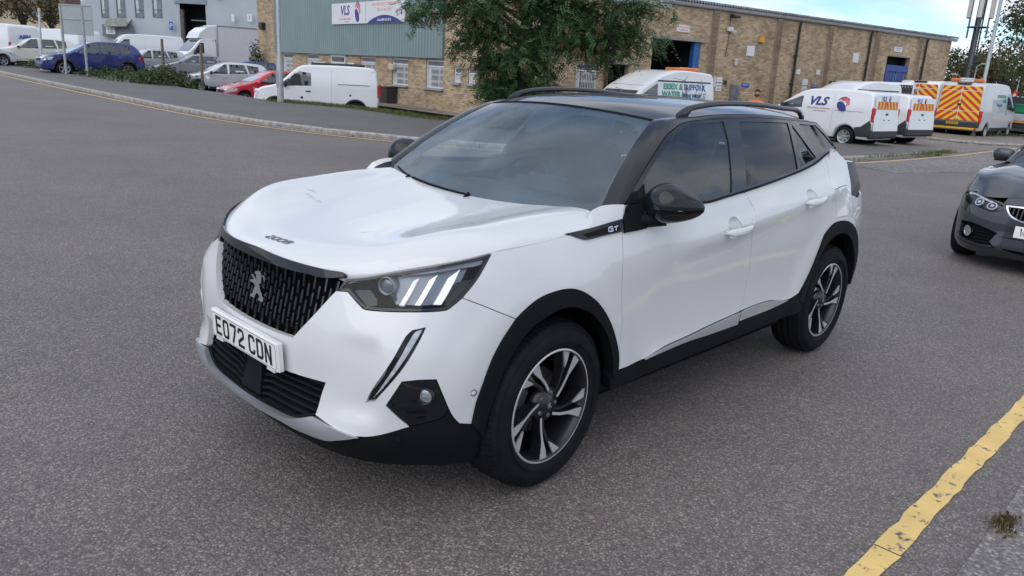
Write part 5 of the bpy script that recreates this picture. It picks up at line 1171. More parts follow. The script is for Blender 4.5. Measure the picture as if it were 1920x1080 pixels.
# windows
UPVC = mat('white_window_frame', (.66,.67,.67), rough=.4, var=.05); SILLM = mat('grey_sill', (.30,.32,.36), rough=.7, var=.1)
PANE = mat('dark_window_pane', (.05,.065,.07), rough=.06, spec=.8, var=.5, scale=3.); BLIND = mat('pale_blind', (.52,.54,.53), rough=.8, var=.1); LOUV = mat('louvre_grey', (.16,.17,.19), rough=.6, var=.2)
def window(M, w, mull=None, transom=.20, grille=True, sill=True, blind=.2):
    a0,b0,a1,b1 = w; e = .05; c = -.07
    fb = MB()
    for x0,y0,x1,y1 in ((a0,b0,a0+e,b1),(a1-e,b0,a1,b1),(a0+e,b0,a1-e,b0+e),(a0+e,b1-e,a1-e,b1),(a0+e,b1-transom-e,a1-e,b1-transom)): fb.box(((x0+x1)/2,(y0+y1)/2,c),(x1-x0,y1-y0,.05))
    if mull: fb.box((a0+(a1-a0)*mull,(b0+b1-transom)/2,c),(.045,b1-b0-transom-2*e,.048))
    fr = wpart(fb.build('window', UPVC), M)
    mb = MB(); mb.box(((a0+a1)/2,(b0+b1-transom)/2,c-.02),(a1-a0-.09,b1-b0-transom-.09,.01)); wpart(mb.build('pane', PANE), M, fr)
    mb = MB(); mb.box(((a0+a1)/2,b1-transom/2-.01,c-.01),(a1-a0-.1,transom-.05,.012)); wpart(mb.build('upper_pane', LOUV), M, fr)
    if blind:
        mb = MB(); wd = (a1-a0)*blind; mb.box((a0+e+wd/2,(b0+b1-transom)/2,c-.012),(wd-.01,b1-b0-transom-.11,.006)); wpart(mb.build('blind', BLIND), M, fr)
    if grille:
        mb = MB(); n = max(5,int((a1-a0)/.11)); H = b1-transom-b0-.1; x0 = a0+e+(a1-a0)*blind
        for i in range(n):
            x = x0+(a1-e-x0)*(i+.5)/n; d = (a1-e-x0)/n*.5
            mb.box((x,b0+.05+H/2,c+.034),(.016,H,.012))
            for fz in (.27,.62,.92):
                mb.tube([(x,b0+.05+H*fz-.06,c+.034),(x+d,b0+.05+H*fz,c+.036),(x,b0+.05+H*fz+.06,c+.038)],.007,4); mb.tube([(x,b0+.05+H*fz-.06,c+.034),(x-d,b0+.05+H*fz,c+.036),(x,b0+.05+H*fz+.06,c+.038)],.007,4)
        wpart(mb.build('security_grille', UPVC), M, fr)
    if sill: mb = MB(); mb.box(((a0+a1)/2,b0-.035,.02),(a1-a0+.1,.07,.22)); wpart(mb.build('window_sill', SILLM), M, fr)
for w in WIN: window(WML, fl_(w), mull=.70)
for w in SW: window(WML, fl_(w), None, .17, grille=False, blind=.6)
window(WMR, OPR[0], None, .22)
mb = MB(); mb.box((-12.22,.65,-.06),(1.40,2.45,.04)); wpart(mb.build('entrance_glass', PANE), WML)
mb = MB(); 
for x,y,w_,h_ in ((-12.93,.67,.09,2.5),(-11.51,.67,.09,2.5),(-12.22,1.85,1.5,.09),(-12.22,1.55,1.4,.08),(-12.05,.6,.08,1.9)): mb.box((x,y,-.03),(w_,h_,.07))
mb.box((-13.6,.9,.30),(1.15,.06,.06)); mb.box((-13.6,1.5,.30),(1.15,.08,.06)); mb.box((-14.15,.5,.30),(.07,2.0,.06)); mb.box((-13.05,.5,.30),(.07,2.0,.06)); wpart(mb.build('entrance_door', UPVC), WML)
# big opening, blue jamb, blue doors
BLUE = mat('bright_blue_paint', (.015,.10,.30), rough=.5, var=.15); NAVY = mat('blue_door_paint', (.02,.05,.26), rough=.45, var=.1)
for (a0,b0,a1,b1),dp in ((OPR[1],1.2),(OPR[2],6.),(OPR[3],.6)):
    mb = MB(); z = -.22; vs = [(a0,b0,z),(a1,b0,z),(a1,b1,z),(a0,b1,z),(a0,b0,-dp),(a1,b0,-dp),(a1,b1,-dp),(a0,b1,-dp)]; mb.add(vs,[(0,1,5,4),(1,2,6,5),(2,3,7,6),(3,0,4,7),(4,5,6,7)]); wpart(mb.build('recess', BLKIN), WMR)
mb = MB(); mb.box((9.68,1.24,-.12),(.34,3.66,.20)); wpart(mb.build('door_jamb', BLUE), WMR)
mb = MB(); mb.box((8.5,3.17,.03),(3.1,.14,.12)); wpart(mb.build('lintel', mat('concrete_lintel',(.30,.27,.23),rough=.9,var=.2)), WMR)
mb = MB(); mb.box((5.5,2.12,.02),(1.2,.13,.08)); wpart(mb.build('lintel', MATS['concrete_lintel']), WMR)
for k,a in enumerate((24.40,25.35)):
    mb = MB(); mb.box((a,.95,-.10),(.86,3.3,.06)); d_ = wpart(mb.build('blue_door', NAVY), WMR)
    mb = MB(); 
    for x in (a-.40,a+.40): mb.box((x,.95,-.06),(.025,3.2,.02))
    wpart(mb.build('door_edge', mat('pale_blue_trim',(.25,.30,.42),rough=.5)), WMR, d_)
mb = MB(); mb.box((23.88,1.1,-.05),(.16,3.6,.16)); mb.box((24.9,2.75,-.05),(2.0,.30,.12)); wpart(mb.build('door_frame', NAVY), WMR)
# boards, lamps and boxes on the walls
WSIGN = mat('white_sign_board', (.66,.67,.69), rough=.5, var=.04); CRAFT = mat('sign_blue', (.03,.10,.42), rough=.5)
VBLUE = mat('logo_blue', (.025,.035,.20), rough=.45); VRED = mat('logo_red', (.62,.09,.05), rough=.45); GREYT = mat('small_print_grey', (.25,.26,.30), rough=.6)
def wtext(s, a, b, size, m, M, parent, c, xs=1., shear=0., bold=0.):
    o = text('sign_text', s, size, m, None, Matrix.Translation((a,b,c)), .004, xs, shear=shear, bold=bold); return wpart(o, M, parent) if parent is not bld else wpart(o, M)
def logo(par, place, r):
    """round swoosh: blue cap, two red bands, blue leaf below; place maps (x, y) to a point frame by panel-like prism"""
    def arcpoly(r0,r1,a0,a1,sq=.8):
        n = 14; o = [(r1*math.cos(math.radians(a0+(a1-a0)*i/n)),r1*math.sin(math.radians(a0+(a1-a0)*i/n))) for i in range(n+1)]
        return o+[(r0*math.cos(math.radians(a1+(a0-a1)*i/n)),r0*math.sin(math.radians(a1+(a0-a1)*i/n))) for i in range(n+1)]
    P = [('logo_cap',VBLUE,arcpoly(.90,1.0,35,150)),('logo_band',VRED,arcpoly(.68,.86,-8,128)),('logo_band',VRED,arcpoly(.44,.60,-30,120)),
         ('logo_leaf',VBLUE,[(-.95,.18),(-.6,.36),(-.25,.30),(.1,.05),(.38,-.32),(.52,-.72),(.30,-.94),(-.1,-.99),(-.5,-.85),(-.82,-.5),(-.96,-.1)])]
    return [(n,m,[(x*r,y*r) for x,y in q]) for n,m,q in P]
def wboard(M, a0, b0, a1, b1, m, name='sign_board', c=.03, d=.03, parent=None):
    mb = MB(); mb.box(((a0+a1)/2,(b0+b1)/2,c),(a1-a0,b1-b0,d)); return wpart(mb.build(name, m), M, parent)
sg = thing('shop_sign', 'long white VLS sign with a red and blue swoosh on the green cladding', 'sign'); sg.matrix_world = WML
def splace(o): o.parent = sg; o.matrix_basis = Matrix.Identity(4); return o
mb = MB(); mb.box((-9.23,3.63,.13),(6.5,.86,.05)); splace(mb.build('board', WSIGN)); mb = MB(); mb.box((-9.2,3.63,.158),(.012,.86,.006)); splace(mb.build('board_joint', GREYT))
splace(text('sign_letters','VLS',.54,VBLUE,None,Matrix.Translation((-11.15,3.74,.157)),.006,1.05,shear=.12,bold=.012)); splace(text('sign_letters','VEHICLE LEASING & SERVICE',.085,VRED,None,Matrix.Translation((-11.15,3.40,.157)),.004)); splace(text('sign_letters','www.vls-ltd.com',.06,GREYT,None,Matrix.Translation((-11.0,3.29,.157)),.004))
splace(text('sign_letters','HGV AND LIGHT COMMERCIAL',.15,mat('sign_orange',(.70,.22,.12),rough=.5),None,Matrix.Translation((-7.6,3.92,.157)),.004,.95)); splace(text('sign_letters','Class 4, 5 and 7 MOT',.15,MATS['sign_orange'],None,Matrix.Translation((-7.6,3.72,.157)),.004,.95))
for n_,m_,q in logo(None,None,.41):
    mb = MB(); mb.prism([(x*.66-9.93,y+3.66) for x,y in q],.004,lambda a,b,h: (a,b,.157+h)); splace(mb.build(n_, m_))
mb = MB(); mb.prism([(-9.05+2.9*i/16,3.205+.30*math.sin(math.pi*i/16)**.8) for i in range(17)],.004,lambda a,b,h: (a,b,.157+h)); splace(mb.build('sign_arch', VBLUE)); splace(text('sign_letters','Call us 0845 612 40 12',.13,WSIGN,None,Matrix.Translation((-7.6,3.32,.164)),.004,.95,bold=.004))
def fixture(name, label, cat, M, shape, m, group=None):
    mb = MB(); shape(mb); o = mb.build(name, m); o.matrix_world = M; return tag(o,label,cat,group)
fixture('wall_lamp','dark box lamp high on the brick pier left of the cladding','wall lamp',WML,lambda mb: mb.prism([(-21.5,3.40),(-21.05,3.40),(-21.05,3.08),(-21.30,3.02),(-21.5,3.12)],.22,lambda a,b,h:(a,b,.01+h)),PIPE)
fixture('alarm_box','small cream box fixed over a barred window','alarm box',WML,lambda mb: mb.box((-7.02,1.50,.10),(.36,.24,.16),bev=.03),mat('cream_plastic',(.50,.46,.33),rough=.6))
fixture('notice_board','blank white notice beside the entrance door','notice',WML,lambda mb: mb.box((-10.85,1.46,.03),(.62,.24,.02)),WSIGN)
fixture('utility_cabinet','tall dark brown metal cabinet standing against the brick wall','cabinet',WML,lambda mb: (mb.box((-7.1,.05,.30),(.84,1.30,.44),bev=.012),mb.box((-7.1,.715,.30),(.88,.03,.48))),mat('brown_cabinet',(.035,.028,.030),rough=.6,var=.1))
fixture('vent','small dark vent high in the brick above the narrow windows','vent',WML,lambda mb: mb.box((-2.36,2.36,-.05),(.17,.13,.08)),PIPE)
def wsign(label, M, a0, b0, a1, b1, lines, m=None, tm=None, cat='sign', group=None, sz=.08):
    t = thing('wall_sign', label, cat, group=group); t.matrix_world = M
    mb = MB(); mb.box(((a0+a1)/2,(b0+b1)/2,.03),(a1-a0,b1-b0,.02)); o = mb.build('board', m or WSIGN); o.parent = t
    for i,s in enumerate(lines):
        b = b1-(b1-b0)*(i+.5+.25)/(len(lines)+.5); x = text('sign_letters', s, sz, tm or GREYT, None, Matrix.Translation(((a0+a1)/2,b,.042)), .003); x.parent = t
    return t
wsign('white two line sign above the big dark doorway',WMR,8.33,3.42,9.07,3.68,['Warehouse Goods','2 Units 27-37'],tm=VRED,sz=.095)
wsign('white sign above the blue double doors',WMR,24.2,3.56,24.95,3.80,['WAREHOUSE','EXIT 02'],sz=.09)
wsign('white safety notice with red heading by the doorway',WMR,10.60,1.42,10.98,1.78,['NOTICE','Safety first','Report to','the office'],tm=VRED,sz=.07)
wsign('tall white warning notice with black symbol by the doorway',WMR,11.02,1.24,11.36,1.80,['!','WARNING','fork lift','trucks'],tm=INK,sz=.075)
wsign('narrow tall white warning notice beside the black downpipe',WMR,16.95,1.35,17.33,1.95,['!','WARNING','CCTV'],tm=INK,sz=.09)
wsign('blue name plate left of the worker in orange',WMR,12.67,1.47,13.17,1.61,['RECEPTION'],m=CRAFT,tm=WSIGN,sz=.07)
wsign('blue name plate right of the narrow white notice',WMR,17.65,1.58,18.12,1.72,['EXIT ONLY'],m=CRAFT,tm=WSIGN,sz=.07)
wsign('blank white board below the orange alarm',WMR,12.72,2.74,13.22,3.16,[])
wsign('blank white board high between two downpipes',WMR,20.68,2.86,21.16,3.30,[])
wsign('small blank white board just right of the second downpipe',WMR,16.36,2.13,16.66,2.36,[])
wsign('small blank white board left of the third dark pier',WMR,17.90,2.17,18.18,2.40,[])
fixture('alarm_beacon','orange alarm sounder high on the long brick wall','alarm',WMR,lambda mb: mb.prism([(13.38,3.34),(13.70,3.34),(13.64,3.58),(13.46,3.58)],.12,lambda a,b,h:(a,b,.03+h)),mat('alarm_orange',(.62,.30,.04),rough=.5))
fixture('security_camera','white security camera above the doorway corner','camera',WMR,lambda mb: (mb.box((11.42,3.72,.10),(.28,.17,.14),bev=.02),mb.lathe([(.09,0),(.085,-.06),(.05,-.11),(0,-.12)],16,'y',(11.56,3.66,.22))),WSIGN)
fixture('flood_light','grey flood lamp under the gutter','flood lamp',WMR,lambda mb: (mb.box((11.45,4.20,.25),(.34,.10,.30),bev=.02),mb.box((11.45,4.27,.08),(.06,.06,.2))),PIPE)
fixture('bulkhead_lamp','oval grey bulkhead lamp beside the white board','wall lamp',WMR,lambda mb: mb.lathe([(.0,.10),(.10,.085),(.14,.03),(.145,0)],20,'x') if False else mb.box((12.07,2.43,.07),(.18,.30,.12),bev=.05),GUT)
fixture('key_pad','grey entry keypad box with a dark panel','keypad',WMR,lambda mb: (mb.box((12.15,1.2,.09),(.40,.66,.16)),mb.box((12.27,1.22,.19),(.16,.48,.05))),mat('keypad_grey',(.16,.17,.19),rough=.5,var=.2))
fixture('wall_vent','small dark vent beside the notices','vent',WMR,lambda mb: mb.box((11.60,1.60,.0),(.22,.17,.04)),PIPE)
mb = MB(); mb.tube([(11.48,3.62,.02),(11.44,3.0,.02),(11.40,2.65,.02)],.012,5); mb.tube([(11.45,4.2,.02),(11.46,3.8,.02)],.010,5); wpart(mb.build('wall_cable', PIPE), WMR)
# ================================================================ trees and shrubs
R3 = np.array([.686,-.727,0.]); F3 = np.array([.727,.686,0.]); U3 = np.array([0,0,1.])      # right, away, up as seen from the road
BARK = mat('tree_bark', (.060,.048,.038), rough=.95, var=.4, scale=8., bump=.7, bscale=40.)
LOCUST = foliage_mat('locust_leaves', [(.034,.080,.042),(.058,.125,.060),(.080,.160,.072),(.115,.195,.080),(.16,.22,.085)], .4)
PODS = foliage_mat('brown_seed_pods', [(.10,.045,.025),(.17,.080,.045),(.25,.12,.07)], .1)
def spray(mb, p, d, ln, n, lw):
    """a feather leaf: a row of small leaflet pairs along a drooping stem"""
    d = d/np.linalg.norm(d); s = np.cross(d,[rnd.gauss(0,.5),rnd.gauss(0,.5),1.]); s /= np.linalg.norm(s)+1e-9; up = np.cross(s,d)
    for k in range(n):
        t = (k+.6)/n; c = p+d*ln*t-U3*.28*ln*t*t; w = lw*(1-.35*abs(t-.45))
        for sg in (-1,1):
            a = s*sg+d*.35+up*rnd.uniform(-.35,.15); a /= np.linalg.norm(a); b = d*.36*w
            mb.add([c+a*.004,c+a*w*.55-b,c+a*w,c+a*w*.55+b],[(0,1,2,3)])
def bez(a,b,c,n): t = np.linspace(0,1,n)[:,None]; return (1-t)**2*a+2*t*(1-t)*b+t*t*c
def locust():
    B = np.array([13.05,11.85,zg(13.05,11.85)-.05]); P = lambda r,u,f=0.: B+R3*r+U3*u+F3*f
    t = thing('locust_tree', 'leafy locust tree with brown seed pods in front of the brick building', 'tree', tuple(B))
    wood = MB(); tr = [P(.10,-.05),P(.06,.8),P(-.05,1.7),P(.04,2.5),P(.15,3.4),P(.10,4.6)]; wood.tube(bez(tr[0],tr[2]+.0,tr[3],8).tolist()+[tr[4],tr[5]],[.24,.21,.19,.18,.175,.17,.165,.16,.14,.10],12)
    tips = []
    # main limbs: (tip right, tip up, tip away, start height, lift in the middle)
    limbs = [(-3.1,2.75,.2,2.3,.9),(-2.3,3.4,-.7,2.6,.7),(-1.7,2.3,.5,2.1,.5),(-1.3,2.9,-1.0,2.4,.6),(-.7,1.65,-.3,1.7,.3),(-.9,1.0,.3,1.3,.2),(.5,2.0,-.7,1.9,.4),(1.1,2.5,.3,2.3,.6),
             (1.6,2.35,-.6,2.2,.5),(2.2,2.0,.2,2.3,.9),(2.7,2.3,-.4,2.6,.8),(3.2,2.15,.3,2.5,.9),(3.75,2.2,-.2,2.6,1.1),(2.6,2.9,.4,2.9,.8),(3.3,3.2,-.3,3.0,.6),(1.4,3.2,.2,2.9,.6),(.4,3.4,-.5,2.8,.4),(-.5,3.6,.5,2.9,.4),
             (-3.2,3.6,.4,2.9,.7),(-2.6,4.5,-.3,3.2,.5),(2.2,4.0,-.6,3.2,.5),(3.4,4.4,.3,3.4,.5),(.2,5.0,.2,4.0,.3),(-1.2,4.9,.6,3.8,.3),(1.4,5.0,-.2,4.0,.3),(-.2,1.9,-.6,1.8,.3),(.1,.9,-.5,1.0,.2),(-.6,.45,-.1,.7,.15),(.35,.5,-.2,.6,.1)]
    for i,(r,u,f,h0,lift) in enumerate(limbs):
        a = P(.02,h0); c = P(r,u,f); b = (a+c)/2+U3*lift; pts = bez(a,b,c,9); wood.tube(pts,np.linspace(.060 if h0 > 1.5 else .03,.008,9),6); ln = np.linalg.norm(c-a)
        for k in range(int(4+ln*4.2)):
            q = rnd.uniform(.14,1.0)**.9; p0 = pts[int(q*8)]; d = (c-a)/ln*rnd.uniform(.2,.9)+np.array([rnd.gauss(0,.55),rnd.gauss(0,.55),rnd.gauss(-.05,.35)]); l = rnd.uniform(.35,.95); e = p0+d/np.linalg.norm(d)*l; m = (p0+e)/2+U3*.12; e = e-U3*.10
            tw = bez(p0,m,e,5); wood.tube(tw,np.linspace(.012,.004,5),4,cap=False); tips.append((tw,q))
    o = wood.build('trunk', BARK, t); o.matrix_basis = Matrix.Translation(-Vector(B))
    mb = MB(); pods = MB()
    for tw,q in tips:
        for k in range(rnd.randint(24,34)):
            s = rnd.uniform(.1,1.); p = tw[min(4,int(s*5))]+np.array([rnd.gauss(0,.15),rnd.gauss(0,.15),rnd.gauss(0,.13)]); d = np.array([rnd.gauss(0,1),rnd.gauss(0,1),rnd.gauss(-.35,.4)]); spray(mb,p,d,rnd.uniform(.18,.34),rnd.randint(5,7),rnd.uniform(.055,.085))
        e = tw[4]; side_ = (e-B)@R3
        if rnd.random() < (.42 if abs(side_) > 1.9 else .16):
            c = e+np.array([rnd.gauss(0,.10),rnd.gauss(0,.10),-.08])
            for k in range(rnd.randint(8,20)):
                p = c+np.array([rnd.gauss(0,.07),rnd.gauss(0,.07),rnd.gauss(-.03,.07)]); l = rnd.uniform(.07,.12); a = rnd.uniform(0,6.3); w = np.array([math.cos(a),math.sin(a),0])*.012
                pods.add([p-w,p+w,p+w*.8-U3*l,p-w*.8-U3*l*1.05],[(0,1,2,3)])
    o = mb.build('crown', LOCUST, t); o.matrix_basis = Matrix.Translation(-Vector(B))
    # ivy leaves closing the lower part round the stem
    iv = MB(); blobs = [(-.15,1.15,0,.75,.75),(-.55,.55,0,.45,.55),(.2,1.8,-.1,.85,.7),(-.3,2.2,.1,.9,.6),(.55,1.2,0,.45,.6),(-.75,1.5,0,.4,.6),(.1,.3,0,.5,.5)]
    for r,u,f,w,h in blobs:
        for i in range(430):
            d = np.array([rnd.gauss(0,1) for _ in range(3)]); d /= np.linalg.norm(d); q = .55+.45*rnd.random()**.5; q *= 1+.15*math.sin(7*d[0]+5*d[2]+r*3); p = P(r,u,f)+R3*d[0]*w*q+F3*d[1]*w*q+U3*d[2]*h*q
            if p[2] < B[2]+.05: continue
            spray(iv,p,d+np.array([0,0,-.5]),rnd.uniform(.14,.24),rnd.randint(4,6),rnd.uniform(.05,.075))
    o = iv.build('lower_leaves', LOCUST, t); o.matrix_basis = Matrix.Translation(-Vector(B))
    o = pods.build('seed_pods', PODS, t); o.matrix_basis = Matrix.Translation(-Vector(B))
locust()
FAR1 = foliage_mat('dull_green_leaves', [(.026,.044,.018),(.048,.072,.026),(.075,.098,.036),(.11,.12,.045)], .2)
FAR2 = foliage_mat('autumn_tinged_leaves', [(.030,.042,.016),(.055,.066,.022),(.085,.080,.026),(.15,.09,.03)], .2)
def far_tree(base, h, w, label, m, seed, n=1500, size=.34, name='tree', lean=0., group=None):
    r = random.Random(seed); t = thing(name, label, 'tree', base, group=group); wd = MB(); wd.tube([(0,0,-.3),(lean*.3,0,h*.3),(lean,0,h*.72)],[w*.055,w*.045,w*.015],8); mb = MB()
    cl = []
    for i in range(15):
        a = r.uniform(0,6.3); z = h*r.uniform(.34,.95); rr_ = w*.5*(1-.75*abs((z/h-.58)/.5)**1.6)*r.uniform(.35,1.0); c = np.array([rr_*math.cos(a)+lean*z/h,rr_*math.sin(a),z]); cl.append((c,w*r.uniform(.13,.26)))
        wd.tube([(lean*.3,0,h*r.uniform(.25,.5)),tuple(c*np.array([.5,.5,.9])),tuple(c)],[w*.018,w*.012,w*.004],5)
    for c,q in cl:
        for i in range(n//15):
            d = np.array([r.gauss(0,1) for _ in range(3)]); d /= np.linalg.norm(d); p = c+d*q*r.random()**.45*np.array([1,1,.8]); u = np.array([r.gauss(0,1) for _ in range(3)]); u /= np.linalg.norm(u); v = np.cross(u,d); v /= np.linalg.norm(v)+1e-9; s = size*r.uniform(.5,1.2)
            mb.add([p-u*s*.5,p+v*s*.3,p+u*s*.5,p-v*s*.3],[(0,1,2,3)])
    wd.build('trunk', BARK, t); mb.build('crown', m, t); return t
def gpos(px, d, dz=0.): p = at(px,200,d); return (p[0],p[1],zg(p[0],p[1])+dz)
# the row of trees behind the yard on the right, each its own tree
ft = [(1790,92,7.2,8,FAR1,'dark round tree just right of the brick building end',.0),(1822,84,6.4,7,FAR2,'autumn tinted tree beside the phone mast foot',.0),(1846,96,9.5,9,FAR1,'tall dull green tree between the mast and the lamp post',.0),(1872,80,7.2,8,FAR2,'yellowing tree behind the chevron van roof',.0),
      (1905,88,11.5,9,FAR1,'tall loose tree right of the leaning lamp post',.0),(1925,60,11.5,9,FAR1,'big near tree cut by the right picture edge',.4),(1760,104,6.0,8,FAR1,'low tree showing over the far roof corner',.0),(1890,110,9.,12,FAR1,'wide pale tree far behind the lamp post',.0)]
for i,(px,d,h,w,m,lb,ln) in enumerate(ft): far_tree(gpos(px,d),h*(1.0),w,lb,m,20+i,1500 if d > 70 else 3200,.40 if d > 70 else .30,lean=ln)
# bare trees by the house at the far left
for i,(px,d,h,w,lb) in enumerate([(2,78,6.4,4,'thin bare tree at the left picture edge'),(62,84,6.8,4,'bare tree in front of the cream house'),(112,82,6.2,3.5,'bare tree beside the grey works building')]):
    r = random.Random(60+i); b = gpos(px,d); t = thing('bare_tree', lb, 'tree', b); wd = MB(); wd.tube([(0,0,-.3),(0,0,h*.45)],[.16,.10],8)
    for k in range(26):
        a = r.uniform(0,6.3); s0 = h*r.uniform(.25,.5); e = np.array([math.cos(a)*w*.5*r.uniform(.3,1),math.sin(a)*w*.5*r.uniform(.3,1),h*r.uniform(.55,1.0)]); pts = bez(np.array([0,0,s0]),np.array([e[0]*.3,e[1]*.3,e[2]*.8]),e,5); wd.tube(pts,np.linspace(.05,.012,5),5)
        for q in range(5):
            p = pts[r.randint(2,4)]; d_ = np.array([r.gauss(0,.5),r.gauss(0,.5),r.uniform(.1,.8)]); wd.tube([p,p+d_*.6,p+d_],[.018,.012,.006],4)
    wd.build('trunk', BARK, t)
    mb = MB()
    for k in range(420):
        p = np.array([r.gauss(0,w*.25),r.gauss(0,w*.25),h*r.uniform(.5,1)]); u = np.array([r.gauss(0,1) for _ in range(3)])*.16; v = np.array([r.gauss(0,1) for _ in range(3)])*.09; mb.add([p-u,p+v,p+u,p-v],[(0,1,2,3)])
    mb.build('crown', FAR2, t)
# low planting along the car park
lm = lambda r,f,u: None
GC = []
for px,d,w in ((95,40.5,1.6),(140,39,1.7),(190,36.8,1.8),(235,34.6,1.7),(275,32.8,1.5)):
    p = at(px,150,d); GC.append((p[0],p[1],zg(p[0],p[1])+.12,1.5,2.2,.42))
o = leafmass('ground_cover', GC, 5200, HEDGE, .16, kind='stuff')
b = at(306,150,31.5); zb = zg(b[0],b[1])
o = leafmass('rounded_shrub', [(b[0],b[1],zb+.22,.95,.95,.62),(b[0]+.5,b[1]-.6,zb+.12,.7,.7,.5),(b[0]-.4,b[1]+.5,zb+.10,.6,.7,.5)], 3800, HEDGE, .12, z0=zb-.1, label='dense rounded green shrub at the end of the low planting', cat='shrub')
p = at(480,115,41.5); o = leafmass('conifer', [(p[0],p[1],zg(p[0],p[1])+.8,.38,.38,1.35)], 1500, FAR1, .12, label='narrow dark conifer at the corner of the brick pier', cat='shrub')
# ================================================================ the other vehicles (local frame: x forward from the tail, y to the left, z up)
VGLASS = mat('vehicle_glass', (.030,.040,.046), rough=.04, coat=1., spec=.8, var=.5, scale=1.5)
VRUB = RUBBER; WTRIM = mat('dark_bumper_plastic', (.028,.030,.034), rough=.6, var=.1)
LREDL = mat('red_lamp', (.45,.02,.025), rough=.15, coat=1., var=.15, scale=15.); LCLR = mat('clear_lamp', (.55,.57,.60), rough=.12, coat=1., metal=.3, var=.3, scale=18.)
AMBER = mat('amber_beacon', (.65,.16,.03), rough=.25, coat=.6, var=.15); YPLATE = mat('plate_yellow', (.62,.36,.02), rough=.4)
VWHITE = mat('van_white_paint', (.72,.735,.75), rough=.4, coat=.8, var=.03, scale=1.)
HUBC = mat('wheel_trim_silver', (.45,.46,.48), rough=.35, metal=.7, var=.15)
def notch(cx, r, z=.30, n=12): return [(cx-r*math.cos(math.pi*i/n), z+r*math.sin(math.pi*i/n)*.98) for i in range(n+1)]
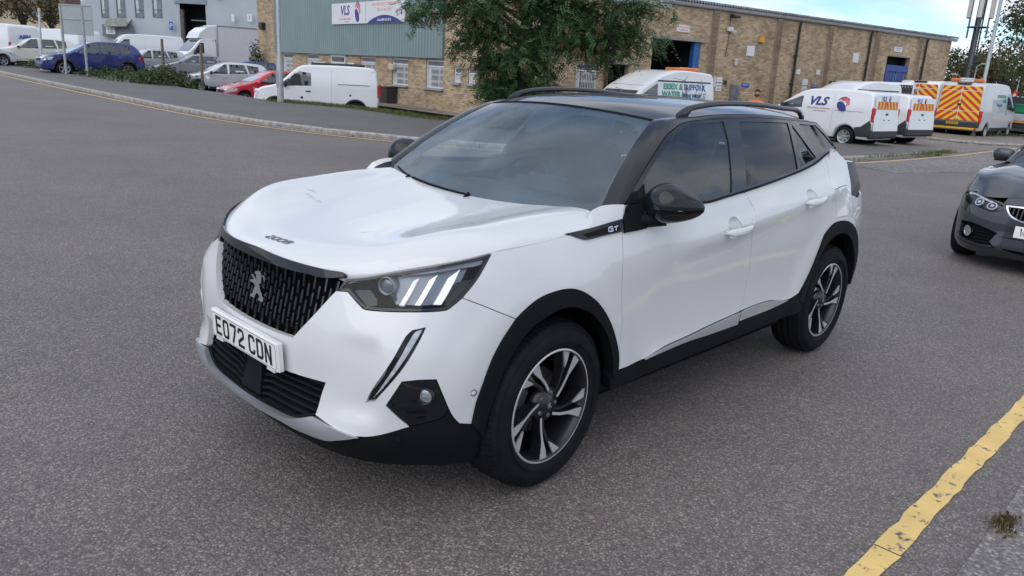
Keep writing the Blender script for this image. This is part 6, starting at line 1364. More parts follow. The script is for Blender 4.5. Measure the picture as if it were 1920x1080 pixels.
class V:
    """one vehicle: root, body skin from its side outline, then parts"""
    def __init__(s, name, label, cat, pos, heading, L, W, H, belt, prof, wheels, wr, paint, group=None, tumble=.17, nose=.16, tail=.06, under=.26, flare=.0):
        s.L,s.W,s.H,s.belt,s.tum,s.nose,s.tail,s.paint = L,W,H,belt,tumble,nose,tail,paint
        s.root = thing(name,label,cat,pos,math.atan2(heading[1],heading[0]),group)
        s.root.location = s.root.matrix_basis @ Vector((0,0,0)); o = Vector((math.cos(s.root.rotation_euler.z),math.sin(s.root.rotation_euler.z),0))*(-L/2); s.root.location = Vector(pos)+o
        s.wheels,s.wr = wheels,wr; r = wr*1.16
        bottom = [(.10,under)]
        for w in sorted(wheels): bottom += [(w-r,under)]+notch(w,r,wr)[1:-1]+[(w+r,under)]
        top = smooth_loop([bottom[0]]+prof+[(L-.12,under)],.12,34,closed=False)
        loop = top[::-1]+bottom[1:]                      # nose down along the bottom
        loop = [p for i,p in enumerate(loop) if i == 0 or math.hypot(p[0]-loop[i-1][0],p[1]-loop[i-1][1]) > 1e-4]
        s.loop = loop if area2(loop) > 0 else loop[::-1]; s.top = top
        s.body()
    def hw(s,x,z):
        x = np.asarray(x,float); z = np.asarray(z,float)
        return s.W/2*(1-s.tum*smst(s.belt,s.H,z)*((z-s.belt)/(s.H-s.belt+1e-6)).clip(0,1)**.3-.06*(1-smst(.2,.5,z)))*(1-s.nose*smst(s.L-.75,s.L+.05,x)**2-s.tail*(1-smst(-.05,.5,x))**2)
    def fn(s,sg=1):
        return lambda u,v,off: np.stack([np.asarray(u,float), sg*(s.hw(u,v)+off), np.asarray(v,float)],1)
    def body(s):
        n = len(s.loop); lay = [(-1,.055),(-.985,.022),(-.93,0),(-.5,0),(0,0),(.5,0),(.93,0),(.985,.022),(1,.055)]; mb = MB(); vs = []
        for v,d in lay:
            l = inset(s.loop,d) if d else s.loop
            for x,z in l: vs.append((x,v*float(s.hw(x,z)),z))
        m = len(lay); mb.add(vs,[(k*n+i,(k+1)*n+i,(k+1)*n+(i+1)%n,k*n+(i+1)%n)[::-1] for k in range(m-1) for i in range(n)],True)
        l = inset(s.loop,.055)
        for sg in (1,-1):
            P = np.array(l); G = np.array([(u,v) for u in np.arange(.1,s.L,.22) for v in np.arange(.2,s.H,.11)]); G = G[inside(G,[l])]; D = ((G[:,None]-P[None])**2).sum(2).min(1); G = G[D > .0025]
            V_,_,F,_,_,_ = delaunay_2d_cdt([Vector(p) for p in l]+[Vector(p) for p in G],[(i,(i+1)%n) for i in range(n)],[],0,1e-6); U = np.array([tuple(v) for v in V_]); cen = np.array([U[list(f)].mean(0) for f in F]); ins = inside(cen,[l])
            fs = [f if (area2([U[i] for i in f]) > 0) == (sg < 0) else f[::-1] for f,k in zip(F,ins) if k]; mb.add(s.fn(sg)(U[:,0],U[:,1],0),fs,True)
        s.body_o = mb.build('body', s.paint, s.root)
        mb = MB(); r = s.wr*1.14
        for w in s.wheels:
            mb.lathe([(r,-s.W*.40),(r,s.W*.40)],16,'y',(w,0,s.wr),math.radians(2),math.radians(178)); mb.lathe([(r,0),(.02,0)],16,'y',(w,s.W*.24,s.wr)); mb.lathe([(r,0),(.02,0)],16,'y',(w,-s.W*.24,s.wr))
        mb.box((s.L/2,0,s.wr*.9),(s.L*.8,s.W*.5,.2)); mb.build('wheel_arch', DARK, s.root)
    def wheel(s, rim=HUBC, spokes=5, sides=(1,-1), style='alloy'):
        for w in s.wheels:
            for sg in sides:
                e = sub('wheel', s.root, (w,sg*(s.W/2-.13),s.wr)); R = s.wr; mb = MB(); pr = [(R*.66,.115),(R*.80,.125),(R*.94,.110),(R,.07),(R,-.09),(R*.9,-.11)]
                pr = [(a,b*sg) for a,b in pr]; mb.lathe(pr if sg < 0 else pr[::-1],28,'y'); mb.build('tyre', VRUB, e)
                mb = MB(); pr = [(R*.67,.112),(R*.62,.10),(R*.57,.03),(.02,.02)]; pr = [(a,b*sg) for a,b in pr]; mb.lathe(pr if sg < 0 else pr[::-1],24,'y'); mb.build('rim_well', ALLOYK if style == 'alloy' else rim, e)
                mb = MB(); pr = [(R*.67,.114),(R*.645,.118),(R*.60,.105)]; pr = [(a,b*sg) for a,b in pr]; mb.lathe(pr if sg < 0 else pr[::-1],24,'y')
                for k in range(spokes):
                    a = 2*math.pi*k/spokes+.3; ca,sa = math.cos(a),math.sin(a); wd = R*.10; q = [(R*.12,-wd),(R*.64,-wd*.75),(R*.64,wd*.75),(R*.12,wd)]; p = [(x*ca-y*sa,x*sa+y*ca) for x,y in q]; vs = [(x,sg*(.07+.035*(math.hypot(x,z)/R)),z) for x,z in p]+[(x,sg*.03,z) for x,z in p]
                    f = [(0,1,2,3),(0,4,5,1),(1,5,6,2),(2,6,7,3),(3,7,4,0)]; mb.add(vs,f if sg < 0 else [g[::-1] for g in f])
                mb.lathe([(R*.16,.085*sg),(0,.092*sg)] if sg < 0 else [(0,.092),(R*.16,.085)],14,'y'); mb.build('rim', rim, e)
        return s
    def side(s, name, poly, m, off=.006, lip=.012, sides=(1,-1), par=None, ang=25, h=.15):
        r = None
        for sg in sides: r = panel(name, s.fn(1), poly, m, par or s.root, h=h, hb=.06, off=off, lip=lip, gap=.003, ang=ang, mirror=(sg < 0), flip=True)
        return r
    def along(s, x):                                  # outline height at x on the upper side
        X = [p[0] for p in s.top]; return None
    def sframe(s, x, z, sg, off=.010, tilt=0.):
        a,b = float(s.hw(x,z+.12)),float(s.hw(x,z-.12)); M = frame_M((x,sg*(float(s.hw(x,z))+off),z),(-sg,0,0),(0,sg*(a-b),.24)); return M @ Matrix.Rotation(tilt,4,'X')
    def cross(s, name, p0, p1, m, frac0=.86, frac1=.86, off=.008, bul=.0, y0=None, y1=None):
        """a pane across the car between two points of the outline"""
        p0,p1 = np.array(p0,float),np.array(p1,float); d = p1-p0; nrm = np.array([-d[1],d[0]])/np.linalg.norm(d); 
        if nrm[1] < 0: nrm = -nrm
        mb = MB(); vs = []; nx,ny = 7,9
        for i in range(nx):
            t = i/(nx-1); q = p0+d*t+nrm*off; f = frac0+(frac1-frac0)*t; w = float(s.hw(q[0],q[1]))*f
            for j in range(ny):
                u = -1+2*j/(ny-1); a,b = (-w if y0 is None else y0),(w if y1 is None else y1); y = a+(b-a)*(u+1)/2
                e = bul*(1-(y/(w+1e-6))**2); vs.append((q[0]+nrm[0]*e,y,q[1]+nrm[1]*e))
        mb.add(vs,[(i*ny+j,i*ny+j+1,(i+1)*ny+j+1,(i+1)*ny+j) for i in range(nx-1) for j in range(ny-1)],True); 
        return mb.build(name,m,s.root)
    def box(s, name, c, d, m, bev=.02, par=None, rz=0.):
        mb = MB(); mb.box((0,0,0),d,bev=bev); o = mb.build(name,m,par or s.root); o.location = c; o.rotation_euler = (0,0,rz); return o
    def mirrors(s, x, z, m, sz=.2, h=.16):
        for sg in (1,-1): s.box('wing_mirror',(x,sg*(s.W/2+.09),z),(.12,sz,h),m,.05)
    def plate(s, x, z, txt, m, rear=True, ink=None, y=0.):
        o = s.box('number_plate',(x,y,z),(.015,.52,.112),m,.003); e = -1 if rear else 1
        M = Matrix(((0,0,e*1.,e*.0085),(-e*-1. if not rear else -1.,0,0,0),(0,1,0,0),(0,0,0,1)))
        M = frame_M((e*.0085,0,0),(0,-1,0) if rear else (0,1,0),(0,0,1)); tx = text('plate_text',txt,.095,ink or INK,o,M,.002,.95,bold=.003); return o
def ray_dir(px): d = R3*((px-960)/FPX)+F3*math.cos(-PIT); d[2] = 0; return d/np.linalg.norm(d)
def face(px, a, left=True):
    """heading of a vehicle seen at picture column px, nose to the left (or right), turned a degrees towards us"""
    r = ray_dir(px); l = np.array([-r[1],r[0],0.]); l = l if left else -l; a = math.radians(a); return l*math.cos(a)-r*math.sin(a)
def ground_at(px, d, dz=0.): p = at(px,200,d); return (p[0],p[1],zg(p[0],p[1])+dz)
# ---- cars
HATCH = dict(L=4.05,W=1.74,H=1.46,belt=.92,prof=[(.02,.48),(.0,.62),(.10,.98),(.32,1.34),(.62,1.43),(1.5,1.46),(2.15,1.41),(3.02,.98),(3.70,.80),(3.98,.62),(4.05,.42)],wheels=(.72,3.25),wr=.31)
SUVP = dict(L=4.45,W=1.84,H=1.62,belt=1.02,prof=[(.02,.52),(.0,.72),(.12,1.08),(.36,1.44),(.62,1.58),(1.6,1.62),(2.35,1.54),(3.25,1.07),(4.05,.92),(4.38,.72),(4.45,.45)],wheels=(.80,3.52),wr=.35)
FASTB = dict(L=4.55,W=1.80,H=1.45,belt=.95,prof=[(.02,.50),(.0,.70),(.08,.98),(.30,1.06),(.95,1.34),(1.7,1.45),(2.35,1.40),(3.25,.99),(4.1,.80),(4.48,.62),(4.55,.42)],wheels=(.92,3.62),wr=.32)
def car_v(kind, label, pos, heading, paint, name='parked_car', group=None, rim=HUBC, dark=None, bar=False, plate_txt=None, arch=False):
    k = dict(kind); v = V(name,label,'car',pos,heading,paint=paint,group=group,**k); v.wheel(rim)
    L,H,b = v.L,v.H,v.belt; P = k['prof']; ws0,ws1 = P[7],P[6]; roofR = P[4]; rw0 = P[2]; f = kind is FASTB
    if f: rw0,rw1 = P[3],P[4]
    else: rw1 = P[3]
    x0 = rw1[0]+.10; x1 = ws0[0]-.12
    a = [(ws0[0]-.30,b+.02),(ws1[0]-.02,H-.09),(2.02,H-.085),(2.02,b+.03)]; bq = [(1.93,b+.03),(1.93,H-.085),(1.25,H-.09),(1.12,b+.06)]; c = [(1.04,b+.06),(1.17,H-.09),(rw1[0]+.30,H-.15),(rw0[0]+.52,b+.12)]
    for nme,q in (('side_window',a),('side_window',bq),('quarter_window',c)): v.side(nme,q,VGLASS)
    v.cross('windscreen',(ws0[0]-.04,ws0[1]+.02),(ws1[0]+.03,ws1[1]-.015),VGLASS,.84,.84); v.cross('rear_window',(rw0[0]+.05,rw0[1]+.04),(rw1[0]-.02,rw1[1]-.03),VGLASS,.82,.82)
    v.side('sill',[(k['wheels'][0]+.42,.27),(k['wheels'][1]-.42,.27),(k['wheels'][1]-.42,.36),(k['wheels'][0]+.42,.36)],WTRIM,.01)
    door = v.side('front_door',[(2.02,.40),(3.02,.40),(3.06,.62),(ws0[0]-.10,b-.02),(2.02,b-.02)],paint,.002,.012); v.side('rear_door',[(1.0,.62),(1.14,.40),(1.98,.40),(1.98,b-.02),(1.08,b-.02)],paint,.002,.012)
    for sg in (1,-1):
        for x in (2.16,1.16): v.box('door_handle',(x,sg*(float(v.hw(x,b-.12))+.012),b-.12),(.18,.03,.035),paint,.01)
    # lamps wrap round the corners
    fz = P[9][1]+.07
    v.side('headlight',[(L-.55,fz+.06),(L-.20,fz+.03),(L-.06,fz-.05),(L-.12,fz-.13),(L-.42,fz-.08)],LCLR,.012,.03)
    v.side('tail_light',[(.09,b+.04),(.30,b-.02),(.30,b-.16),(.03,b-.20)],LREDL,.012,.03)
    for sg in (1,-1): v.box('front_lamp',(L-.13,sg*v.W*.34,fz-.05),(.16,.34,.11),LCLR,.04)
    v.box('grille',(L-.07,0,fz-.09),(.12,.8,.11),WTRIM,.03); v.box('lower_intake',(L-.09,0,.36),(.14,1.1,.14),WTRIM,.04)
    v.mirrors(ws0[0]-.28,b+.06,dark or paint)
    if arch:
        for w in k['wheels']: r = v.wr*1.16; q = notch(w,r+.07,v.wr)+notch(w,r-.005,v.wr)[::-1]; v.side('arch_trim',q,WTRIM,.012,.03)
    if bar:
        for sg in (1,-1): mb = MB(); mb.tube([(1.0,sg*.60,H-.03),(1.2,sg*.60,H+.03),(2.2,sg*.60,H+.02),(2.4,sg*.60,H-.06)],.018,6); mb.build('roof_rail', HUBC, v.root)
    if plate_txt: v.plate(L+.0,.46,plate_txt,PLATEW,False)
    return v
def cpaint(n,c,metal=.0): return mat(n,c,rough=.35,coat=1.,metal=metal,var=.05,scale=1.)
BLUEP = cpaint('deep_blue_paint',(.018,.035,.17),.3); SILV = cpaint('silver_car_paint',(.52,.54,.57),.6); GREYP = cpaint('mid_grey_car_paint',(.26,.27,.29),.6); REDP = cpaint('bright_red_paint',(.52,.02,.035)); CREAMP = cpaint('warm_white_paint',(.66,.67,.60))
car_v(HATCH,'silver white five door hatchback with black mirror between the grey and the red cars',ground_at(424,36.5,-.36),face(424,8),cpaint('pale_silver_paint',(.60,.62,.65),.4),dark=WTRIM)
car_v(HATCH,'bright red hatchback nosing out behind the small white van',ground_at(508,31.8,-.50),face(508,16),REDP)
car_v(FASTB,'mid grey fastback with a sloping tail beside the rounded shrub',ground_at(368,41.5,-.12),face(368,2),GREYP)
car_v(HATCH,'silver hatchback half hidden behind the grey fastback and the low planting',ground_at(283,44.,-.02),face(283,14),SILV)
car_v(SUVP,'dark blue SUV with bright window trim parked behind the sign posts',ground_at(178,37.4,.0),face(178,11),BLUEP,rim=HUBC,arch=True)
car_v(SUVP,'cream white SUV with black wheels parked behind the lone post',ground_at(72,43.5,.0),face(72,6),CREAMP,rim=ALLOYK,dark=WTRIM,arch=True)
car_v(HATCH,'white hatchback cut off by the left picture edge',ground_at(-45,40.,.02),face(-45,-158),VWHITE)
car_v(HATCH,'dark blue hatchback of which only the roof shows behind the silver white hatchback',ground_at(462,41.5,-.30),face(462,4),BLUEP)
# ---- vans
CONN = dict(L=4.28,W=1.80,H=1.83,belt=1.10,prof=[(.03,.50),(.0,.75),(.02,1.15),(.07,1.66),(.18,1.79),(.6,1.83),(2.35,1.82),(2.72,1.74),(3.42,1.17),(4.02,.99),(4.22,.80),(4.28,.52)],wheels=(.80,3.50),wr=.32,tumble=.11)
COUR = dict(L=4.16,W=1.76,H=1.73,belt=1.08,prof=[(.03,.50),(.0,.62),(.02,1.10),(.09,1.58),(.20,1.69),(.7,1.73),(1.9,1.72),(2.45,1.62),(3.30,1.12),(3.88,.95),(4.10,.76),(4.16,.50)],wheels=(.82,3.31),wr=.31,tumble=.13)
TRAN = dict(L=5.55,W=2.06,H=2.52,belt=1.32,prof=[(.05,.60),(.0,.80),(.03,1.65),(.10,2.34),(.24,2.48),(.7,2.52),(3.3,2.50),(3.85,2.36),(4.62,1.55),(5.25,1.20),(5.48,.98),(5.55,.60)],wheels=(1.05,4.55),wr=.34,tumble=.10,under=.34)
HCON = dict(L=4.7,W=1.86,H=2.22,belt=1.18,prof=[(.03,.55),(.0,.78),(.02,1.25),(.08,2.04),(.18,2.18),(.6,2.22),(1.9,2.21),(3.02,1.76),(3.72,1.22),(4.4,1.02),(4.64,.82),(4.7,.55)],wheels=(.85,3.85),wr=.33,tumble=.10)
PVAN = dict(L=5.55,W=2.05,H=2.30,belt=1.30,prof=[(.05,.60),(.0,.80),(.03,1.6),(.10,2.16),(.22,2.27),(.7,2.30),(3.5,2.29),(3.95,2.18),(4.70,1.42),(5.3,1.12),(5.5,.92),(5.55,.55)],wheels=(1.05,4.55),wr=.34,tumble=.09,under=.34)
def van_v(kind, name, label, pos, heading, paint=VWHITE, group=None, cat='van', seams=(), rim=HUBC, sides=(1,-1), grey_low=None, spokes=9):
    v = V(name,label,cat,pos,heading,paint=paint,group=group,nose=.14,tail=.03,**kind); v.wheel(rim,spokes,style='steel'); P = kind['prof']; ws0,ws1 = P[8],P[7]; L,b,H = v.L,v.belt,v.H
    v.cross('windscreen',(ws0[0]-.02,ws0[1]+.03),(ws1[0]+.02,ws1[1]-.02),VGLASS,.86,.84)
    xb = ws0[0]-(1.12 if kind['L'] != 4.16 else .92)
    v.side('cab_window',[(xb,b+.03),(ws0[0]-.10,b-.02),(ws0[0]-.16,b+.10),(ws1[0]-.02,min(ws1[1]-.14,b+.62)),(xb,min(H-.28,b+.66))],VGLASS,.006)
    v.side('cab_door',[(xb-.05,.48),(L-1.22,.48),(L-1.15,.7),(ws0[0]-.08,b-.06),(xb-.05,b-.02)],paint,.003,.012)
    for x in seams: v.side('panel_joint',[(x-.006,.45),(x+.006,.45),(x+.006,H-.16),(x-.006,H-.16)],GREYT,.003,0)
    v.side('low_trim',[(kind['wheels'][0]+v.wr*1.25,v.wr*.92),(kind['wheels'][1]-v.wr*1.25,v.wr*.92),(kind['wheels'][1]-v.wr*1.25,.50),(kind['wheels'][0]+v.wr*1.25,.50)],grey_low or paint,.008)
    v.box('front_bumper',(L-.06,0,.45),(.22,v.W*.86,.30),WTRIM,.06); v.box('grille',(L-.06,0,.78),(.10,v.W*.5,.16),WTRIM,.03)
    for sg in (1,-1):
        v.box('headlight',(L-.17,sg*v.W*.37,.86),(.26,.26,.17),LCLR,.05); v.box('tail_light',(.035,sg*(v.W/2-.10),1.02),(.12,.15,.46),LREDL,.04)
        v.box('door_handle',(xb+.10,sg*(float(v.hw(xb+.1,b-.16))+.012),b-.16),(.17,.03,.04),WTRIM,.01)
    v.mirrors(ws0[0]-.26,b+.05,WTRIM,.15,.22); return v
# small white van on the left
v = van_v(CONN,'small_van','small white panel van with black roof bars behind the near lamp post',ground_at(598,27.6,-.48),face(598,-6),seams=(1.62,2.40))
v.side('door_rail',[(.30,1.20),(1.40,1.20),(1.40,1.225),(.30,1.225)],WTRIM,.008)
for w in (.80,3.50): r = v.wr*1.16; v.side('arch_trim',notch(w,r+.06,v.wr)+notch(w,r-.005,v.wr)[::-1],WTRIM,.012,.03)
for sg in (1,-1):
    mb = MB(); mb.tube([(.55,sg*.68,1.87),(2.30,sg*.68,1.86)],.045,8); 
    for x in (.62,1.4,2.2): mb.box((x,sg*.68,1.82),(.10,.06,.08))
    mb.build('roof_bar', WTRIM, v.root)
v.side('fuel_cap',[(2.62+.05*math.cos(a),.72+.05*math.sin(a)) for a in np.linspace(0,6.28,9)[:-1]],WTRIM,.006,0); v.side('cap',[(.98+.04*math.cos(a),.86+.04*math.sin(a)) for a in np.linspace(0,6.28,9)[:-1]],WTRIM,.006,0)
v.side('seat_back',[(2.62,1.13),(2.92,1.13),(2.88,1.52),(2.66,1.50)],DASH,.009,0)
# white panel vans and box truck by the grey works
van_v(PVAN,'panel_van','white panel van parked nose out left of the box truck',ground_at(272,55.5),face(272,8),seams=(2.6,))
pv = van_v(PVAN,'panel_van','white van showing its back doors and a blue ABM badge at the left edge',ground_at(14,50.0),face(14,-62))
M = frame_M((1.6,float(pv.hw(1.6,1.45))+.012,1.45),(-1,0,0),(0,0,1)); text('side_letters','ABM',.42,CRAFT,pv.root,M,.004,1.05,shear=.1,bold=.012)
M = frame_M((-.012,0,1.55),(0,-1,0),(0,0,1)); text('door_letters','ABM',.34,CRAFT,pv.root,M,.004,1.05,shear=.1,bold=.012)
van_v(PVAN,'panel_van','white van seen from behind between the lone post and the sign',ground_at(82,60.),face(82,-66)); van_v(PVAN,'panel_van','white van seen from behind under the back of the road sign',ground_at(130,57.),face(130,-52))
def luton():
    k = dict(L=6.6,W=2.1,H=2.30,belt=1.32,prof=[(4.0,.60),(4.0,1.0),(4.0,2.0),(4.05,2.24),(4.3,2.30),(4.6,2.30),(4.8,2.28),(5.0,2.18),(5.75,1.44),(6.35,1.14),(6.55,.94),(6.6,.55)],wheels=(1.35,5.62),wr=.34,tumble=.09,under=.36)
    v = V('box_truck','white box truck with a rounded cab hood beside the brick pier','truck',ground_at(420,50.5),face(420,22),paint=VWHITE,nose=.14,tail=0,**k); v.wheel(HUBC,9,style='steel')
    v.cross('windscreen',(5.73,1.47),(5.02,2.16),VGLASS,.86,.84); v.side('cab_window',[(4.80,1.38),(5.52,1.34),(5.40,1.52),(5.05,2.0),(4.80,2.0)],VGLASS,.006); v.mirrors(5.4,1.42,WTRIM,.2,.3)
    v.side('cab_door',[(4.72,.55),(5.15,.55),(5.2,1.0),(5.6,1.28),(4.72,1.32)],VWHITE,.003)
    mb = MB(); mb.box((1.98,0,1.95),(3.96,2.16,2.30),bev=.03); mb.build('cargo_box', mat('white_box_panel',(.62,.64,.66),rough=.5,var=.04), v.root)
    mb = MB(); 
    for sg in (1,-1): mb.box((1.98,sg*1.085,3.07),(3.98,.04,.06)); mb.box((3.95,sg*1.085,1.95),(.05,.03,2.26))
    mb.build('box_edge', HUBC, v.root)
    mb = MB(); pts = [(3.98,2.22),(5.15,2.26),(4.95,2.62),(4.55,2.92),(3.98,3.06)]; mb.prism(pts,1.9,lambda a,b,h:(a,h-.95,b)); mb.build('cab_hood', VWHITE, v.root)
    for sg in (1,-1): v.box('headlight',(6.45,sg*.78,.86),(.24,.26,.18),LCLR,.05)
    v.box('front_bumper',(6.52,0,.45),(.2,1.8,.3),WTRIM,.05)
luton()
# two liveried white vans
def vls(label,pos,heading,reg):
    v = van_v(COUR,'courier_van',label,pos,heading,group='white VLS vans',seams=(1.30,),spokes=7)
    v.side('rear_corner',[(.02,.34),(.44,.34),(.52,.62),(.30,.66),(.06,.86),(.0,.70)],WTRIM,.016,.03); v.box('rear_bumper',(.03,0,.44),(.20,1.70,.26),WTRIM,.05); v.side('door_rail',[(.30,1.08),(1.25,1.08),(1.25,1.095),(.30,1.095)],WTRIM,.006)
    for sg in (1,-1):
        M = v.sframe(1.86,1.33,sg); text('side_letters','VLS',.36,VBLUE,v.root,M,.004,1.12,shear=.28,bold=.012)
        M2 = v.sframe(1.80,1.125,sg); text('side_letters','vehicle lease & service',.085,VRED,v.root,M2,.003,1.05,shear=.1)
        M3 = v.sframe(1.75,1.04,sg); text('side_letters','www.vls-ltd.com',.065,GREYT,v.root,M3,.003,1.05,shear=.1)
        M4 = v.sframe(.98,1.29,sg)
        for n_,m_,q in logo(None,None,.225): mb = MB(); mb.prism(q,.004); mb.build(n_,m_,v.root).matrix_local = M4
    D = lambda y,z,x=-.012: frame_M((x+(z-1.0)*.10 if z > 1.1 else x,y,z),(0,-1,0),(.10 if z > 1.1 else 0,0,1))
    mb = MB(); mb.prism([(-.80,-.52),(.80,-.52),(.76,.55),(-.76,.55)],.012); mb.build('rear_door', VWHITE, v.root).matrix_local = frame_M((-.010,0,1.06),(0,-1,0),(.07,0,1))
    t = text('door_letters','VLS',.20,VBLUE,v.root,frame_M((.007,.28,1.50),(0,-1,0),(.07,0,1)),.004,1.0,shear=.1,bold=.006)
    for n_,m_,q in logo(None,None,.10): mb = MB(); mb.prism([(x*.7,y) for x,y in q],.004); mb.build(n_,m_,v.root).matrix_local = frame_M((.007,-.10,1.50),(0,-1,0),(.07,0,1))
    # striped reflective band
    bd = MB(); bd.prism([(-.66,-.11),(.66,-.11),(.66,.13),(-.66,.13)],.004); bo = bd.build('reflective_band', mat('reflective_yellow',(.72,.48,.02),rough=.4), v.root); bo.matrix_local = frame_M((-.006,0,1.30),(0,-1,0),(.07,0,1))
    for k in range(-3,4):
        sgn = 1 if k >= 0 else -1; x = k*.21; q = [(x-.05,-.11),(x+.05,-.11),(x+.05-sgn*.07,.13),(x-.05-sgn*.07,.13)]; q = [(max(-.66,min(.66,a)),b) for a,b in q]; mb = MB(); mb.prism(q,.003,lambda a,b,h:(a,b,.0045+h)); mb.build('red_stripe', mat('reflective_red',(.60,.03,.03),rough=.4), bo)
    v.plate(-.030,.76,reg,YPLATE); v.box('door_latch',(-.03,.02,1.05),(.04,.12,.06),WTRIM,.01)
    mb = MB(); mb.box((-.005,0,.60),(.02,1.1,.025)); mb.build('red_strip', MATS['reflective_red'], v.root)
    for yy in (-.16,.16): v.box('plate_lamp',(-.025,yy,.87),(.03,.10,.03),WTRIM,.005)
    return v
vls('nearer of two white VLS vans showing the whole swoosh logo on its side',ground_at(1546,25.4,.0),face(1546,-27),'LJ21 WED')
vls('farther of two white VLS vans half hidden by its twin',ground_at(1628,28.6,.0),face(1628,-30),'LL70 OFX')
# white high roof vans of the water company in front of the long wall
EGRN = mat('livery_green',(.05,.33,.22),rough=.5); EBLU = mat('livery_blue',(.05,.20,.42),rough=.5)
def esx(label,pos,heading,beacon=True):
    v = van_v(HCON,'high_roof_van',label,pos,heading,group='white water company vans',seams=(1.9,)); v.side('roof_rail_line',[(.25,1.88),(2.6,1.88),(2.6,1.93),(.25,1.93)],WTRIM,.006,0)
    for sg in (1,-1):
        for s_,x,z,m_ in (('ESSEX &',1.95,1.74,EGRN),('SUFFOLK',.98,1.74,EBLU),('WATER',2.02,1.51,EGRN),('living water',1.1,1.50,EBLU)):
            if sg < 0: x = 3.0-x
            text('side_letters',s_,.235 if s_ != 'living water' else .19,m_,v.root,v.sframe(x,z,sg),.004,1.0,bold=.008)
    if beacon:
        bo = v.box('beacon_bar',(.75,0,2.29),(.24,1.35,.12),AMBER,.03); v.box('beacon_board',(.90,0,2.31),(.10,.34,.14),WSIGN,.01,bo).location = (-.10,0,.0)
    else: v.box('roof_aerial',(1.6,.2,2.27),(.10,.10,.14),WTRIM,.02)
    return v
esx('white high roof van with an amber light bar outside the big dark doorway',ground_at(1204,24.9,-.30),face(1204,44))
esx('white high roof van behind the two VLS vans',ground_at(1578,31.0,-.12),face(1578,50),False)
# chevron vans seen from behind
CYEL = mat('chevron_yellow',(.72,.52,.015),rough=.45,var=.04); CRED = mat('chevron_red',(.58,.025,.03),rough=.45,var=.05)
def clip_half(poly, a, b, c):
    out = []
    for i in range(len(poly)):
        p,q = poly[i],poly[(i+1)%len(poly)]; dp,dq = a*p[0]+b*p[1]-c, a*q[0]+b*q[1]-c
        if dp <= 0: out.append(p)
        if dp*dq < 0: t = dp/(dp-dq); out.append((p[0]+(q[0]-p[0])*t,p[1]+(q[1]-p[1])*t))
    return out
def chevrons(root, w0, w1, z0, z1, M):
    mb = MB(); mb.prism([(-w0,z0),(w0,z0),(w1,z1),(-w1,z1)],.006); base = mb.build('chevron_board', CYEL, root); base.matrix_local = M
    st = .30
    for sg in (1,-1):
        for k in range(-2,12):
            c = z0-.35+k*st; q = [(0,c),(2,c-2*.80),(2,c-2*.80+st*.5),(0,c+st*.5)]
            for a,b,d in ((0,-1,-z0),(0,1,z1),(-1,0,-.012),(1,(w0-w1)/(z1-z0),w0+(w0-w1)/(z1-z0)*z0)): 
                if q: q = clip_half(q,a,b,d)
            if len(q) < 3 or abs(area2(q)) < .002: continue
            q = [(x*sg,y) for x,y in q]; mb = MB(); mb.prism(q if sg > 0 else q[::-1],.003,lambda a,b,h:(a,b,.0065+h)); mb.build('red_chevron', CRED, base)
    mb = MB(); 
    for a,b,w,h in ((0,(z0+z1)/2,.022,z1-z0),(0,z0+.42,w0*1.9,.018),(0,z1-.20,w1*1.9,.018)): mb.box((a,b,.012),(w,h,.006))
    mb.build('door_joint', VWHITE, base)
def chev_van(label,pos,heading,reg,beacon):
    v = van_v(TRAN,'high_roof_van',label,pos,heading,paint=mat('silver_grey_van_paint',(.50,.52,.54),rough=.4,coat=.7,var=.03) if beacon else VWHITE,group='chevron backed vans',seams=(2.5,3.6),grey_low=WTRIM)
    chevrons(v.root,.93,.84,-.62,.92,frame_M((-.014,0,1.42),(0,-1,0),(.045,0,1)))
    v.box('rear_bumper',(.0,0,.60),(.22,1.98,.30),WTRIM,.05); v.box('tow_step',(-.12,0,.44),(.16,2.0,.09),mat('step_yellow',(.62,.40,.03),rough=.5,var=.25,scale=12.),.02); v.plate(-.13,.66,reg,YPLATE,y=.12)
    v.box('brake_lamp',(.16,0,2.47),(.20,.60,.06),mat('dark_red_lamp',(.10,.015,.015),rough=.2,coat=1.),.02); v.box('door_latch',(-.045,0,1.52),(.05,.16,.10),WTRIM,.02)
    for sg in (1,-1): v.box('reflector_lamp',(-.12,sg*.92,.44),(.18,.12,.10),LREDL,.02); v.box('corner_lamp',(.02,sg*.985,.98),(.16,.13,.60),LREDL,.04)
    if beacon:
        bo = v.box('beacon_bar',(.55,0,2.62),(.26,1.45,.14),AMBER,.03); b2 = v.box('beacon_board',(0,0,0),(.12,.56,.17),WSIGN,.01,bo); b2.location = (-.10,0,.01)
        t = text('board_text','TRAFFIC AUTO',.085,GREYT,b2,frame_M((-.062,0,0),(0,-1,0),(0,0,1)),.003)
    sg = -1
    for i,(s_,m_,x,z) in enumerate((('ESSEX & SUFFOLK',EGRN,2.6,1.95),('WATER',EGRN,3.05,1.74),('living water',EBLU,2.35,1.56))):
        text('side_letters',s_,.20,m_,v.root,v.sframe(x,z,sg),.004,.85,bold=.006)
    return v
def away(px, a):                                      # heading straight away, turned a degrees to the right
    r = ray_dir(px); a = math.radians(a); rt = np.array([r[1],-r[0],0]); return r*math.cos(a)+rt*math.sin(a)
def back_at(px, d, hd, L, dz=0.): p = at(px,200,d); c = np.array(p)+hd*L/2; return (c[0],c[1],zg(c[0],c[1])+dz)
hd = away(1800,15); chev_van('chevron backed van with an amber light bar beside the leaning lamp post',back_at(1798,36.0,hd,5.55),hd,'LD74 AXX',True)
hd = away(1722,14); chev_van('chevron backed van farther left behind the dark tipper truck',back_at(1716,38.2,hd,5.55),hd,'LD73 BVE',False)
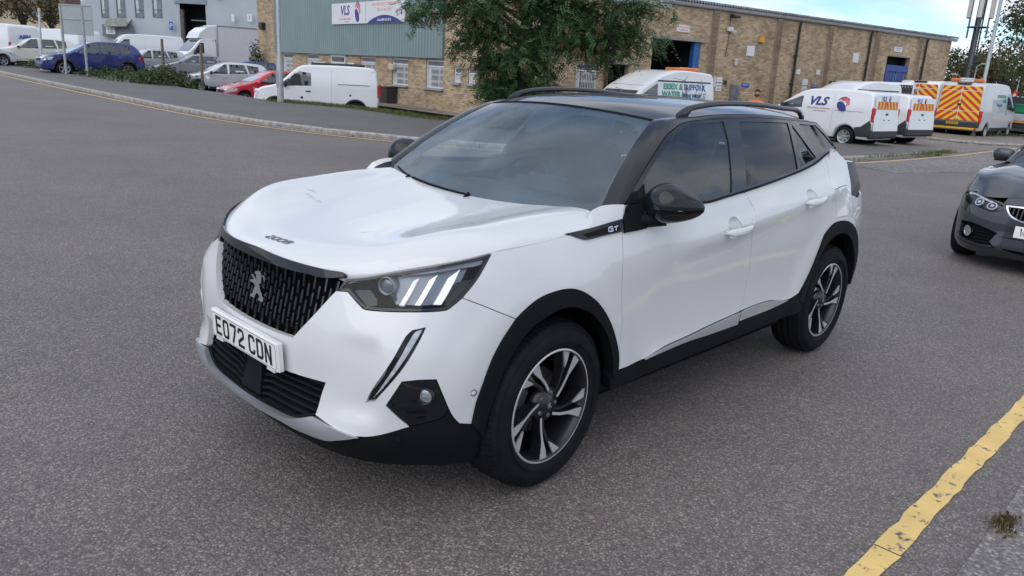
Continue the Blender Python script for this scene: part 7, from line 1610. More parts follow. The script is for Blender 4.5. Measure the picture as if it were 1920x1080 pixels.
# dark caged tipper truck
def tipper(label, pos, heading, name='tipper_truck'):
    k = dict(L=5.6,W=2.0,H=2.25,belt=1.28,prof=[(3.7,.60),(3.7,1.0),(3.7,2.0),(3.74,2.18),(3.9,2.25),(4.0,2.25),(4.1,2.22),(4.25,2.10),(4.85,1.45),(5.35,1.14),(5.52,.94),(5.6,.55)],wheels=(.95,4.62),wr=.35,tumble=.09,under=.38)
    v = V(name,label,'truck',pos,heading,paint=VWHITE,nose=.14,tail=0,**k); v.wheel(HUBC,9,style='steel'); v.cross('windscreen',(4.83,1.48),(4.27,2.08),VGLASS,.86,.84); v.side('cab_window',[(3.95,1.34),(4.65,1.32),(4.5,1.55),(4.22,2.0),(3.95,2.0)],VGLASS,.006); v.mirrors(4.55,1.50,WTRIM,.22,.34)
    CAGE = mat('dark_cage_steel',(.022,.026,.030),rough=.6,var=.2)
    mb = MB(); mb.box((1.8,0,.86),(3.6,2.0,.10)); mb.box((1.8,0,.62),(3.5,.8,.16)); mb.build('load_bed', CAGE, v.root)
    for sg in (1,-1):
        mb = MB(); mb.box((1.8,sg*1.0,1.06),(3.6,.04,.34)); mb.build('drop_side', mat('alloy_drop_side',(.50,.51,.52),rough=.45,metal=.4,var=.1), v.root)
        mb = MB(); mb.box((1.8,sg*1.0,1.92),(3.6,.035,.36)); 
        for x in (.04,.9,1.8,2.7,3.56): mb.box((x,sg*1.0,1.6),(.06,.05,.9))
        mb.box((1.8,sg*1.0,2.11),(3.6,.05,.05)); mb.build('cage_side', CAGE, v.root)
        mb = MB(); 
        for q in range(12): mb.box((.15+q*.3,sg*1.0,2.06),(.10,.055,.03))
        mb.build('cage_slot', VWHITE, v.root)
    mb = MB(); mb.box((3.58,0,1.65),(.05,2.0,1.0)); mb.build('headboard', CAGE, v.root); mb = MB(); mb.box((.0,0,1.92),(.035,2.04,.36)); mb.build('rear_header', CAGE, v.root)
    mb = MB(); 
    for q in range(9): mb.box((-.022,-.84+q*.21,2.075),(.012,.09,.03))
    o = mb.build('header_slot', VWHITE, v.root); o['kind'] = 'stuff'
    for y in (-.99,.99): v.box('rear_post',(.0,y,1.4),(.06,.06,1.1),CAGE,.01)
    v.box('tail_board',(-.01,0,1.06),(.04,1.96,.34),MATS['alloy_drop_side'],.01); v.box('marker_strip',(-.02,0,.83),(.03,1.9,.10),MATS['orange_marker'] if 'orange_marker' in MATS else mat('orange_marker',(.55,.25,.03),rough=.5),.01)
    v.box('tail_lamp',(-.02,.8,.62),(.06,.3,.12),LREDL,.02); v.box('tail_lamp',(-.02,-.8,.62),(.06,.3,.12),LREDL,.02); v.box('plate_panel',(-.02,0,.62),(.03,1.1,.2),WTRIM,.01)
    v.side('side_marker',[(.3,.66),(3.4,.66),(3.4,.76),(.3,.76)],mat('orange_marker',(.55,.25,.03),rough=.5),.006)
    return v
hd = away(1600,24); tp = tipper('dark caged tipper truck with a white cab behind the far VLS van',back_at(1590,33.0,hd,5.6),hd)
def inside_truck(tp, name, label, cat, shape, m, loc):
    mb = MB(); shape(mb); o = mb.build(name, m); o.matrix_world = Matrix.Translation(tp.root.location) @ Matrix.Rotation(tp.root.rotation_euler.z,4,'Z') @ Matrix.Translation(loc); return tag(o,label,cat)
def disc(r): return lambda mb: mb.lathe([(0,-.01),(r,-.01),(r,.01),(0,.01)],24,'y')
inside_truck(tp,'round_sign','round blue road sign standing in the caged tipper','road sign',lambda mb: mb.lathe([(0,-.01),(.33,-.01),(.33,.01),(0,.01)],24,'x'),CRAFT,(.30,.52,1.55))
inside_truck(tp,'plastic_crate','blue plastic crate stacked in the caged tipper','crate',lambda mb: mb.box((0,0,0),(.55,.40,.62),bev=.03),CRAFT,(.45,-.22,1.42)); inside_truck(tp,'red_board','red board leaning in the caged tipper','board',lambda mb: mb.box((0,0,0),(.05,.36,.42),bev=.01),CRED,(.32,.10,1.50)); inside_truck(tp,'hose','yellow hose hanging on the tipper headboard','hose',lambda mb: mb.tube([(0,0,0),(0,-.08,-.1),(0,-.10,-.45),(0,-.03,-.62)],.035,6),CYEL,(.12,-.66,1.82))
hd = away(1930,20); t2 = tipper('second caged truck with a green tank cut by the right picture edge',back_at(1922,39.,hd,5.6),hd)
inside_truck(t2,'green_tank','big round green tank on the bed of the truck at the right edge','tank',lambda mb: mb.lathe([(0,-.85),(.42,-.84),(.50,-.7),(.50,.7),(.42,.84),(0,.85)],24,'y'),mat('green_plastic',(.01,.22,.10),rough=.45,coat=.3,var=.1),(.75,.05,1.42))
def warn(mb): mb.prism([(-.36,-.26),(.36,-.26),(0,.37)],.02,lambda a,b,h:(h,-a,b))
o = inside_truck(t2,'warning_sign','red bordered triangular road works sign on the truck at the right edge','road sign',warn,CRED,(.02,.62,2.05))
mb = MB(); mb.prism([(-.22,-.18),(.22,-.18),(0,.21)],.004,lambda a,b,h:(-.006+h,-a,b)); q = mb.build('sign_face', WSIGN, o); mb = MB(); mb.prism([(-.10,-.15),(.06,-.15),(.02,-.02),(-.04,.06)],.003,lambda a,b,h:(-.0105+h,-a,b)); mb.build('sign_symbol', INK, o)
inside_truck(t2,'round_sign','round blue road sign on the truck at the right edge','road sign',lambda mb: mb.lathe([(0,-.01),(.32,-.01),(.32,.01),(0,.01)],24,'x'),CRAFT,(.06,-.20,2.0))
# ================================================================ the dark saloon at the right: its own skin, same idea
REF2 = np.array([(-.80,0),(-.788,.25),(-.745,.48),(-.655,.66),(-.52,.785),(-.34,.862),(-.1,.898),(.3,.908),(.9,.908),(1.6,.905),(2.4,.905),(3.1,.88),(3.5,.80),(3.74,.55),(3.80,0)])
_sg2 = np.hypot(*np.diff(REF2,axis=0).T); SREF2 = np.concatenate([[0],np.cumsum(_sg2)])
PLAN2 = Spl(np.concatenate([-SREF2[1:4][::-1],SREF2]), np.vstack([REF2[1:4][::-1]*[1,-1],REF2]))
ZR2 = np.array([.12,.20,.30,.42,.52,.60,.66,.72,.80,.90,1.0])
_f = [-.10,-.01,.0,-.012,-.018,-.035,-.065,-.13,-.24,-.38,-.5]; _c = [-.09,-.02,.0,.004,.0,-.012,-.035,-.075,-.15,-.25,-.35]; _s2 = [-.06,-.03,-.008,0,.004,.006,.004,-.006,-.035,-.085,-.15]
DC2 = np.array([_f,_f,_f,_c,_c,[-.08,-.02,0,.004,.004,-.002,-.015,-.04,-.09,-.16,-.24],_s2,_s2,_s2,_s2,_s2,_s2,_c,_c,_c])
_ZS2 = Spl(ZR2,np.vstack([DC2[1:4][::-1],DC2]).T); _SX2 = np.concatenate([-SREF2[1:4][::-1],SREF2]); _KS2 = _spline_K(_SX2)
def band2(s, z, off=0.):
    s = np.atleast_1d(np.asarray(s,float)); z = np.atleast_1d(np.asarray(z,float)); sg = np.where(s < 0,-1.,1.); sa = np.abs(s)
    p = PLAN2(sa); e = 1e-4; t = PLAN2(sa+e)-PLAN2(sa-e); t /= np.linalg.norm(t,axis=1)[:,None]
    y = _ZS2(z); M = y @ _KS2.T; i = np.clip(np.searchsorted(_SX2,sa)-1,0,len(_SX2)-2); h = _SX2[i+1]-_SX2[i]; a = (_SX2[i+1]-sa)/h; b = (sa-_SX2[i])/h; r = np.arange(len(sa))
    d = a*y[r,i]+b*y[r,i+1]+((a**3-a)*M[r,i]+(b**3-b)*M[r,i+1])*h*h/6+off
    q = p+np.stack([-t[:,1],t[:,0]],1)*d[:,None]; return np.stack([q[:,0],-q[:,1]*sg,z],1)
BMX, BMY, BMR = 7.33, -1.262, math.radians(2.)
DKGREY = mat('dark_grey_metallic_paint',(.028,.031,.040),rough=.35,metal=.3,coat=1.,var=.05,scale=1.,coat_rough=.02)
sal = thing('parked_car','dark grey metallic saloon nosing in at the right picture edge','car',matrix=ROADM @ Matrix.Translation((BMX,BMY,0)) @ Matrix.Rotation(BMR,4,'Z'))
S2 = float(SREF2[-1]); hp = lambda l: [(-a,b) for a,b in l]
hd2 = [(-a,b) for a,b in [(-1.045,.724),(-.917,.725),(-.725,.716),(-.567,.687),(-.445,.663),(-.411,.611),(-.513,.578),(-.591,.589),(-.725,.611),(-.882,.618),(-.996,.661)]]
kid = hp([(-.407,.661),(-.25,.668),(-.09,.668),(-.05,.645),(-.055,.56),(-.09,.528),(-.205,.523),(-.281,.54),(-.342,.57),(-.376,.61)])
fogi = hp([(-.834,.432),(-.653,.436),(-.408,.384),(-.425,.358),(-.459,.291),(-.395,.238),(-.502,.216),(-.723,.226),(-.88,.244),(-.865,.40)])
midi = hp([(-.392,.352),(-.288,.357),(-.165,.353),(0,.352),(0,.205),(-.134,.206),(-.243,.214),(-.345,.245)])
hoodf = [(0,.757),(.298,.747),(.506,.725),(.656,.716),(.849,.735)]
front = [(0,.752),(.298,.742),(.443,.722)]+[(.445,.665),(.411,.611),(.513,.576),(.591,.587),(.725,.609),(.882,.616),(.996,.659),(1.05,.700)]+[(1.09,.66),(1.10,.60),(1.115,.45),(1.10,.30),(1.06,.17),(.7,.15),(0,.15)]
panel('front_bumper',band2,sym(front),DKGREY,sal,holes=[kid,neg(kid),fogi,neg(fogi),sym(midi)],h=.03,lip=.02,ang=28)
panel('shell_back',band2,sym([(0,.73),(.85,.70),(1.15,.66),(1.15,.16),(0,.16)]),DARK,sal,h=.08,off=-.07,lip=0,smooth=False)
for N_ in (lambda l: l, neg):
    ks = smooth_loop(kid,.02,40); ki = inset(ks if area2(ks) > 0 else ks[::-1],.014)
    kr = panel('kidney_grille',band2,N_(ks),CHROME,sal,holes=[N_(ki)],h=.02,hb=.02,off=.008,lip=.02,smooth=False,gap=0)
    for i in range(8):
        s_ = .085+i*.040; zs = [z for z in np.linspace(.53,.66,14) if inside([(s_,z)],[ki])[0]]
        if len(zs) < 3: continue
        q = [(s_-.006,zs[0]),(s_+.006,zs[0]),(s_+.006,zs[-1]),(s_-.006,zs[-1])]; panel('grille_bar',band2,N_(q),GLOSS,kr,h=.1,off=-.010,lip=.03,smooth=False,gap=0)
    h2 = panel('headlight',band2,N_(hd2),LENS,sal,h=.03,off=.002,lip=.0,ang=30); panel('lamp_housing',band2,N_(hd2),mat('lamp_dark_chrome',(.10,.105,.115),rough=.25,metal=.6,var=.3,scale=25.),h2,h=.04,off=-.05,lip=0,ang=30)
    hs = smooth_loop(hd2,.02,30); hi = inset(hs if area2(hs) > 0 else hs[::-1],.008); panel('lamp_surround',band2,N_(hs),GLOSS,h2,holes=[N_(hi)],h=.02,hb=.02,off=-.002,lip=.04,smooth=False,gap=.001)
    br = [(.50,.672),(.567,.681),(.725,.708),(.917,.718),(1.03,.716),(.99,.690),(.90,.700),(.725,.690),(.58,.662)]; panel('lamp_brow',band2,N_(br),LCLR,h2,h=.02,off=-.012,lip=.02,ang=40)
    for sc_,zc_,rr_ in ((.705,.650,.043),(.545,.632,.040)):
        el = [(sc_+rr_*1.25*math.cos(a),zc_+rr_*.92*math.sin(a)) for a in np.linspace(0,2*math.pi,25)[:-1]]; e2 = [(sc_+rr_*1.0*math.cos(a),zc_+rr_*.72*math.sin(a)) for a in np.linspace(0,2*math.pi,25)[:-1]]
        panel('light_ring',band2,N_(el),LAMPW if False else LCLR,h2,holes=[N_(e2)],h=.02,hb=.02,off=-.014,lip=.02,smooth=False,gap=0); panel('projector',band2,N_(e2),mat('projector_dark',(.03,.033,.04),rough=.08,coat=1.,var=.4),h2,h=.03,hb=.02,off=-.024,lip=0,smooth=False,gap=0)
        e3 = [(sc_+rr_*.42*math.cos(a),zc_+rr_*.32*math.sin(a)) for a in np.linspace(0,2*math.pi,15)[:-1]]; panel('projector_eye',band2,N_(e3),LCLR,h2,h=.03,hb=.02,off=-.018,lip=.005,smooth=False,gap=0)
    f2 = panel('side_intake',band2,N_(fogi),DARK,sal,h=.03,off=-.05,lip=0,ang=30)
    for z_ in (.27,.30,.33,.36): panel('intake_slat',band2,N_([(.47,z_-.004),(.64,z_-.004),(.64,z_+.004),(.47,z_+.004)]),PLAST,f2,h=.1,off=-.03,lip=.02,smooth=False,gap=0)
    e4 = [(.735+.045*math.cos(a),.345+.043*math.sin(a)) for a in np.linspace(0,2*math.pi,21)[:-1]]; panel('fog_lamp',band2,N_(e4),MATS['fog_lamp_lens'],f2,h=.02,hb=.02,off=-.012,lip=.03,smooth=False,gap=0)
    e5 = [(.735+.056*math.cos(a),.345+.054*math.sin(a)) for a in np.linspace(0,2*math.pi,21)[:-1]]; panel('fog_ring',band2,N_(e5),CHROME,f2,holes=[N_(e4)],h=.02,hb=.02,off=-.008,lip=.02,smooth=False,gap=0)
    bl_ = [(.862,.405),(.885,.25),(.72,.233),(.50,.222),(.40,.242),(.44,.262),(.56,.246),(.72,.258),(.845,.275),(.832,.40)]; panel('intake_blade',band2,N_(bl_),DKGREY,f2,h=.03,off=.006,lip=.03,ang=30)
    wg = [(.856,.736),(.95,.79),(1.1,.862),(1.45,.925),(1.9,.955),(2.2,.965),(2.2,.26),(1.97,.26)]+[(1.58+.39*math.cos(a),.32+.39*math.sin(a)) for a in np.linspace(-.15,math.pi+.2,18)]+[(1.112,.30),(1.118,.45),(1.104,.60),(1.094,.662),(1.053,.705),(1.048,.722),(.917,.729)]
    panel('front_wing',band2,N_(wg),DKGREY,sal,h=.05,lip=.02,ang=35)
    panel('side_body',band2,N_([(2.204,.97),(3.2,.99),(4.4,1.02),(S2-.02,1.02),(S2-.02,.25),(4.75,.25)]+[(4.38+.37*math.cos(a),.32+.37*math.sin(a)) for a in np.linspace(-.15,math.pi+.15,14)]+[(2.204,.25)]),DKGREY,sal,h=.09,lip=.02,ang=35)
    if N_ is neg: pass
mg = panel('middle_intake',band2,sym(midi),DARK,sal,h=.05,off=-.05,lip=0,ang=30)
for z_ in (.235,.262,.289,.316): panel('intake_slat',band2,[(-.33,z_-.004),(.33,z_-.004),(.33,z_+.004),(-.33,z_+.004)],PLAST,mg,h=.1,off=-.028,lip=.02,smooth=False,gap=0)
# bonnet, screen, roof
HF = Spl([0,.298,.506,.656,.849],[.757,.747,.725,.716,.735])
ES = Spl([0,.12,.28,.55,.82,1.0],np.array([(.849,.737),(.95,.790),(1.1,.862),(1.45,.925),(1.9,.955),(2.2,.965)]))
def hood2(u,v,off=0.):
    u = np.asarray(u,float); v = np.asarray(v,float); sg = np.where(v < 0,-1.,1.); va = np.abs(v); va1 = va[:,None]; u1 = u[:,None]
    A = lambda q: q*np.array([1,-1,1])
    F = A(band2(np.clip(va*.849,.0004,1),HF(va*.849)-.007)); F[:,0] -= .003; e = ES(u); E = A(band2(e[:,0],e[:,1],-.003)); E0 = A(band2([.849],[.737],-.003)); E1 = A(band2([2.2],[.965],-.003)); F0 = A(band2([.0004],HF([0.])-.007))
    R1 = np.array([[.58,0,1.02]]); R = R1+(E1-R1)*va1*np.array([[1,1,1]]); R[:,2] += .02*(1-va)*va*4*.5; C = F0+(R1-F0)*u1; C[:,2] += .050*4*u*(1-u)
    P = (1-u1)*F+u1*R+(1-va1)*C+va1*E-((1-u1)*((1-va1)*F0+va1*E0)+u1*((1-va1)*R1+va1*E1)); P[:,2] += .035*np.sin(np.pi*u)*np.exp(-((va-.72)/.16)**2)
    P[:,1] *= -sg; P[:,2] += off; return P
U = np.linspace(0,1,26); V_ = np.linspace(-1,1,49); uu,vv = np.meshgrid(U,V_,indexing='ij'); P = hood2(uu.ravel(),vv.ravel()); mb = MB(); mb.add(P,[(i*49+j,(i+1)*49+j,(i+1)*49+j+1,i*49+j+1)[::-1] for i in range(25) for j in range(48)],True); mb.build('bonnet',DKGREY,sal)
v9 = np.linspace(-1,1,13); A = np.array([(.66+.18*w*w,-w*.72,.99-.03*w*w) for w in v9]); B = np.array([(1.42+.12*w*w,-w*.56,1.355-.03*w*w) for w in v9]); C_ = np.array([(2.55-.10*w*w,-w*.54,1.36-.04*w*w) for w in v9]); D_ = np.array([(3.55-.12*w*w,-w*.66,1.03) for w in v9])
def loft(nm,A,B,m): n = len(A); mb = MB(); mb.add(np.vstack([A,B]),[(i,i+1,n+i+1,n+i)[::-1] for i in range(n-1)][::1],True); o = mb.build(nm,m,sal); o.data.flip_normals() if False else None; return o
loft('windscreen',A,B,VGLASS); loft('roof',B,C_,DKGREY); loft('rear_window',C_,D_,VGLASS)
for sg in (1,-1):
    L_ = np.array([(.66,.74),(1.0,.775),(1.5,.80),(2.1,.80),(2.8,.77),(3.5,.69)]); low = np.array([(x,sg*-1*w,.985+.012*(x-.6)) for x,w in L_]); hi_ = np.array([(x,sg*-1*w,z) for x,w,z in ((.84,.715,.985+.0),(1.36,.585,1.325),(1.7,.58,1.345),(2.2,.565,1.345),(2.62,.56,1.30),(3.43,.67,1.04))]); mb = MB(); mb.add(np.vstack([low,hi_]),[(i,i+1,6+i+1,6+i) for i in range(5)],True); mb.build('side_window',VGLASS,sal)
    mb = MB(); mb.tube([A[-1 if sg > 0 else 0]+np.array([0,0,.0]),B[-1 if sg > 0 else 0]],.035,8); mb.build('roof_pillar',DKGREY,sal)
    C2 = np.array([1.26,sg*-1*.850,1.04]); n1,n2 = 24,11; vs = []
    for b in np.linspace(-math.pi/2,math.pi/2,n2):
        for a in np.linspace(0,2*math.pi,n1,endpoint=False):
            ca,sa,cb,sb = math.cos(a),math.sin(a),math.cos(b),math.sin(b); q = lambda t,e: math.copysign(abs(t)**e,t); vs.append(C2+np.array([-.075*q(ca,.9)*q(cb,.7) if ca > 0 else -.04*q(ca,.9)*q(cb,.7),.115*q(sa,.8)*q(cb,.6),.078*q(sb,.8)]))
    mb = MB(); mb.add(vs,[(j*n1+i,(j+1)*n1+i,(j+1)*n1+(i+1)%n1,j*n1+(i+1)%n1) for j in range(n2-1) for i in range(n1)],True); mr = mb.build('door_mirror',DKGREY,sal); mb = MB(); mb.tube([(1.23,sg*-1*.74,.99),(1.25,sg*-1*.80,.99)],[.03,.025],8); mb.box((1.26,sg*-1*.850,.975),(.10,.18,.03),bev=.01); mb.build('mirror_foot',GLOSS,mr)
    for x in (0,2.81):
        e = sub('wheel',sal,(x,sg*-1*.80,.32)); o_ = -sg; mb = MB(); pr = [(.215,.08),(.235,.095),(.29,.10),(.318,.07),(.322,.0),(.322,-.06),(.31,-.11),(.24,-.12)]; pr = [(a,b*o_) for a,b in pr]; mb.lathe(pr if o_ < 0 else pr[::-1],40,'y'); mb.build('tyre',RUBBER,e); mb = MB(); pr = [(.225,.085),(.215,.09),(.20,.05),(.05,.04),(0,.045)]; pr = [(a,b*o_) for a,b in pr]; mb.lathe(pr if o_ < 0 else pr[::-1],40,'y'); mb.build('rim',ALLOYK,e)
mb = MB(); mb.box((1.4,0,.30),(3.9,1.3,.2)); mb.build('floor_pan',DARK,sal)
pl2 = panel('number_plate',band2,[(-.262,.373),(.262,.373),(.262,.484),(-.262,.484)],PLATEW,sal,h=.1,off=.016,lip=.014,smooth=False,gap=0)
a0 = .215
for ch in 'WM17 OTR':
    if ch == ' ': a0 -= .022; continue
    if ch in 'W': lp,ho = glyph(ch); q = [(-a0+x,.389+y) for x,y in lp]; panel('plate_character',band2,q,INK,pl2,h=.5,hb=.5,off=.0175,lip=0,smooth=False,gap=0)
    else: text('plate_character',ch,.095,INK,pl2,frame_M(band2([-a0+.025],[.43],.0185)[0],(0,-1,0),(0,0,1)),.002,.85,bold=.003)
    a0 -= .061
# ================================================================ posts, signs, far buildings, the worker
GALV = mat('galvanised_steel',(.36,.38,.39),rough=.5,metal=.4,var=.15,scale=5.); WOODP = mat('weathered_post_timber',(.16,.125,.09),rough=.9,var=.3,scale=6.)
def lamp_post(label, base, h, r, arm, group='street lamps', base_m=None):
    t = thing('street_lamp',label,'lamp post',base,group=group); mb = MB(); mb.tube([(0,0,-.2),(0,0,1.35),(0,0,1.45),(0,0,h)],[r*1.55,r*1.55,r,r*.7],14); mb.build('pole',GALV,t)
    mb = MB(); a = np.array(arm); mb.tube([(0,0,h-.05),tuple(a*.5+np.array([0,0,h+.15])),tuple(a+np.array([0,0,h+.2]))],[r*.6,r*.5,r*.45],8); mb.build('arm',GALV,t); mb = MB(); mb.box(tuple(a*1.25+np.array([0,0,h+.2])),(.55,.24,.12),rz=math.atan2(a[1],a[0]),bev=.04); mb.build('lamp_head',GUT,t)
    mb = MB(); mb.tube([(0,0,-.1),(0,0,.22)],[r*1.62,r*1.6],14); mb.build('base_collar',mat('bare_concrete_base',(.42,.40,.36),rough=.8,var=.2),t); mb = MB(); mb.box((-r*1.45,0,.75),(.03,.12,.5)); mb.build('hatch',GALV,t); return t
b = (11.2,20.87); lamp_post('grey steel lamp post standing on the left pavement by the small white van',(*b,zg(*b)+.1),8.,.066,(-.9,-.2,0))
b = gpos(1835,36.2,.08); lamp_post('tall grey lamp post beside the chevron van with the light bar',b,9.,.090,(.4,-.9,0))
b = gpos(1816,62.); lamp_post('distant thin lamp post seen between the mast and the big lamp post',b,4.4,.05,(.5,-.3,0)); b = gpos(1900,64.); lamp_post('distant lamp post near the right picture edge',b,7.5,.05,(.5,-.3,0)); b = gpos(1790,66.); lamp_post('short pale lamp post behind the left chevron van',b,3.6,.05,(-.4,.3,0))
def at_depth(px, py, d): return tuple(at(px,py,d))
# back of a big road sign on two posts
t = thing('road_sign','grey back of a large road sign on two steel posts','road sign',gpos(148,35.6))
o0 = np.array(t.location); mb = MB()
for i,px in enumerate((131,170)):
    p = np.array(gpos(px,35.6))-o0; mb = MB(); mb.tube([p-U3*.2,p+U3*3.05],[.057,.057],10); mb.build('post',GALV,t)
c = np.array(at(143,37,35.5))-o0; M = frame_M(c,R3,(0,0,1)); mb = MB(); mb.box((0,0,-.03),(1.44,1.32,.012)); mb.build('sign_plate',mat('sign_back_grey',(.34,.37,.38),rough=.6,var=.06),t).matrix_local = M
mb = MB(); 
for y in (-.62,0.02,.64): mb.box((0,y,-.012),(1.48,.045,.03))
for x in (-.735,.735): mb.box((x,0,-.012),(.03,1.36,.03))
mb.build('sign_rib',GALV,t).matrix_local = M
t = thing('marker_post','lone leaning grey post with a pale timber cap at the left','post',gpos(85,38.)); mb = MB(); p1 = np.array(at(73,16,38.))-np.array(t.location); mb.tube([(0,0,-.2),tuple(p1*.95)],[.062,.055],10); mb.build('pole',GALV,t); mb = MB(); mb.tube([tuple(p1*.93),tuple(p1)],[.075,.07],8); mb.build('cap',mat('pale_timber',(.40,.32,.18),rough=.8,var=.2),t)
for px,y0,lb,d in ((311,74,'thin timber fence post in front of the white panel van',34.),(382,82,'short timber fence post in front of the box truck',34.)):
    g_ = gpos(px,d); hz = at(px,y0,d)[2]; mb = MB(); mb.tube([(0,0,-.2),(.02,0,hz-g_[2])],[.065,.06],8); o = mb.build('fence_post',WOODP); o.location = g_; tag(o,lb,'post')
# grey works building far left
D0 = 67.; o = at(160,100,D0); KX = D0/FPX; zb0 = zg(o[0],o[1])
def fx(px): return (px-160)*KX
def fz(px,py): return 1.604+(133-.0542*(960-px)-py)*KX
works = thing('grey_works','pale blue grey rendered works building with tall narrow windows','building',(o[0],o[1],zb0)); WM = Matrix(((R3[0],0,-F3[0],0),(R3[1],0,-F3[1],0),(0,1,0,-zb0),(0,0,0,1)))
def wk(nm,mb,m,par=None): q = mb.build(nm,m,par or works); q.matrix_local = WM if par is None else Matrix.Identity(4); return q
RENDER = mat('pale_grey_render',(.40,.44,.475),rough=.8,var=.09,scale=.35)
wins = [(fx(a),fz(a,36),fx(b)) for a,b in ((197,211),(226,242),(260,276),(293,310))]; doorw = (fx(343),zb0,fx(391),fz(366,13))
outl = [(fx(160),zb0-.5),(fx(640),zb0-.5),(fx(640),9.5),(fx(330),9.5),(fx(160),fz(160,8))]
V2,F2 = fill(outl,[[(a,b),(c,b),(c,b+2.6),(a,b+2.6)] for a,b,c in wins]+[[(doorw[0],doorw[1]),(doorw[2],doorw[1]),(doorw[2],doorw[3]),(doorw[0],doorw[3])]]); mb = MB(); mb.add([(x,y,0) for x,y in V2],F2); wk('wall',mb,RENDER)
mb = MB(); mb.box((fx(160)+8,3.5,-11.2),(15.9,8,18)); wk('building_body',mb,RENDER)
for a,b,c in wins:
    mb = MB(); mb.box(((a+c)/2,b+1.3,-.02),(c-a,2.6,.03)); w_ = wk('window',mb,mat('grey_works_pane',(.13,.16,.17),rough=.1,spec=.8,var=.35,scale=2.)); mb = MB()
    for x,y,ww,hh in ((a+.03,b+1.3,.06,2.6),(c-.03,b+1.3,.06,2.6),((a+c)/2,b+.03,c-a,.06),((a+c)/2,b+.62,c-a,.05)): mb.box((x,y,.02),(ww,hh,.06))
    wk('window_frame',mb,LOUV,w_); mb = MB(); mb.box((a+(c-a)*.32,b+1.4,.0),((c-a)*.3,2.1,.02)); wk('window_blind',mb,BLIND,w_)
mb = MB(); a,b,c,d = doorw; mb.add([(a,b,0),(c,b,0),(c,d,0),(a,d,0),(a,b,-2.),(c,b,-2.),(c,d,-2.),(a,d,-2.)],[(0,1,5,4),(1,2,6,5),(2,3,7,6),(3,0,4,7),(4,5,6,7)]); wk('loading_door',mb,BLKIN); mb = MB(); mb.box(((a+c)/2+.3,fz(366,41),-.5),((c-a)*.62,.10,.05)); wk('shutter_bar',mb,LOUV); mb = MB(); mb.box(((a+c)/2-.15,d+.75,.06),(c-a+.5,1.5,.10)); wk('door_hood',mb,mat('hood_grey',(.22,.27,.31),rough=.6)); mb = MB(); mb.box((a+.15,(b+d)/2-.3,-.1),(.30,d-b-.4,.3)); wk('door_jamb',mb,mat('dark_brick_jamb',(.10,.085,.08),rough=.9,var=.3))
mb = MB(); pts = [(fx(210),fz(210,53)),(fx(252),fz(252,53)),(fx(252),fz(252,39)),(fx(218),fz(218,39))]; mb.prism(pts,.05,lambda a,b,h:(a,b,.9+h)); 
for i in range(8): mb.box((fx(213)+i*.25,fz(230,46),.5),(.04,.04,.9))
mb.add([(fx(210),fz(210,53),.95),(fx(252),fz(252,53),.95),(fx(252),fz(252,38.5),.0),(fx(212),fz(212,38.5),.0)],[(0,1,2,3)]); wk('porch_roof',mb,mat('porch_sheet',(.30,.31,.28),rough=.7,var=.2,scale=4.)); mb = MB(); mb.box((fx(228),fz(228,60),.3),(2.6,1.0,.1)); wk('porch_panel',mb,LOUV)
def wksign(label,px,py,w,h,txt,m,tm): 
    t_ = thing('wall_sign',label,'sign',(o[0],o[1],zb0)); M_ = WM @ Matrix.Translation((fx(px),fz(px,py),.42)); mb = MB(); mb.box((0,0,0),(w,h,.03)); q = mb.build('board',m,t_); q.matrix_local = M_
    for i,s_ in enumerate(txt): z = text('sign_letters',s_,h*.8/max(1,len(txt)),tm,t_,M_ @ Matrix.Translation((0,h*.25-i*h*.45 if len(txt) > 1 else 0,.02)),.004)
wksign('white sign over the porch of the grey works',216,60,.8,.55,['CARGILLS','LTD'],WSIGN,INK); wksign('blue parking sign on the grey works wall',329,52,.32,.68,['P'],CRAFT,WSIGN); wksign('small white notice right of the loading door',444,38,.24,.6,[],WSIGN,INK); wksign('white notice beside the brick pier',475,38,.42,.6,['1'],WSIGN,INK); wksign('white notice above the box truck roof',445,60,.46,.46,['CAR','PARK'],WSIGN,INK)
mb = MB(); mb.box((0,0,0),(.35,.30,.2),bev=.03); q = mb.build('wall_lamp',PIPE); q.matrix_world = Matrix.Translation((o[0],o[1],zb0)) @ WM @ Matrix.Translation((fx(417),fz(417,1),.2)); tag(q,'dark flood lamp high on the grey works wall','wall lamp')
# cream house at the far left
o2 = at(50,60,92.); zb1 = zg(o2[0],o2[1]); hs = thing('cream_house','cream rendered house with a brown tiled roof behind bare trees','house',(o2[0],o2[1],zb1)); HM = Matrix(((R3[0],0,-F3[0],0),(R3[1],0,-F3[1],0),(0,1,0,-zb1),(0,0,0,1)))
def hk(nm,mb,m,par=None): q = mb.build(nm,m,par or hs); q.matrix_local = HM if par is None else Matrix.Identity(4); return q
KH = 92/FPX; hx = lambda px: (px-50)*KH; hz_ = lambda px,py: 1.604+(133-.0542*(960-px)-py)*KH
CREAMW = mat('cream_render',(.50,.43,.30),rough=.85,var=.12); mb = MB(); mb.box((hx(62),(zb1+hz_(62,22))/2,-4),(7.0,hz_(62,22)-zb1,8)); hk('wall',mb,CREAMW); 
mb = MB(); e_ = hz_(55,20); mb.add([(hx(-10),e_,.5),(hx(120),e_,.5),(hx(105),e_+2.4,-4),(hx(5),e_+2.4,-4),(hx(-10),e_,-8.5),(hx(120),e_,-8.5)],[(0,1,2,3),(5,4,3,2),(0,3,4),(1,5,2)]); hk('roof',mb,mat('brown_roof_tile',(.12,.075,.055),rough=.9,var=.25,scale=2.))
mb = MB(); mb.box((hx(-30),(zb1+hz_(-30,22))/2,-5),(6.0,hz_(-30,22)-zb1,8)); hk('side_wing',mb,CREAMW)
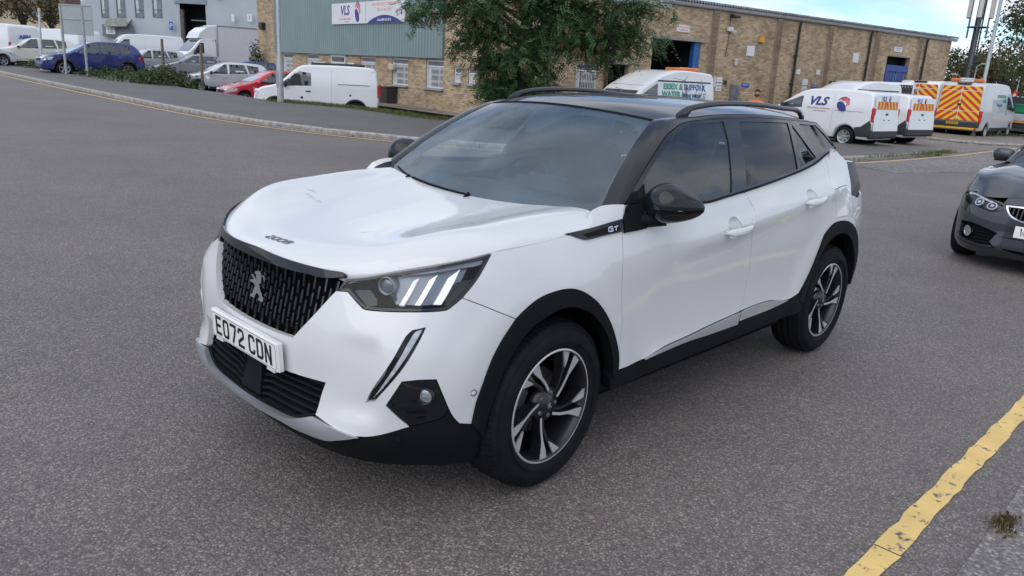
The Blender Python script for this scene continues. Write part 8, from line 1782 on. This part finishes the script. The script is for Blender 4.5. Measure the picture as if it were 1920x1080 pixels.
for px,py in ((66,28),(95,30)):
    mb = MB(); mb.box((hx(px),hz_(px,py),.03),(.95,.85,.05)); w_ = hk('window',mb,PANE); mb = MB(); 
    for dx,dy,ww,hh in ((-.5,0,.08,1.0),(.5,0,.08,1.0),(0,.46,1.08,.08),(0,-.46,1.08,.08),(0,0,.06,.9)): mb.box((hx(px)+dx,hz_(px,py)+dy,.07),(ww,hh,.05))
    hk('window_frame',mb,UPVC,w_)
# phone mast
mp_ = gpos(1803,80.); ms = thing('phone_mast','tall grey phone mast with aerial panels behind the brick building','mast',mp_)
mb = MB(); mb.tube([(0,0,-.3),(0,0,14.5)],[.26,.20],12); mb.build('pole',mat('mast_grey',(.10,.115,.125),rough=.6,metal=.3,var=.2),ms); mb = MB()
for k in range(3): a = 2.1*k+.4; mb.tube([(.40*math.cos(a),.40*math.sin(a),0),(.32*math.cos(a),.32*math.sin(a),14.2)],.075,8)
mb.build('cable_run',PIPE,ms); mb = MB(); mb.lathe([(.35,0),(1.0,0),(1.0,.10),(.35,.10)],18,'z',(0,0,8.9)); mb.build('platform_ring',MATS['mast_grey'],ms)
for k in range(6):
    a = 2*math.pi*k/6+.2; c = (1.05*math.cos(a),1.05*math.sin(a)); mb = MB(); mb.tube([(c[0]*.92,c[1]*.92,7.9),(c[0]*.92,c[1]*.92,12.6)],.055,6); mb.build('aerial_pole',MATS['mast_grey'],ms); mb = MB(); mb.box((c[0]*1.1,c[1]*1.1,11.1),(.24,.40,2.6),rz=a,bev=.03); mb.build('aerial_panel',mat('aerial_beige',(.50,.49,.45),rough=.6,var=.08),ms)
# bare twiggy shrub before the water company van
g_ = gpos(1296,20.5); r = random.Random(5); mb = MB()
for k in range(16):
    a = r.uniform(0,6.3); e = np.array([math.cos(a)*.55*r.uniform(.3,1),math.sin(a)*.55*r.uniform(.3,1),1.45*r.uniform(.75,1.15)]); p = bez(np.array([0,0,0]),np.array([e[0]*.2,e[1]*.2,e[2]*.6]),e,6); mb.tube(p,np.linspace(.020,.005,6),5)
    for q in range(4): s_ = p[r.randint(2,5)]; d_ = np.array([r.gauss(0,.16),r.gauss(0,.16),r.uniform(.02,.22)]); mb.tube([s_,s_+d_*.5,s_+d_],[.007,.005,.003],4)
o_ = mb.build('bare_shrub',BARK); o_.location = g_; tag(o_,'bare twiggy shrub in front of the van with the light bar','shrub')
# the worker in orange
def person(base, facing):
    t = thing('person','man with dark hair and beard in an orange work jacket looking towards the road','person',base,facing)
    V = {'pel':(0,0,.94,.155,.115),'waist':(0,0,1.10,.150,.105),'chest':(.01,0,1.30,.175,.125),'neck0':(.0,0,1.47,.075,.07),'neck':(.01,0,1.53,.058,.058),'head0':(.03,0,1.60,.072,.085),'head1':(.025,0,1.68,.080,.100),'head2':(.015,0,1.75,.060,.075)}
    for sg,n in ((1,'l'),(-1,'r')):
        V.update({'sh'+n:(0,.19*sg,1.42,.070,.070),'el'+n:(-.03,.25*sg,1.15,.052,.052),'wr'+n:(.08,.26*sg,.92,.034,.036),'ha'+n:(.11,.26*sg,.85,.030,.045),'hip'+n:(0,.09*sg,.88,.100,.105),'kn'+n:(.02,.10*sg,.50,.066,.066),'an'+n:(-.02,.10*sg,.10,.046,.048),'to'+n:(.14,.11*sg,.045,.042,.038)})
    E_ = [('pel','waist'),('waist','chest'),('chest','neck0'),('neck0','neck'),('neck','head0'),('head0','head1'),('head1','head2')]+[e for n in 'lr' for e in (('chest','sh'+n),('sh'+n,'el'+n),('el'+n,'wr'+n),('wr'+n,'ha'+n),('pel','hip'+n),('hip'+n,'kn'+n),('kn'+n,'an'+n),('an'+n,'to'+n))]
    ks = list(V); me = bpy.data.meshes.new('body'); me.from_pydata([V[k][:3] for k in ks],[(ks.index(a),ks.index(b)) for a,b in E_],[]); ob = bpy.data.objects.new('body',me); COL.objects.link(ob); ob.modifiers.new('s','SKIN'); ob.modifiers.new('d','SUBSURF').levels = 2
    for k,sv in zip(ks,me.skin_vertices[0].data): sv.radius = V[k][3:5]; sv.use_root = (k == 'pel')
    bpy.context.view_layer.update(); m2 = bpy.data.meshes.new_from_object(ob.evaluated_get(bpy.context.evaluated_depsgraph_get())); bpy.data.objects.remove(ob)
    ORG = mat('hi_vis_orange',(.75,.16,.03),rough=.75,var=.1,emit=None); TRO = mat('navy_trousers',(.02,.024,.04),rough=.9,var=.2); SK = mat('skin',(.42,.24,.17),rough=.6,var=.06); BOOT = mat('work_boot',(.03,.022,.018),rough=.7)
    m2.materials.clear()
    for q in (ORG,TRO,SK,BOOT): m2.materials.append(q)
    for p in m2.polygons:
        z = p.center.z; y = abs(p.center.y); p.material_index = 2 if z > 1.505 or (y > .2 and z < .90) else (0 if z > .97 or y > .2 else (1 if z > .13 else 3)); p.use_smooth = True
    o = bpy.data.objects.new('body',m2); COL.objects.link(o); o.parent = t; m2.name = 'body'
    HAIR = mat('dark_hair',(.018,.013,.010),rough=.8)
    def cap(nm,c,r,zmin,zmax,xmax,m):
        mb = MB(); n1,n2 = 22,12; vs = []; ok = []
        for b in np.linspace(-math.pi/2,math.pi/2,n2):
            for a in np.linspace(0,2*math.pi,n1,endpoint=False): vs.append((c[0]+r[0]*math.cos(a)*math.cos(b),c[1]+r[1]*math.sin(a)*math.cos(b),c[2]+r[2]*math.sin(b)))
        for j in range(n2-1):
            for i in range(n1):
                f = (j*n1+i,j*n1+(i+1)%n1,(j+1)*n1+(i+1)%n1,(j+1)*n1+i); z = sum(vs[k][2] for k in f)/4; x = sum(vs[k][0] for k in f)/4
                if xmax(x-c[0],z-c[2]): ok.append(f)
        mb.add(vs,ok,True); q = mb.build(nm,m,t); return q
    cap('hair',(.012,0,1.705),(.108,.084,.104),0,0,lambda x,z: z > .035 or (x < .0 and z > -.05),HAIR); cap('beard',(.032,0,1.625),(.100,.074,.062),0,0,lambda x,z: x > .02 and z < .02,HAIR)
    for sg in (1,-1):
        mb = MB(); mb.lathe([(.0,-.006),(.011,-.003),(.011,.003),(0,.006)],10,'x',(.119,.030*sg,1.69)); mb.build('eye',INK,t); mb = MB(); mb.lathe([(0,-.012),(.026,-.006),(.030,.004),(0,.010)],12,'y',(.02,.082*sg,1.675)); mb.build('ear',SK,t)
        for k in range(4): mb = MB(); x0 = .085+k*.017; mb.tube([(x0,.262*sg,.80),(x0+.008,.262*sg,.765-.006*(k in (1,2))),(x0-.004,.255*sg,.735-.008*(k in (1,2)))],[.010,.009,.007],6); mb.build('finger',SK,t)
        mb = MB(); mb.tube([(.12,.25*sg,.86),(.150,.24*sg,.825),(.150,.24*sg,.79)],[.012,.010,.008],6); mb.build('thumb',SK,t)
    mb = MB(); mb.tube([(.118,0,1.69),(.140,0,1.655)],[.010,.016],8); mb.build('nose',SK,t); mb = MB(); mb.box((.128,0,1.625),(.008,.045,.012),bev=.003); mb.build('mouth',mat('lips',(.30,.12,.10),rough=.6),t)
    for sg in (1,-1): 
        mb = MB(); mb.tube([(.118,.10*sg,1.0),(.15,.10*sg,1.25),(.115,.095*sg,1.40)],.016,6); mb.build('reflective_strip',mat('reflective_tape',(.55,.56,.55),rough=.35,metal=.3),t)
    return t
pb_ = gpos(1417,23.6); pz = 1.604+(133-.0542*(960-1415)-167.5)*23.6/FPX; person((pb_[0],pb_[1],pz-1.785),math.radians(200))
